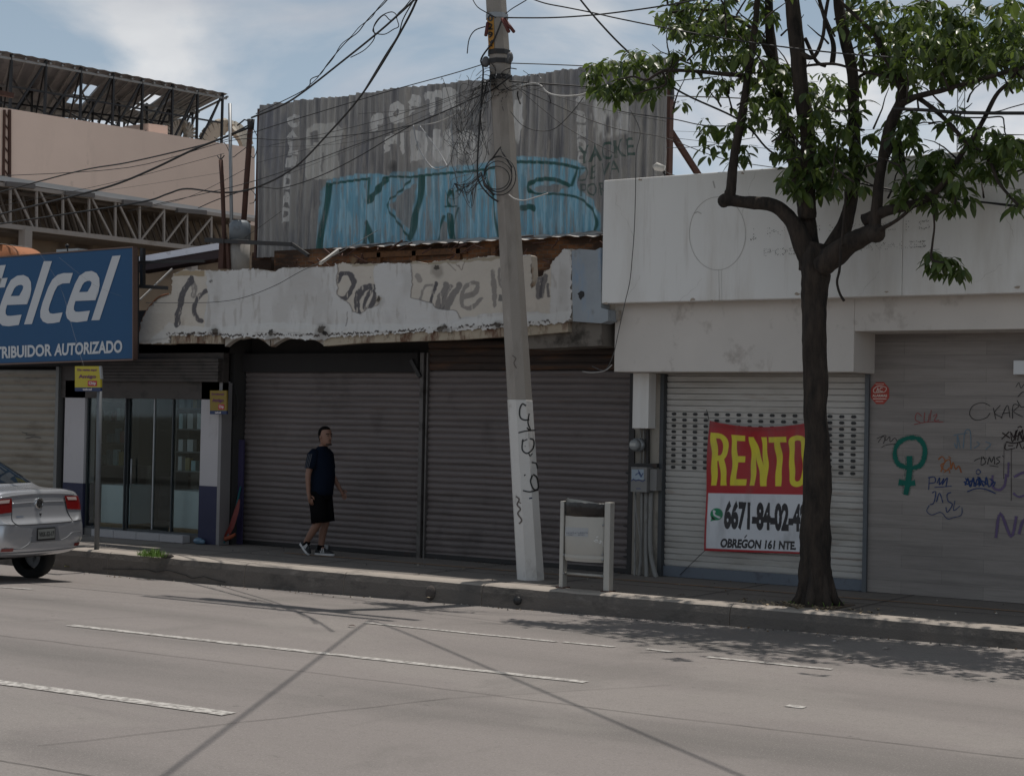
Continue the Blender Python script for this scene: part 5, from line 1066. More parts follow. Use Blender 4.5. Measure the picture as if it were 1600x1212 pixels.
# lamp and small white box behind the sign
t_ = thing('sign_lamp', 'small round-headed lamp on a short stem above the blue sign', 'lamp', P(106, 396, -.9))
b = MB(); b.ell(P(105, 384, -.9), (.03, .03, .03), 10, 6); b.tube([P(106, 396, -.9), P(105, 386, -.9)], .012, 6); b.build('head', mDARKMETAL, t_)
q = P(88, 396, -.6); r = P(122, 388, -.6); tag(MB().box(q.x, r.x, -.6, -.4, q.z-.05, r.z).build('white_box', mWCABLE, None, (q.x, -.6, q.z-.05)), 'low white box just above the top edge of the blue sign', 'box')
# lattice mast far right
q = P(1503, 236, 40); t_ = thing('radio_mast', 'distant thin lattice radio mast behind the tree branches', 'mast', q); t2 = P(1501, 150, 40)
b = MB()
for dx in (-.13, .13): b.bar(q+Vector((dx, 0, -8)), t2+Vector((dx, 0, 3)), .03)
for i in range(40): z = i/40; a_ = (q+Vector((0, 0, -8))).lerp(t2+Vector((0, 0, 3)), z); b.bar(a_+Vector((-.13, 0, 0)), a_+Vector((.13, 0, .5)), .02)
b.build('lattice', mGALV, t_)
# ================= UTILITY POLE =================
PY = -1.56
mPOLE = M('pole_concrete', (.30, .27, .24), .9, var=.12, vs=2, bump=.5, bs=50, stains=(((.16, .14, .12), .6, 3, (1, 1, .25), .56), ((.42, .39, .36), .5, 6, (1, 1, .3), .62)))
mPOLEW = M('pole_whitewash', (.60, .58, .555), .9, var=.06, vs=3, bump=.5, bs=50, stains=(((.26, .23, .2), .7, 5, (1, 1, .4), .57),))
base = P(829, 906, PY); base.z = .15; topv = P(775, 0, PY); dv = (topv-base)/(topv.z-.15)
def pole_at(z): return base+dv*(z-.15)
PO = thing('utility_pole', 'leaning octagonal concrete utility pole with a whitewashed foot and scrawled black tag', 'utility pole', base)
def octr(z, r, rot=.26): c = pole_at(z); return [(c.x+r*math.cos(rot+i*math.pi/4), c.y+r*math.sin(rot+i*math.pi/4), z) for i in range(8)]
def rad(z): return .168-.0052*(z-.15)
zw = P(815, 625, PY).z
b = MB(); b.loft([octr(z, rad(z)) for z in (zw, 3, 4, 5, 6, 7, 8, 9, 10, 11.4)]); b.build('shaft', mPOLE, PO, bevel=.01)
b = MB(); b.loft([octr(.1, rad(.15)+.004), octr(zw/2, rad(zw/2)+.003), octr(zw+.004, rad(zw)+.003)]); b.build('whitewashed_foot', mPOLEW, PO, bevel=.01)
# black tag painted down the pole faces (projected on the shaft)
def onpole(x, y):
    d = ray(x, y); c = pole_at(P(x, y, PY).z); n = Vector((CAM.x-c.x, CAM.y-c.y, 0)).normalized()
    # ray against the octagon of that height
    z = c.z; R_ = rad(z)+.006; best = None
    o = Vector((CAM.x, CAM.y)); dd = Vector((d.x, d.y))
    for i in range(8):
        a = .26+(i+.5)*math.pi/4; nn = Vector((math.cos(a), math.sin(a))); ap = R_*math.cos(math.pi/8)
        den = dd.dot(nn)
        if den >= 0: continue
        t_ = (ap-(o-Vector((c.x, c.y))).dot(nn))/den
        if best is None or t_ > best: best = t_
    return CAM+d*best+Vector((CAM.x-c.x, CAM.y-c.y, 0)).normalized()*.002
def tagmb(strokes, name, mat, par):
    b = MB()
    for pts, wd in strokes: b.ribbon(smooth(pts, 8), wd, onpole)
    return b.build(name, mat, par)
tagmb([([(822, 634), (816, 631), (812, 640), (813, 652), (820, 656), (827, 655)], 2.4), ([(827, 646), (825, 660), (829, 672), (823, 668)], 2), ([(810, 676), (822, 673), (837, 672)], 2), ([(817, 686), (816, 702), (824, 708), (833, 700), (834, 688), (828, 685)], 2.2), ([(820, 697), (834, 697)], 1.6), ([(815, 690), (824, 686)], 1.6), ([(826, 706), (828, 712), (832, 708)], 1.6), ([(831, 722), (838, 724), (840, 732)], 2), ([(832, 742), (829, 752), (834, 764), (841, 762), (839, 746), (833, 741)], 2.3), ([(817, 766), (828, 768), (841, 765)], 2.2), ([(819, 743), (821, 741)], 1.8)], 'painted_tag', BLACK, PO)
tagmb([([(829, 777), (829.4, 779)], 5)], 'painted_dot', M('navy_dot', (.01, .02, .06), .7), PO)
tagmb([([(806, 775), (811, 780), (808, 788), (813, 795), (809, 802), (815, 812), (811, 818)], 2.2), ([(809, 783), (814, 786)], 1.5), ([(800, 555), (806, 560), (803, 567), (807, 575)], 1.3)], 'scuff', M('scuff_grey', (.12, .10, .09), .9), PO)['kind'] = 'stuff'
# orange number plate running down the pole
def onp(x, y): return onpole(x, y)+Vector((.55, -.83, 0))*.004
b = MB(); b.ribbon([(766, 20), (767, 50), (768, 84)], [10, 10, 8], onp); o = b.build('number_strip', M('strip_orange', (.42, .20, .03), .7, stains=(((.2, .15, .1), .8, 20, (1, 1, 1), .55),)), PO)
b = MB(); onq = lambda x, y: onpole(x, y)+Vector((.55, -.83, 0))*.008
for ch, y in (('0', 34), ('2', 47), ('9', 60), ('X', 73)):
    v, t3 = text_tris(ch, .03); b.add([onq(762+8*a, y-10*c_) for a, c_ in v], t3)
b.build('digits', BLACK, o)
for z, nm in ((P(775, 27, PY).z, 'pole_band'), (P(777, 84, PY).z, 'pole_band'), (P(778, 98, PY).z, 'pole_band'), (P(779, 123, PY).z, 'pole_band')):
    b = MB(); b.loft([octr(z-.03, rad(z)+.012), octr(z+.03, rad(z)+.012)]); b.build(nm, mGALV if z > 6.6 else mDARKMETAL, PO)
b = MB(); b.ell(P(759, 97, PY-.12), (.05, .05, .07), 10, 6); b.ell(P(797, 90, PY-.1), (.04, .04, .07), 8, 6); b.build_each('insulator', M('clamp_grey', (.10, .10, .105), .6), PO)
b = MB()
for a_, c_ in (((788, 30), (803, 50)), ((785, 30), (795, 50)), ((762, 36), (759, 56)), ((789, 33), (800, 46))): b.tube([P(*a_, PY-.14), P(*c_, PY-.2)], .022, 6)
b.build_each('red_lug', M('lug_red', (.10, .02, .015), .6), PO)
b = MB()     # crossarm and fittings near the top (above the photograph, they cast the shadow on the road)
c = pole_at(10.6); b.bar(c+Vector((-2.4, -.12, 0)), c+Vector((1.3, -.12, 0)), .11); b.bar(c+Vector((-2.4, -.42, 0)), c+Vector((1.2, -.42, 0)), .09); b.bar(c+Vector((-1.9, -.12, -.5)), c+Vector((.3, -.12, -.5)), .2); b.bar(c+Vector((-.6, -.12, -.02)), c+Vector((0, -.12, -.7)), .04)
for dx in (-2.2, -1.6, -1.0, -.4, .5, .95): b.tube([c+Vector((dx, -.12, .05)), c+Vector((dx, -.12, .3))], [.05, .03], 8)
b.build('crossarm', mDARKMETAL, PO)
# ================= WIRES =================
YP = PY-.15
mTHIN = M('thin_grey_wire', (.16, .16, .17), .6)
def W_(label, pts, r, mat=None, group=None): 
    return wire('overhead_wire', label, pts, r*.78, mat, 'wire', group)
W_('thick twisted cable from the tall rusty mast rising to the upper edge', [(393, 184, -.3), (440, 165, -.8), (475, 143, -1.2), (535, 96, -1.9), (580, 60, -2.4), (615, 30, -2.9), (655, -8, -3.4), (700, -60, -4.2)], .018)
W_('thin wavy wire above the thick twisted cable left of the sky loops', [(400, 178, -.3), (475, 141, -1.1), (486, 124, -1.3), (500, 117, -1.4), (512, 100, -1.6), (530, 78, -1.8), (545, 62, -2), (560, 50, -2.2), (572, 34, -2.4), (585, 20, -2.6), (598, 8, -2.8), (612, -8, -3.1)], .009)
W_('second thin strand twisting around the wavy wire', [(478, 138, -1.1), (494, 124, -1.3), (503, 112, -1.5), (520, 92, -1.7), (533, 70, -1.8), (548, 58, -2), (562, 42, -2.2), (580, 28, -2.5), (590, 14, -2.7), (606, -4, -3)], .007)
W_('loose cable looping through the sky beside the twisted cable', [(548, 90, -2), (570, 78, -2.2), (585, 60, -2.4), (584, 42, -2.5), (595, 26, -2.6), (612, 19, -2.8), (620, 26, -2.9), (610, 32, -2.8), (600, 24, -2.7), (588, 36, -2.6), (583, 50, -2.5), (600, 54, -2.6), (615, 46, -2.8), (623, 41, -2.9), (620, 25, -2.9), (632, 12, -3), (645, -4, -3.3)], .008)
W_('long black cable swooping across the hoarding up to the top edge', [(-40, 356, .6), (120, 332, .3), (225, 315, 0), (262, 303, -.1), (292, 295, -.2), (350, 301, -.3), (400, 293, -.5), (460, 262, -1), (512, 210, -1.6), (560, 155, -2.2), (598, 98, -2.7), (636, 32, -3.2), (652, -2, -3.4), (672, -50, -3.8)], .017)
W_('second thin black cable hugging the swooping one near the top edge', [(560, 157, -2.2), (600, 90, -2.7), (622, 55, -3), (630, 30, -3.2), (648, -2, -3.5)], .009)
W_('heavy cable sagging from the tall rusty mast over the truss canopy', [(-30, 342, 1.2), (0, 335, 1), (100, 310, .7), (175, 290, .4), (237, 265, .1), (300, 235, -.1), (350, 215, -.2), (388, 200, -.3)], .022)
W_('upper cable from the mast sagging to the left edge', [(-30, 306, 1.2), (0, 300, 1), (125, 267, .6), (200, 254, .3), (300, 231, 0), (345, 217, -.2), (388, 196, -.3)], .014)
W_('thin straight wire from the pole clamp to the tall rusty mast', [(757, 100, YP), (705, 116, -1.4), (610, 142, -1.1), (510, 172, -.8), (450, 190, -.6), (392, 208, -.4), (340, 222, 0)], .008)
W_('wire running from the splice on the hoarding left past the mast', [(645, 195, -1.2), (590, 206, -1), (500, 216, -.8), (440, 219, -.6), (360, 220, -.3), (200, 262, .2), (0, 275, .6)], .007)
W_('lower wire running from the splice towards the left edge', [(645, 195, -1.2), (560, 225, -1), (480, 255, -.8), (400, 282, -.5), (330, 300, -.3), (240, 320, 0)], .007)
W_('lowest wire running from the splice down across the hoarding', [(645, 195, -1.2), (610, 215, -1.1), (560, 245, -1), (500, 275, -.8), (440, 294, -.6), (400, 293, -.5), (345, 310, -.3), (310, 325, 0)], .009)
W_('dark wire rising from the splice through the tangle to the pole', [(645, 195, -1.2), (700, 172, -1.3), (735, 156, -1.5), (770, 140, YP), (800, 118, YP)], .012)
W_('pale wire rising from the splice into the tangle', [(647, 196, -1.2), (680, 192, -1.3), (712, 178, -1.4), (745, 158, -1.5)], .008, mWCABLE)
W_('faint wire across the lower left of the hoarding to the roof', [(440, 330, -.4), (330, 410, -.6), (500, 411, -.9)][:2], .004)
W_('taut wire from the upper pole band to the right through the sky', [(788, 28, YP), (860, 28, -1.9), (925, 24, -2.1), (985, 17, -2.3), (1045, 8, -2.5), (1110, -4, -2.7)], .011)
W_('wire crossing it from the top edge down into the tree', [(820, -6, -2.2), (850, 5, -2.2), (885, 12, -2.2), (925, 20, -2.3), (965, 29, -2.3), (1030, 42, -2.4), (1130, 60, -2.5), (1260, 78, -2.4), (1400, 90, -2.3), (1620, 96, -2.2)], .010)
W_('thick dark cable slanting from the top edge down through the branches to the right', [(893, -18, -2.4), (930, 28, -2.3), (980, 80, -2.1), (1040, 128, -1.9), (1075, 150, -1.9), (1145, 182, -1.7), (1175, 205, -1.6), (1212, 242, -1.5), (1300, 275, -1.2), (1430, 303, -1), (1620, 325, -.95)], .014)
W_('curved wire reaching from the pole band up to the top edge', [(790, 22, YP), (800, 14, YP), (815, 5, -1.8), (828, -3, -1.9)], .008)
W_('light wire from the silver clamp across the top of the hoarding', [(797, 99, YP), (860, 101, -1.5), (930, 104, -1.3), (1010, 107, -1.2), (1100, 103, -1.1)], .008)
W_('dark wire from the dark band to the leaf cluster at the hoarding', [(795, 127, YP), (850, 131, -1.5), (920, 136, -1.3), (990, 141, -1.2)], .011)
W_('pale insulated cable hanging in a shallow curve right of the pole', [(812, 135, YP), (833, 130, YP), (845, 134, YP), (856, 145, YP), (875, 150, YP), (905, 149, -1.6), (925, 142, -1.5)], .013, mWCABLE)
W_('thin slack wire drooping in a deep arc right of the pole', [(798, 175, YP), (815, 195, YP), (838, 204, YP), (865, 202, -1.6), (890, 180, -1.6), (912, 152, -1.6)], .006)
W_('faint wire slanting down over the hoarding to the white fascia edge', [(815, 140, YP), (870, 165, -1.4), (915, 185, -1.2), (970, 203, -1.1), (1040, 216, -1), (1125, 247, -1), (1210, 262, -.95), (1290, 272, -.95)], .006)
W_('slack wire low right of the hoarding edge', [(965, 172, -1.2), (985, 177, -1.2), (1050, 186, -1.3), (1100, 196, -1.4), (1150, 196, -1.4), (1210, 185, -1.5)], .008)
W_('thin white wire from the leaf cluster into the tree crown', [(990, 145, -1.5), (1050, 150, -1.5), (1140, 153, -1.6), (1200, 157, -1.6)], .009, mWCABLE)
W_('short dark wire behind the upper leaf cluster', [(1046, 128, -1.5), (1080, 124, -1.5), (1120, 120, -1.6)], .007)
W_('nearly level wire under the slack wire at the hoarding edge', [(1041, 231, -.9), (1080, 230, -1), (1120, 225, -1.1), (1180, 215, -1.2)], .005)
W_('thick level cable bundle between the branches at the far right', [(1395, 170, -2.4), (1440, 172, -2.4), (1500, 176, -2.4), (1560, 177, -2.4), (1640, 177, -2.4)], .022)
W_('slack black cable hanging below the level bundle at the far right', [(1480, 174, -2.4), (1500, 183, -2.4), (1540, 184, -2.4), (1565, 183, -2.4), (1569, 195, -2.4), (1573, 212, -2.4), (1600, 224, -2.4), (1640, 235, -2.4)], .010)
W_('thin wire rising above the level bundle at the right edge', [(1530, 178, -2.4), (1560, 174, -2.4), (1580, 168, -2.4), (1610, 160, -2.4)], .007)
W_('faint wire in front of the white fascia right of the tree fork', [(1380, 298, -1), (1420, 303, -1), (1500, 312, -1), (1575, 322, -1), (1640, 330, -1)], .006)
W_('long grey cable dangling over the end of the white fascia', [(985, 172, -1.2), (1000, 205, -1.15), (994, 240, -1.1), (993, 300, -1.02), (991, 360, -1), (988, 400, -1), (984, 440, -1), (976, 475, -1), (966, 520, -.9), (958, 555, -.85), (945, 578, -.8), (925, 572, -.8)], .007, M('grey_wire', (.10, .10, .10), .6))
W_('pale loose cable end curling under the white fascia', [(910, 580, -.7), (925, 582, -.7), (945, 579, -.7), (956, 570, -.72)], .008, mWCABLE)
W_('slack wire drooping over the cream and white fascia', [(228, 473, -1.05), (280, 473, -1.05), (335, 472, -1.05), (380, 465, -1.05), (430, 446, -1.05), (470, 424, -1.0), (530, 395, -.6), (590, 360, .3)], .006, M('grey_wire2', (.07, .07, .07), .6))
W_('thin stay wire crossing the telcel letters down to the yellow plaque'.replace('telcel letters', 'blue sign letters'), [(62, 395, -1.4), (95, 450, -1.45), (115, 520, -1.8), (131, 572, -2.2)], .0014, mTHIN)
W_('short thin wire slanting over the last letters of the blue sign', [(92, 402, -1.4), (120, 425, -1.4), (150, 447, -1.4), (190, 463, -1.4)], .0014, mTHIN)
W_('dark cable falling down the left side of the pole', [(785, 30, YP), (772, 62, YP), (752, 92, YP), (755, 110, YP), (752, 160, YP), (748, 215, YP), (746, 262, YP), (749, 285, YP), (765, 306, YP), (778, 315, YP)], .014)
W_('stray curved cable ends left of the pole top', [(758, 42, YP), (742, 48, YP), (733, 62, YP), (730, 84, YP)], .009)
W_('slack thin cables leaving the pole top at the upper left', [(735, -8, YP), (745, 10, YP), (760, 20, YP), (775, 28, YP)], .008)
rw_ = random.Random(12)
for i, (x1, y1, x2, y2) in enumerate(((760, 132, 420, 228), (760, 134, 400, 255), (762, 136, 380, 300), (764, 130, 560, 178), (800, 128, 1041, 190), (800, 130, 960, 240), (798, 126, 1045, 140), (1046, 205, 1500, 190), (1046, 215, 1600, 244), (1200, 228, 1620, 300), (0, 314, 345, 270), (0, 322, 350, 240), (200, 330, 388, 262), (405, 230, 640, 205))):
    Ya = -1.5 if x1 > 700 else -.6; Yb = -.6 if x2 < 700 else -1.1; sg = rw_.uniform(4, 14)
    W_('thin sagging wire number of the bundle'.replace('number of the bundle', ('low left of the tangle', 'crossing the hoarding left of the pole', 'falling to the masts from the pole band', 'short and nearly straight left of the tangle', 'right of the pole over the ghost lettering', 'right of the pole towards the small green tag', 'under the leaf cluster right of the pole', 'passing behind the tree forks', 'low behind the tree towards the right edge', 'just above the right end of the white fascia', 'over the truss canopy at far left', 'across the pink wall', 'between the short mast and the canopy', 'from mast to splice across the hoarding')[i]), [(x1, y1, Ya), ((x1+x2)/2, (y1+y2)/2+sg, (Ya+Yb)/2), (x2, y2, Yb)], rw_.choice((.0025, .0035, .0045)))
# span wires from the pole head over the road: their shadows cross on the carriageway
hd = pole_at(11.2)
for lab, (ex, ey) in (('high span wire from the pole head over the road to the lower left', (250, 1212)), ('high span wire from the pole head over the road to the lower right', (1150, 1212))):
    g1 = G(ex, ey, 0); s = Vector((SUN_DIR.x/SUN_DIR.z, SUN_DIR.y/SUN_DIR.z, 0)); foot = G(580, 965, 0)
    hd2 = foot+s*8.2+Vector((0, 0, 8.2)); d = (g1-foot).normalized(); e = hd2+d*26+Vector((0, 0, .3)); mid = hd2+d*13+Vector((0, 0, -.2))
    b = MB(); b.tube([Vector(v) for v in smooth([tuple(hd2), tuple(mid), tuple(e)], 10)], .015, 6); tag(b.build('overhead_wire', mCABLE, None, hd2), lab, 'wire')
for i in range(1):
    lab = ('upper', 'middle', 'lower')[i]+' street cable leaving the pole head to the left along the kerb'
    a = hd+Vector((0, -.15, -.3-.35*i)); b = MB(); b.tube([Vector(v) for v in smooth([tuple(a), (a.x-6, a.y-.2-i*.2, a.z-.35), (a.x-14, a.y-.2, a.z)], 10)], .02, 6); tag(b.build('overhead_wire', mCABLE, None, a), lab, 'wire')
# foliage-like tangle at the head of the pole, out of frame
mTANG = M('dusty_cable', (.055, .052, .05), .8)
def tangle(name, label, cx, cy, rx, ry, Y, n, r, seedv, top=None):
    rr = random.Random(seedv); b = MB()
    for i in range(n):
        k = rr.random(); s_ = rr.choice((.6, 1, 1, 1.6))
        if top and k < .55:            # strand sagging from the band to somewhere in the clump and back
            x0, y0 = top[0]+rr.uniform(-6, 6), top[1]+rr.uniform(-5, 8); x1 = cx+rx*rr.uniform(-1, 1); y1 = cy+ry*rr.uniform(-.9, .9); x2 = cx+rx*rr.uniform(-.9, 1); y2 = cy+ry*rr.uniform(-1, .7)
            pts = [(x0, y0), ((x0+x1)/2+rr.uniform(-14, 4), (y0+y1)/2+rr.uniform(0, 24)), (x1, y1), ((x1+x2)/2+rr.uniform(-8, 8), max(y1, y2)+rr.uniform(4, 26)), (x2, y2)]
            if rr.random() < .5: pts.append((x2+rr.uniform(-10, 14), y2-rr.uniform(4, 30)))
        else:
            a = rr.uniform(0, 6.28); q_ = rr.random()**.7; x = cx+rx*q_*math.cos(a); y = cy+ry*q_*math.sin(a); pts = [(x, y)]; an = rr.uniform(0, 6.28); cv = rr.choice((-1, 1))*rr.uniform(.1, .9)
            for j in range(rr.randint(2, 6)): st = rr.uniform(5, 15); an += cv+rr.uniform(-.3, .3); x += st*math.cos(an); y += st*math.sin(an); pts.append((x, y))
        b.m = 0 if rr.random() < .75 else 1
        b.tube([P(u, v, Y+rr.uniform(-.1, .1)) for u, v in smooth(pts, 5)], r*s_, 4)
    return tag(b.build(name, [mTANG, mGALV], None, P(cx, cy, Y)), label, 'cables', kind='stuff')
tangle('cable_tangle', 'dense tangle of thin black cables hanging left of the pole top', 726, 190, 38, 64, -1.6, 60, .0022, 3, (762, 130))
tangle('cable_tangle', 'knotted clump of cable just below the dark band on the pole', 768, 128, 20, 7, -1.74, 18, .004, 5)
tangle('cable_tangle', 'ragged strip of cable knots beside the black coil', 728, 292, 22, 12, -1.65, 12, .004, 8, (755, 272))
tangle('cable_tangle', 'small knot of black connectors right of the pole', 816, 136, 12, 9, -1.65, 8, .006, 9)
W_('looped pale strands hanging under the splice on the hoarding', [(646, 196, -1.3), (652, 225, -1.3), (665, 250, -1.3), (680, 264, -1.3), (700, 258, -1.35), (708, 235, -1.4), (706, 190, -1.4), (720, 180, -1.45)], .010, mGALV)
W_('straight pale strand from the splice down into the tangle', [(656, 197, -1.3), (672, 218, -1.3), (690, 244, -1.3), (700, 262, -1.35)], .008, mGALV)
b = MB()
for (cx, cy, rx, ry) in ((778, 276, 22, 24), (781, 275, 25, 30), (776, 278, 20, 18), (779, 272, 21, 28)):
    pts = [P(cx+rx*math.cos(a), cy+ry*math.sin(a), YP-.06+.02*math.sin(a*2)) for a in [i*2*math.pi/28 for i in range(29)]]; b.tube(pts, .006, 6)
b.tube([P(768, 250, YP-.05), P(779, 234, YP-.05), P(782, 230, YP-.05), P(786, 240, YP-.05), P(800, 262, YP-.05)], .010, 6); b.tube([P(752, 270, YP), P(757, 290, YP), P(772, 305, YP)], .012, 6)
tag(b.build('cable_coil', mCABLE, None, P(779, 306, YP)), 'coil of thick black cable hung on the side of the pole', 'cable coil')
W_('white cable end curving from under the coil to the right', [(795, 304, YP), (805, 311, YP), (820, 313, YP), (838, 308, YP), (856, 302, YP)], .010, mWCABLE)
for pts, lab in (([(395, 200, -.3), (402, 215, -.3), (401, 235, -.3), (396, 247, -.3), (390, 240, -.3)], 'small dark cable loop right of the tall rusty mast'), ([(391, 295, -.3), (399, 305, -.3), (397, 316, -.3), (390, 318, -.3)], 'lower small cable loop right of the tall rusty mast'), ([(335, 215, -.2), (352, 225, -.2), (362, 245, -.2), (372, 240, -.2), (388, 228, -.3)], 'looped cable between the grey pipe and the rusty mast')):
    W_(lab, pts, .007)

# ================= LITTER BIN =================
q1 = G(880, 918, .157); q2_ = G(950, 923, .157); BYY = (q1.y+q2_.y)/2; h = .157
mBIN = M('bin_grey_paint', (.42, .405, .37), .5, .2, var=.08, vs=5, stains=(((.25, .2, .15), .6, 7, (1, 1, .4), .6),))
LB = thing('litter_bin', 'pale grey metal litter bin hung between two flat posts on the kerb beside the pole', 'litter bin', ((q1.x+q2_.x)/2, BYY, h))
xa = P(880, 918, BYY).x; xb = P(951, 923, BYY).x; zt1 = P(877, 782, BYY).z
b = MB(); b.box(xa-.03, xa+.02, BYY-.05, BYY+.05, h, zt1); b.build('post', mBIN, LB, bevel=.006)
b = MB(); b.box(xb-.045, xb+.03, BYY-.05, BYY+.05, h, zt1+.01); b.build('post', mBIN, LB, bevel=.006)
b = MB(); z = P(910, 897, BYY).z; b.tube([(xa+.021, BYY, z), (xb-.046, BYY, z)], .016, 8); b.build('crossbar', mBIN, LB)
zb_ = P(910, 876, BYY).z; zt_ = P(910, 791, BYY).z; cx = (xa+xb)/2-.008; rx = (xb-xa)/2-.028; ry = .12; n = 36
def drum(z, k=1.0, top=None):
    return [(cx+rx*k*math.cos(a), BYY+ry*k*math.sin(a), z if top is None else top(a)) for a in [2*math.pi*i/n for i in range(n)]]
tf = lambda a: zt_+.03+(-.035*math.sin(3.0*a+2.6) if math.sin(a) < .3 else .02)+.03*math.cos(a)*-1
b = MB(); b.smooth = True; b.loft([drum(zb_, .93), drum(zb_+.01, .98), drum(zb_+.3), drum(0, 1, tf)], False); b.loft([drum(zb_+.001, .93)]+[drum(zb_+.002, .5)], True)
b.loft([drum(0, .985, tf), drum(zb_+.3, .985), drum(zb_+.02, .96)], False)
b.build('basket', mBIN, LB)
b = MB(); b.smooth = True; b.loft([drum(zb_, .955), drum(zb_+.055, 1.0)], False); b.loft([drum(zb_+.04, 1.012), drum(zb_+.075, 1.012)], False); b.build('base_rim', mBIN, LB)
b = MB(); b.smooth = True
b.loft([[(cx+rx*1.03*k*math.cos(a), BYY+ry*1.05*k*math.sin(a), z+.012*noise.noise(Vector((a*6, z*9, 1)))) for a in [2*math.pi*i/n for i in range(n)]] for k, z in ((.97, zt1-.16), (.98, zt1-.05), (1.0, zt1-.012), (.98, zt1-.004), (.93, zt1-.03), (.85, zt1-.12))]); b.build('liner_bag', M('black_plastic', (.02, .018, .018), .3, bump=.8, bs=25), LB)
b = MB()
for x, z in ((xa+.035, z), (xb-.055, z), (xb-.055, zb_+.03), (xb-.055, zb_+.09), (xb-.055, P(945, 820, BYY).z), (xa+.035, zb_+.06)): b.ell((x, BYY-.055, z), (.012, .012, .012), 8, 5)
b.build_each('bolt', mGALV, LB)
def ondrum(x, y):
    d = ray(x, y); o = CAM-Vector((cx, BYY, 0)); A_ = (d.x/rx)**2+(d.y/ry)**2; B_ = 2*(o.x*d.x/rx**2+o.y*d.y/ry**2); C_ = (o.x/rx)**2+(o.y/ry)**2-1.03
    D_ = max(0, B_*B_-4*A_*C_); return CAM+d*((-B_-math.sqrt(D_))/(2*A_))
b = MB(); b.ribbon([(883+i*4, 830+i*.2) for i in range(10)], 14, ondrum); b.build('label_sticker', M('faded_label', (.36, .37, .38), .6), LB)
b = MB()
for xx0, xx1, yy_ in ((885, 899, 832), (901, 917, 832), (887, 896, 835), (903, 914, 835)):      # worn print, no longer legible
    x = xx0
    while x < xx1: l_ = rnd.uniform(.8, 2.2); b.ribbon([(x, yy_+rnd.uniform(-.6, .6)), (x+l_, yy_+rnd.uniform(-.6, .6))], rnd.uniform(.8, 2.2), lambda u, v: ondrum(u, v)+Vector((.55, -.83, 0))*.004); x += l_+rnd.uniform(.2, .8)
b.build('faded_print', M('faded_ink', (.22, .23, .25), .7), LB)['kind'] = 'stuff'
b = MB()
for i in range(16): x = rnd.uniform(924, 944); y = rnd.uniform(838, 853); b.ribbon([(x, y), (x+rnd.uniform(1, 4), y+rnd.uniform(-1.5, 1.5))], rnd.uniform(.8, 2), ondrum)
b.build('paint_chips', M('chip_white', (.6, .6, .58), .7), LB)
b = MB(); b.box(xa-.06, xa+.05, BYY-.07, BYY+.07, .150, .166); b.box(xb-.07, xb+.05, BYY-.07, BYY+.07, .150, .166); b.build_each('foot_plate', mRUSTSTEEL, LB)

# ================= TREE =================
TYY = -1.77; TX = P(1275, 945, TYY).x
TR = thing('street_tree', 'broadleaf street tree with dark forked trunk and drooping glossy leaves at the kerb', 'tree', (TX, TYY, .15))
t = NT('bark'); nzv = t.noise(9, 8, (1, 1, .25), .7); c = t.mix(t.ramp(nzv, .35, .65), (.009, .007, .006), (.052, .038, .029)); c = t.mix(t.mul(t.ramp(t.noise(2.5, 4), .55, .7), .5), c, (.06, .047, .036)); t.base(c); t.set(Roughness=.95); t.bump(nzv, 1.0, .03); mBARK = t.m
SC = 1/147.
def limb(mb, pts, n=12, rough=.10):
    # pts: (x, y, Y, radius px)
    q = smooth([tuple(P(x, y, Y))+(r*SC,) for x, y, Y, r in pts], 6)
    c0 = [Vector(v[:3]) for v in q]; rs = [v[3] for v in q]; k0 = len(mb.v); mb.tube(c0, rs, n)
    for i in range(len(c0)):
        for j in range(n):
            v = Vector(mb.v[k0+i*n+j]); d = v-c0[i]; f = 1+rough*noise.noise(Vector((v.x*7, v.y*7, v.z*2.5)))*1.6+rough*.6*noise.noise(v*16); mb.v[k0+i*n+j] = tuple(c0[i]+d*f)
T0 = TYY
b = MB()
limb(b, [(1274, 952, T0, 31), (1274, 935, T0, 27), (1274, 900, T0, 25), (1275, 840, T0, 23), (1276, 750, T0, 21), (1275, 650, T0, 19.5), (1273, 560, T0, 19), (1273, 480, T0, 19.5), (1275, 430, T0, 22), (1276, 400, T0, 25), (1280, 380, T0, 19)], 40, .16)
for k_, v_ in enumerate(b.v):
    v_ = Vector(v_); ax = Vector((TX, TYY, v_.z)); d_ = v_-ax; an_ = math.atan2(d_.y, d_.x); d_ *= 1+.05*noise.noise(Vector((an_*7, v_.z*1.6, 3)))+.04*noise.noise(Vector((an_*15, v_.z*4, 9))); b.v[k_] = tuple(ax+d_)
for a in range(7):
    an = a*.9+.3; c0 = Vector((TX+.20*math.cos(an), TYY+.20*math.sin(an), .15)); b.tube([c0+Vector((.09*math.cos(an), .09*math.sin(an), -.04)), c0+Vector((-.02*math.cos(an), -.02*math.sin(an), .08)), c0+Vector((-.08*math.cos(an), -.08*math.sin(an), .38))], [.04, .055, .03], 8)
b.build('trunk', mBARK, TR)
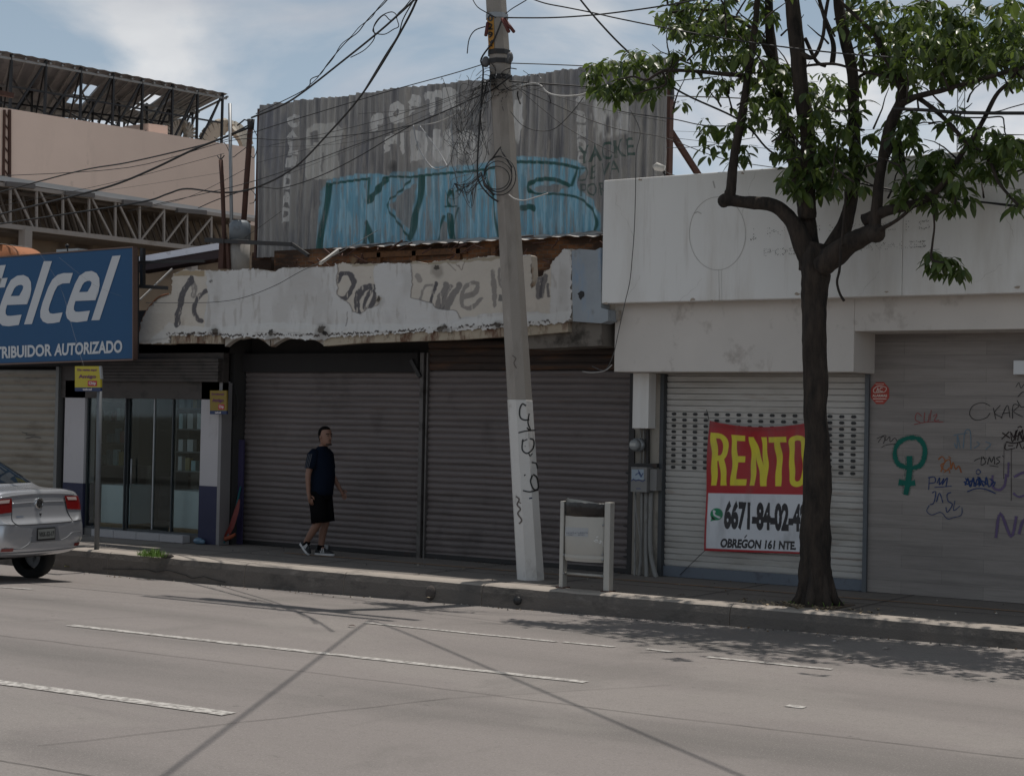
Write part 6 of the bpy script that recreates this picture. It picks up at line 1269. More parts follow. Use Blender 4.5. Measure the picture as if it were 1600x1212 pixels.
limbs = {
 'A': [(1268, 410, T0, 18), (1248, 365, T0-.1, 15), (1228, 335, T0-.15, 12.5), (1205, 320, T0-.2, 11), (1165, 316, T0-.25, 10), (1138, 312, T0-.3, 10), (1128, 313, T0-.32, 8)],
 'A2': [(1141, 314, T0-.3, 8), (1143, 290, T0-.3, 8), (1148, 240, T0-.3, 7.5), (1158, 190, T0-.3, 7), (1165, 140, T0-.3, 6), (1172, 95, T0-.3, 5.5), (1180, 40, T0-.3, 5), (1185, -40, T0-.3, 4), (1180, -150, T0-.4, 2.5)],
 'B': [(1268, 420, T0+.05, 19), (1263, 370, T0+.05, 15), (1260, 330, T0+.1, 14), (1252, 290, T0+.15, 12), (1238, 240, T0+.2, 11), (1224, 180, T0+.25, 9.5), (1210, 110, T0+.3, 9), (1203, 50, T0+.3, 8), (1200, -40, T0+.3, 6), (1195, -180, T0+.3, 3)],
 'C': [(1262, 340, T0, 13), (1262, 280, T0-.1, 12), (1262, 210, T0-.15, 12), (1253, 150, T0-.2, 12), (1247, 90, T0-.2, 12), (1240, 30, T0-.2, 12), (1234, -30, T0-.2, 11), (1228, -150, T0-.2, 7), (1225, -280, T0-.2, 3)],
 'D': [(1285, 410, T0, 17), (1308, 375, T0+.1, 14), (1322, 345, T0+.15, 12), (1333, 300, T0+.2, 10), (1336, 240, T0+.2, 10), (1334, 170, T0+.2, 9.5), (1331, 110, T0+.2, 9.5), (1320, 60, T0+.2, 9), (1310, 0, T0+.2, 9), (1305, -100, T0+.2, 6), (1300, -220, T0+.2, 3)],
 'E': [(1285, 415, T0-.05, 20), (1318, 388, T0-.15, 17), (1345, 372, T0-.2, 15), (1368, 362, T0-.25, 13), (1376, 366, T0-.28, 9)],
 'E2': [(1366, 362, T0-.25, 9), (1370, 320, T0-.25, 8.5), (1376, 270, T0-.2, 8), (1384, 225, T0-.2, 9), (1396, 185, T0-.2, 9.5), (1408, 158, T0-.2, 9), (1410, 130, T0-.2, 7), (1395, 108, T0-.2, 5), (1378, 80, T0-.2, 4.5), (1368, 55, T0-.2, 4), (1340, 28, T0-.2, 3), (1310, -2, T0-.2, 2.5), (1270, -60, T0-.2, 1.5)],
 'E3': [(1404, 165, T0-.2, 6), (1430, 152, T0-.35, 5), (1470, 142, T0-.5, 4), (1530, 125, T0-.7, 3.5), (1600, 106, T0-.9, 3), (1700, 90, T0-1.1, 2)],
 'F': [(1352, 345, T0-.2, 11), (1375, 333, T0-.25, 9), (1400, 326, T0-.3, 8), (1430, 318, T0-.35, 7), (1455, 305, T0-.4, 5.5), (1480, 280, T0-.45, 4), (1500, 245, T0-.5, 4), (1530, 200, T0-.55, 3.5), (1556, 150, T0-.6, 3), (1575, 130, T0-.65, 2.5), (1590, 110, T0-.7, 2)],
 'G': [(1435, 153, T0-.3, 4), (1470, 180, T0-.4, 3.5), (1510, 222, T0-.5, 3.5), (1545, 250, T0-.6, 3), (1560, 285, T0-.7, 2.5), (1590, 320, T0-.8, 2)],
 'H': [(1380, 250, T0-.2, 6), (1402, 220, T0, 5), (1410, 255, T0, 5), (1428, 285, T0, 4)][:3],
 'I': [(1370, 362, T0-.3, 4), (1400, 345, T0-.4, 3), (1425, 325, T0-.5, 2.5)],
 'J': [(1165, 118, T0-.3, 4), (1130, 116, T0-.5, 3.5), (1090, 112, T0-.6, 3), (1045, 110, T0-.7, 3), (1030, 114, T0-.8, 2.6), (1010, 125, T0-.8, 2), (990, 120, T0-.8, 1.5), (965, 125, T0-.8, 1)],
 'J2': [(1035, 112, T0-.7, 2), (1040, 132, T0-.7, 1.8), (1015, 140, T0-.7, 1.4), (985, 150, T0-.7, 1)],
 'K': [(1205, 90, T0+.2, 6), (1180, 50, T0+.3, 4), (1140, 25, T0+.4, 3), (1090, 15, T0+.4, 2.5), (1050, 20, T0+.3, 2)],
 'L': [(1246, 80, T0-.2, 5), (1270, 90, T0-.3, 3.5), (1285, 60, T0-.4, 3), (1290, 20, T0-.4, 3), (1300, -30, T0-.4, 2)],
 'M': [(1258, 60, T0, 3), (1275, 95, T0, 3), (1290, 104, T0, 2.5)],
 'N': [(1300, 100, T0, 4.5), (1302, 70, T0, 4), (1290, 35, T0, 3), (1280, 0, T0, 3)],
 'O': [(1315, 380, T0-.3, 3), (1312, 420, T0-.4, 2.2), (1308, 440, T0-.45, 2), (1312, 458, T0-.45, 2), (1319, 470, T0-.45, 2.4)],
 'O2': [(1322, 300, T0-.3, 2), (1318, 350, T0-.35, 2), (1315, 385, T0-.4, 2)],
 'Q': [(1455, 305, T0-.4, 2), (1460, 350, T0-.5, 1.6), (1457, 380, T0-.5, 1.6), (1456, 405, T0-.5, 1.8), (1475, 410, T0-.5, 1.2)],
 'R': [(1330, 130, T0+.2, 3), (1360, 112, T0+.3, 2.2), (1400, 120, T0+.3, 2)],
 'S': [(1244, 105, T0-.2, 2), (1300, 100, T0-.3, 2.2), (1340, 110, T0-.3, 2), (1395, 122, T0-.2, 2)],
 'T': [(1230, 200, T0-.3, 1.5), (1260, 235, T0-.3, 2), (1290, 262, T0-.3, 2)],
 'U': [(1260, 0, T0-1.0, 3), (1215, -120, T0-1.2, 3), (1150, -180, T0-1.5, 2)],
 'V': [(1320, 0, T0+.6, 3), (1400, -100, T0+.8, 3), (1480, -180, T0+.9, 2)],
}
for k, pts in limbs.items():
    b = MB(); limb(b, pts, 10 if pts[0][3] > 6 else 7, .12)
    if k == 'A': b.ell(P(1131, 314, T0-.32), (.07, .07, .075), 10, 7); b.ell(P(1140, 302, T0-.3), (.06, .06, .06), 10, 7)
    if k == 'E': b.ell(P(1369, 366, T0-.28), (.10, .09, .09), 10, 7)
    b.build('branch', mBARK, TR)
b = MB()
for i in range(120):
    x = rnd.uniform(1200, 1600); y = rnd.uniform(-20, 320)
    if rnd.random() < .35: x = rnd.uniform(1040, 1200); y = rnd.uniform(0, 180)
    a = rnd.uniform(-2.8, -.3); l = rnd.uniform(25, 80); Y = T0+rnd.uniform(-.9, .6); pts = [(x, y)]
    for k in range(4): a += rnd.uniform(-.35, .35); x += l/4*math.cos(a); y += l/4*math.sin(a); pts.append((x, y))
    b.tube([P(px_, py_, Y+.05*j) for j, (px_, py_) in enumerate(pts)], [.012, .010, .008, .006, .004], 5)
b.build('twigs', mBARK, TR)['kind'] = 'stuff'
# leaves: whorls of drooping elliptical leaves at twig ends
t = NT('leaf'); oi = t.n('ShaderNodeNewGeometry'); cc = t.mix(oi.outputs['Random Per Island'], (.022, .044, .014), (.105, .15, .036))
t.base(cc); t.set(Roughness=.38); t.b.inputs['Specular IOR Level'].default_value = .6
trl = t.n('ShaderNodeBsdfTranslucent'); t.l(t.mix(.5, cc, (.22, .32, .045)), trl.inputs[0]); mxs = t.n('ShaderNodeMixShader'); mxs.inputs[0].default_value = .32
t.l(t.b.outputs[0], mxs.inputs[1]); t.l(trl.outputs[0], mxs.inputs[2]); t.l(mxs.outputs[0], t.t.nodes['Material Output'].inputs[0]); mLEAF = t.m
def leaf(mb, p, d, up, L_, w_):
    s_ = d.cross(up); s_ = s_.normalized() if s_.length > .01 else Vector((1, 0, 0)); n_ = s_.cross(d).normalized(); b0 = len(mb.v)
    dr_ = Vector((0, 0, -1))*L_*.3
    rows = ((0, .0), (.10, .14), (.36, .88), (.62, 1.0), (.86, .58), (1, 0.0))
    for f, ww in rows:
        c_ = p+d*L_*f+dr_*f*f
        if ww == 0: mb.v.append(tuple(c_))
        else:
            mb.v.append(tuple(c_-s_*w_*ww/2+n_*w_*.16*ww)); mb.v.append(tuple(c_)); mb.v.append(tuple(c_+s_*w_*ww/2+n_*w_*.16*ww))
    F_ = [(0, 1, 2), (0, 2, 3), (1, 4, 5, 2), (2, 5, 6, 3), (4, 7, 8, 5), (5, 8, 9, 6), (7, 10, 11, 8), (8, 11, 12, 9), (10, 13, 11), (11, 13, 12)]
    for f in F_: mb.f.append(tuple(b0+i for i in f)); mb.mi.append(0); mb.sm.append(True)
lr = random.Random(21)
blobs = [(985, 130, 62, 34, 34, -2.5, .25), (945, 120, 40, 22, 12, -2.5, .2), (965, 150, 45, 12, 14, -2.5, .2), (1020, 95, 40, 22, 12, -2.5, .2), (1055, 100, 30, 16, 5, -2.5, .2),
  (1075, 30, 50, 34, 42, -1.9, .6), (1110, 55, 60, 28, 46, -1.9, .6), (1160, 25, 50, 40, 36, -1.7, .7), (1150, 80, 50, 34, 30, -1.9, .6), (1100, 100, 36, 20, 6, -1.9, .5), (1190, 125, 40, 34, 26, -2, .5),
  (1120, 140, 30, 14, 7, -2, .4), (1075, 175, 22, 20, 2, -2, .3), (1120, 195, 45, 25, 7, -2, .4), (1165, 205, 30, 34, 12, -2, .5), (1200, 180, 34, 30, 14, -2, .5), (1135, 245, 40, 22, 5, -2.1, .3), (1160, 250, 20, 20, 3, -2.1, .3),
  (1235, 160, 45, 50, 26, -2, .5), (1265, 215, 50, 45, 36, -2.1, .5), (1290, 265, 52, 30, 38, -2.2, .4), (1260, 290, 40, 22, 22, -2.2, .4), (1235, 250, 30, 22, 8, -2.2, .3), (1310, 180, 44, 40, 26, -1.9, .5), (1325, 240, 40, 40, 22, -2.1, .4), (1320, 300, 34, 20, 10, -2.2, .3),
  (1340, 30, 50, 34, 22, -1.6, .7), (1390, 50, 60, 44, 46, -1.9, .7), (1380, 105, 44, 30, 22, -1.8, .5), (1450, 50, 60, 46, 60, -1.9, .8), (1470, 90, 70, 30, 56, -2, .7), (1530, 50, 60, 46, 62, -2, .8), (1540, 95, 60, 26, 40, -2.2, .6), (1595, 60, 40, 60, 46, -2.2, .8), (1420, 125, 36, 20, 14, -2, .5), (1580, 125, 40, 16, 8, -2.4, .4), (1500, 125, 40, 14, 10, -2.3, .4),
  (1400, 200, 30, 22, 8, -2.2, .4), (1430, 205, 28, 26, 10, -2.3, .3), (1475, 185, 30, 22, 6, -2.4, .3), (1425, 245, 36, 20, 8, -2.3, .3), (1470, 262, 45, 22, 20, -2.3, .3), (1450, 290, 48, 24, 26, -2.3, .3), (1485, 310, 44, 24, 16, -2.4, .3), (1425, 318, 26, 20, 7, -2.3, .3), (1500, 275, 36, 18, 10, -2.4, .3),
  (1545, 225, 40, 22, 22, -2.5, .4), (1580, 235, 34, 26, 20, -2.6, .4), (1560, 265, 34, 18, 10, -2.5, .3), (1595, 312, 22, 22, 5, -2.7, .2), (1625, 270, 30, 30, 6, -2.7, .4),
  (1470, 412, 24, 14, 7, -2.3, .15), (1487, 425, 22, 12, 6, -2.3, .15), (1458, 400, 8, 6, 2, -2.3, .1), (1320, 130, 30, 20, 6, -1.5, .4), (1275, 140, 30, 30, 8, -1.6, .4),
  # above the frame
  (1100, -60, 70, 60, 34, -1.9, .9), (1200, -90, 90, 80, 46, -1.9, 1.0), (1310, -100, 90, 80, 46, -2.0, 1.1), (1420, -80, 90, 70, 50, -2.2, 1.1), (1530, -60, 80, 60, 46, -2.3, 1.0), (1250, -230, 90, 60, 30, -2.0, .8), (1370, -220, 90, 60, 26, -2.3, .8), (1640, 20, 60, 90, 40, -2.3, .8), (1700, 60, 60, 70, 20, -2.4, .7)]
leaves = [MB() for _ in range(8)]
for (cx_, cy_, rx_, ry_, n_, Yc, sY) in blobs:
    for i in range(int(n_*1.3)):
        a = lr.uniform(0, 6.283); k = math.sqrt(lr.random())
        x = cx_+rx_*k*math.cos(a); y = cy_+ry_*k*math.sin(a)-8; Y = Yc+.3+lr.gauss(0, sY*.7)
        p = P(x, y, Y); az = lr.uniform(0, 6.28); tw = Vector((math.cos(az), math.sin(az), lr.uniform(-.2, .6))).normalized()
        nl = lr.randint(4, 7); mb = leaves[lr.randrange(8)]
        mb.tube([p-tw*.10, p], .0025, 4)
        for j in range(nl):
            an = az+j*2*math.pi/nl+lr.uniform(-.3, .3); dz = lr.uniform(-1.5, .1)
            d = Vector((math.cos(an), math.sin(an), dz)).normalized()
            L_ = lr.choice((.55, .8, 1, 1.2))*lr.uniform(.09, .155); leaf(mb, p+d*.015, d, Vector((lr.uniform(-.6, .6), lr.uniform(-.6, .6), 1)), L_, L_*lr.uniform(.38, .50))
for mb in leaves: mb.build('crown', mLEAF, TR)

# ================= SMALL GROUND THINGS =================
mGRASS = M('grass_blade', (.12, .22, .03), .6, var=.3, vs=20)
b = MB(); gr_ = random.Random(4); c0 = G(238, 868, .157)
for i in range(420):
    a = gr_.uniform(0, 6.28); k = gr_.random()**.7; p = c0+Vector((.24*k*math.cos(a), .13*k*math.sin(a), -.005)); l = gr_.uniform(.05, .17)*(1-.4*k); d = Vector((gr_.uniform(-.6, .6), gr_.uniform(-.6, .6), 1)).normalized()
    s_ = Vector((math.cos(a*3), math.sin(a*3), 0))*.004; b.add([p-s_, p+s_, p+d*l*.6+s_*.7, p+d*l*.6-s_*.7, p+d*l+Vector((d.x, d.y, -.2))*l*.25], [(0, 1, 2, 3), (3, 2, 4)])
tag(b.build('grass_tuft', mGRASS, None, c0), 'bright green weed tuft growing at the kerb between the post and the roller shutters', 'weed')
b = MB(); c1 = G(262, 869, .155); b.ell(c1, (.11, .06, .035), 10, 5); tag(b.build('dirt_clump', M('dirt', (.035, .03, .025), .95, bump=1, bs=60), None, c1), 'dark clump of dirt beside the weed tuft', 'dirt')
b = MB()
for i in range(190):
    p = Vector((TX, TYY, .160))+Vector((gr_.gauss(-.05, .34), gr_.gauss(-.22, .15), gr_.uniform(0, .01)))
    a = gr_.uniform(0, 6.28); d = Vector((math.cos(a), math.sin(a), gr_.uniform(-.1, .3))); leaf(b, p, d.normalized(), Vector((0, 0, 1)), gr_.uniform(.04, .09), .03)
o = tag(b.build('leaf_litter', M('dry_leaf', (.33, .26, .17), .8, var=.3, vs=30), None, (TX, TYY, .158)), 'dry leaves scattered round the foot of the street tree', 'leaf litter', kind='stuff')
b = MB()
for i in range(34):
    a = gr_.uniform(0, 6.28); p = Vector((TX+.27*math.cos(a), TYY+.27*math.sin(a), .155)); l = gr_.uniform(.02, .06); b.bar(p, p+Vector((gr_.uniform(-.03, .03), gr_.uniform(-.03, .03), l)), .005)
tag(b.build('grass', mGRASS, None, (TX, TYY, .155)), 'thin weeds ringing the foot of the street tree', 'grass', kind='stuff')
tag(MB().box(TX-.33, TX+.33, TYY-.3, TYY+.28, .152, .1605).build('tree_soil', M('tree_soil', (.12, .09, .065), .95, var=.3, bump=.8, bs=40), None, (TX, TYY, .152)), 'patch of bare soil round the foot of the street tree', 'soil')
b = MB(); c2 = G(97, 884, -.1)
for i in range(26):
    p = c2+Vector((gr_.gauss(0, .12), gr_.gauss(0, .05), .01)); a = gr_.uniform(0, 6.28); leaf(b, p, Vector((math.cos(a), math.sin(a), .2)).normalized(), Vector((0, 0, 1)), .07, .04)
tag(b.build('leaf_litter', M('yellow_leaf', (.36, .34, .12), .7, var=.2, vs=20), None, c2), 'small heap of yellow-green leaves in the gutter behind the silver car', 'leaf litter', kind='stuff')
for (x, y, z, col_, lab) in ((725, 916, -.05, (.4, .33, .24), 'pale paper scrap in the gutter below the walking man'), (1302, 1004, -.03, (.5, .45, .45), 'light crumpled wrapper in the gutter below the tree'), (1384, 1015, -.03, (.55, .5, .45), 'pale leaf scrap in the gutter right of the tree'), (670, 935, -.06, (.5, .42, .3), 'straw coloured litter below the broken kerb corner'), (544, 979, 0, (.08, .05, .04), 'tiny dark twig on the road under the crossing shadows'), (392, 940, 0, (.1, .08, .07), 'tiny dark leaf on the road left of the wire shadows'), (1063, 931, .16, (.1, .07, .05), 'dark leaf lying on the kerb left of the tree'), (1164, 937, .16, (.12, .09, .06), 'curled brown leaf on the kerb beside the tree'), (1325, 1034, 0, (.09, .06, .05), 'brown leaf on the road in the tree shadow')):
    c3 = G(x, y, z); c3.z = max(z, rz(c3.x, c3.y)) if c3.y < KY else .158; b = MB(); a = gr_.uniform(0, 3)
    leaf(b, c3+Vector((0, 0, .012)), Vector((math.cos(a), math.sin(a), .25)).normalized(), Vector((0, 0, 1)), .08, .045); leaf(b, c3+Vector((.01, .01, .012)), Vector((math.cos(a+2), math.sin(a+2), .3)).normalized(), Vector((0, 0, 1)), .05, .03)
    tag(b.build('litter', M('litter_%d' % x, col_, .8), None, c3), lab, 'litter')
# ================= WALKING MAN =================
pc0 = G(499, 868, .157); PXc, PYc = pc0.x, pc0.y
MAN = thing('person', 'man in dark blue t-shirt, black shorts and black trainers walking right past the roller shutter', 'person', (PXc, PYc, .157))
HD = R(10)      # heading, turned a little towards the road
fw = Vector((math.cos(HD), math.sin(HD), 0)); lf = Vector((-math.sin(HD), math.cos(HD), 0))
def B(a, l, z): return Vector((PXc, PYc, .157))+fw*a+lf*l+Vector((0, 0, z))
def skin(name, verts, edges, radii, mat, parent, root=0, sub=2, extra=None):
    me = bpy.data.meshes.new(name); me.from_pydata([tuple(v) for v in verts], edges, []); o = bpy.data.objects.new(name, me); col.objects.link(o)
    sk = o.modifiers.new('sk', 'SKIN'); sk.use_smooth_shade = True; sk.branch_smoothing = .6
    for i, r in enumerate(radii): me.skin_vertices[0].data[i].radius = r if isinstance(r, tuple) else (r, r)
    me.skin_vertices[0].data[root].use_root = True
    sb = o.modifiers.new('sb', 'SUBSURF'); sb.levels = sb.render_levels = sub
    dg = bpy.context.evaluated_depsgraph_get(); dg.update(); me2 = bpy.data.meshes.new_from_object(o.evaluated_get(dg)); bpy.data.objects.remove(o)
    if extra:
        mb = MB(); extra(mb); bm = bmesh.new(); bm.from_mesh(me2); t_ = bpy.data.meshes.new('x'); t_.from_pydata(mb.v, [], mb.f); bm.from_mesh(t_)
        bmesh.ops.recalc_face_normals(bm, faces=bm.faces)
        for f in bm.faces: f.smooth = True
        bm.to_mesh(me2); bm.free()
    me2.name = name; me2.materials.clear()
    return mk(name, me2, mat, parent)
mSKIN = M('skin', (.20, .105, .072), .55, var=.06, vs=8)
mSHIRT = M('navy_cotton', (.006, .010, .020), .9, var=.15, vs=9, bump=.5, bs=14); mSHORT = M('black_cotton', (.005, .005, .006), .9, bump=.5, bs=14); mHAIR = M('black_hair', (.006, .005, .005), .9, bump=.6, bs=90); mHAIR.node_tree.nodes['Principled BSDF'].inputs['Specular IOR Level'].default_value = .08
for m__ in (mSHIRT, mSHORT): m__.node_tree.nodes['Principled BSDF'].inputs['Specular IOR Level'].default_value = .05
mBEARD = M('short_beard', (.045, .028, .022), .9)
mSHOE = M('black_shoe', (.014, .015, .018), .7); mSOLE = M('white_sole', (.50, .50, .50), .6)
pv = {}; pe = []; pr = []; order = []
def pt(n, v, r): pv[n] = len(order); order.append(v); pr.append(r)
pt('pelvis', B(0, 0, .93), (.15, .12)); pt('waist', B(.01, 0, 1.08), (.15, .125)); pt('chest', B(.01, 0, 1.27), (.165, .125)); pt('upper', B(.0, 0, 1.40), (.12, .085)); pt('neck', B(.015, 0, 1.475), .058); pt('head0', B(.035, 0, 1.535), .062)
pt('rsh', B(-.02, -.175, 1.395), .056); pt('rel', B(-.07, -.235, 1.10), .042); pt('rwr', B(-.05, -.245, .86), .028); pt('rha', B(-.03, -.245, .80), (.018, .040)); pt('rh2', B(-.02, -.24, .755), (.014, .036))
pt('lsh', B(.0, .175, 1.395), .056); pt('lel', B(.02, .245, 1.11), .042); pt('lwr', B(.17, .235, .90), .028); pt('lha', B(.21, .23, .855), (.018, .038)); pt('lh2', B(.235, .225, .82), (.014, .034))
pt('rhip', B(.0, -.095, .87), .095); pt('rkn', B(.05, -.105, .485), .062); pt('rcf', B(-.03, -.105, .37), .060); pt('ran', B(-.17, -.105, .155), .040); pt('rft', B(-.145, -.105, .09), .038)
pt('lhip', B(.0, .095, .87), .095); pt('lkn', B(.035, .10, .48), .062); pt('lcf', B(-.005, .10, .36), .062); pt('lan', B(-.04, .10, .10), .042); pt('lft', B(.02, .10, .06), .038)
for a, c_ in ('pelvis waist', 'waist chest', 'chest upper', 'upper neck', 'neck head0', 'upper rsh', 'rsh rel', 'rel rwr', 'rwr rha', 'rha rh2', 'upper lsh', 'lsh lel', 'lel lwr', 'lwr lha', 'lha lh2', 'pelvis rhip', 'rhip rkn', 'rkn rcf', 'rcf ran', 'ran rft', 'pelvis lhip', 'lhip lkn', 'lkn lcf', 'lcf lan', 'lan lft') and [s.split() for s in ('pelvis waist', 'waist chest', 'chest upper', 'upper neck', 'neck head0', 'upper rsh', 'rsh rel', 'rel rwr', 'rwr rha', 'rha rh2', 'upper lsh', 'lsh lel', 'lel lwr', 'lwr lha', 'lha lh2', 'pelvis rhip', 'rhip rkn', 'rkn rcf', 'rcf ran', 'ran rft', 'pelvis lhip', 'lhip lkn', 'lkn lcf', 'lcf lan', 'lan lft')]:
    pe.append((pv[a], pv[c_]))
HF = R(-8)      # the head turns slightly towards the road
hf = Vector((math.cos(HF), math.sin(HF), 0)); hl = Vector((-math.sin(HF), math.cos(HF), 0)); HC = B(.05, 0, 1.625)
def Hh(a, l, z): return HC+(hf*a+hl*l+Vector((0, 0, z)))*1.07
def headshape(mb):
    rings = []; n = 20      # z, half width, back, front
    for z, w_, bk_, fr__ in ((-.125, .030, .02, .055), (-.112, .045, .035, .082), (-.085, .058, .055, .092), (-.05, .067, .075, .090), (-.01, .074, .092, .090), (.035, .077, .100, .088), (.075, .072, .095, .078), (.105, .055, .072, .055), (.122, .03, .04, .028), (.127, .008, .01, .008)):
        rings.append([tuple(Hh((fr__ if math.cos(t_) > 0 else bk_)*math.cos(t_), w_*math.sin(t_), z)) for t_ in [2*math.pi*i/n for i in range(n)]])
    mb.loft(rings)
    mb.loft([[tuple(Hh(.082, .010, .015)), tuple(Hh(.082, -.010, .015)), tuple(Hh(.093, 0, .015))], [tuple(Hh(.085, .017, -.032)), tuple(Hh(.085, -.017, -.032)), tuple(Hh(.122, 0, -.030))], [tuple(Hh(.08, .014, -.042)), tuple(Hh(.08, -.014, -.042)), tuple(Hh(.10, 0, -.040))]])
    for s_ in (-1, 1):
        mb.ell(Hh(-.005, s_*.077, -.012), (.016, .010, .030), 8, 6)
        mb.ell(Hh(.080, s_*.0, -.072), (.014, .022, .006), 8, 4)
    # fingers
    for hand, root, d, side_ in (('r', B(-.02, -.24, .765), (fw*.12+Vector((0, 0, -1))).normalized(), fw), ('l', B(.232, .225, .828), (fw*.55+Vector((0, 0, -1))).normalized(), (fw+Vector((0, 0, .5))).normalized())):
        inn = lf*(1 if hand == 'r' else -1)
        for k, (o_, ln) in enumerate(((.028, .062), (.010, .072), (-.009, .068), (-.027, .052))):
            a0 = root+side_*o_; a1 = a0+d*ln*.5+inn*.006; a2 = a1+d*ln*.5+inn*.02; mb.tube([a0-d*.02, a0, a1, a2], [.010, .010, .009, .006], 7)
        a0 = root+side_*.034-d*.055; mb.tube([a0-side_*.01, a0+side_*.018+d*.02, a0+side_*.024+d*.048], [.012, .011, .007], 7)
body = skin('body', order, pe, pr, mSKIN, MAN, 0, 2, headshape)
n = 18
b = MB(); b.smooth = True; rings = []
for z, w_, bk_, fr__ in ((-.07, .060, .076, -.03), (-.01, .077, .096, -.035), (.035, .080, .104, -.01), (.068, .0765, .100, .030), (.088, .068, .091, .069), (.110, .053, .072, .054), (.126, .03, .042, .03), (.131, .006, .01, .006)):
    rings.append([tuple(Hh((fr__ if math.cos(t_) > 0 else bk_)*math.cos(t_)+(0 if math.cos(t_) > 0 else -.0), w_*math.sin(t_), z)) for t_ in [2*math.pi*i/n for i in range(n)]])
b.loft(rings); b.build('hair', mHAIR, MAN)
b = MB(); b.smooth = True
for s_ in (-1, 1): b.ell(Hh(.083, s_*.030, .010), (.010, .010, .006), 8, 5); b.tube([Hh(.088, s_*.014, .030), Hh(.086, s_*.032, .034), Hh(.070, s_*.052, .028)], .005, 5)
b.build_each('eye_and_brow', mHAIR, MAN)
b = MB(); b.smooth = True
b.ell(Hh(.088, 0, -.052), (.010, .026, .005), 8, 4); b.loft([[tuple(Hh(.060+.034*math.cos(t_), .052*math.sin(t_), z)) for t_ in [-1.3+2.6*i/10 for i in range(11)]] for z in (-.114, -.100, -.090)], False)
b.build_each('beard', mBEARD, MAN)
# t-shirt: torso loft plus sleeves
def ring(ca, cl, z, ra, rl, n=20, tilt=0):
    return [tuple(B(ca+ra*math.cos(t_), cl+rl*math.sin(t_), z+.012*noise.noise(Vector((t_*2, z*6, 1))))) for t_ in [2*math.pi*i/n for i in range(n)]]
def wrinkle(rg, z): return rg
b = MB(); b.smooth = True
b.loft([ring(.01, 0, .83, .150, .188), ring(.01, 0, .90, .155, .190), ring(.02, 0, 1.0, .162, .187), ring(.025, 0, 1.10, .165, .185), ring(.02, 0, 1.22, .152, .195), ring(.01, 0, 1.32, .135, .205), ring(.0, 0, 1.40, .112, .200), ring(.0, 0, 1.445, .085, .150), ring(.01, 0, 1.475, .068, .085), ring(.015, 0, 1.488, .063, .068)], True)
def sleeve(a, l, ea, el, ez):
    p0 = B(a, l*.75, 1.415); p1 = B(a-.005, l, 1.37); p2 = B(ea, el, ez)
    b.tube([p0, p1, p1.lerp(p2, .5), p2], [.062, .080, .078, .076], 16)
sleeve(-.02, -.185, -.045, -.225, 1.185); sleeve(0, .185, .01, .22, 1.185)
b.build('t_shirt', mSHIRT, MAN)
b = MB()
for k in (-.024, 0, .024): 
    q0_ = B(-.025+k, -.262, 1.385); q1__ = B(-.045+k, -.306, 1.20); b.bar(q0_, q1__, .010, .006, (0, 1, 0))
b.build('sleeve_stripe', M('stripe_grey', (.05, .055, .07), .8), MAN)
b = MB(); b.smooth = True
b.loft([ring(.0, 0, .99, .150, .178), ring(0, 0, .88, .155, .185), ring(0, 0, .80, .150, .188), ring(.005, 0, .76, .12, .16)])
def pleg(l, ka, kz):
    b.tube([B(0, l, .88), B(.0, l, .78), B(ka*.5, l*1.1, .62), B(ka*.9, l*1.15, kz)], [.10, .118, .112, .112], 18)
pleg(-.092, .055, .455); pleg(.092, .045, .46); b.build('shorts', mSHORT, MAN)
b = MB(); b.smooth = True; b.tube([B(-.13, -.10, .20), B(-.17, -.105, .12)], [.045, .046], 12); b.tube([B(-.035, .10, .14), B(-.045, .10, .07)], [.046, .048], 12); b.build_each('sock', mSHORT, MAN)
def shoe(heel, toe, l, up):
    d = (toe-heel); L_ = d.length; d.normalize(); s_ = lf; u = s_.cross(d)*-1
    if u.z < 0: u = -u
    def S(f, w_, h_): c_ = heel+d*L_*f; return [tuple(c_+s_*w_*math.cos(t_)+u*(h_*max(0, math.sin(t_))+(.0 if math.sin(t_) > 0 else -.004))) for t_ in [2*math.pi*i/12 for i in range(12)]]
    b = MB(); b.smooth = True; b.loft([S(.0, .026, .05), S(.04, .036, .095), S(.2, .040, .105), S(.38, .042, .092), S(.6, .048, .065), S(.8, .046, .048), S(.95, .032, .03), S(1.0, .012, .012)]); sh_ = b.build('shoe', mSHOE, MAN)
    b = MB(); rr = []
    for f, w_ in ((-.015, .024), (.04, .040), (.3, .043), (.6, .052), (.85, .047), (.97, .03), (1.015, .012)):
        c_ = heel+d*L_*f; rr.append([tuple(c_-s_*w_-u*.022), tuple(c_+s_*w_-u*.022), tuple(c_+s_*w_+u*.008), tuple(c_-s_*w_+u*.008)])
    b.loft(rr); b.build('sole', mSOLE, sh_, bevel=.004)
    b = MB()
    for f in (.36, .45, .54): 
        c_ = heel+d*L_*f; 
        for sg in (-1, 1): b.bar(c_+s_*sg*.043+u*.012, c_-d*.02+s_*sg*.034+u*.075, .011, .006, tuple(s_))
    for f in (.48, .56, .64): c_ = heel+d*L_*f; b.bar(c_+s_*.02+u*.078*(1.32-f), c_-s_*.02+u*.078*(1.32-f), .008)
    b.build('stripes', mSOLE, sh_)
shoe(B(-.115, .10, .024), B(.165, .105, .022), .1, 0)
shoe(B(-.225, -.105, .17), B(-.09, -.105, -.0)+Vector((0, 0, .022))+fw*.0, -.1, 0)
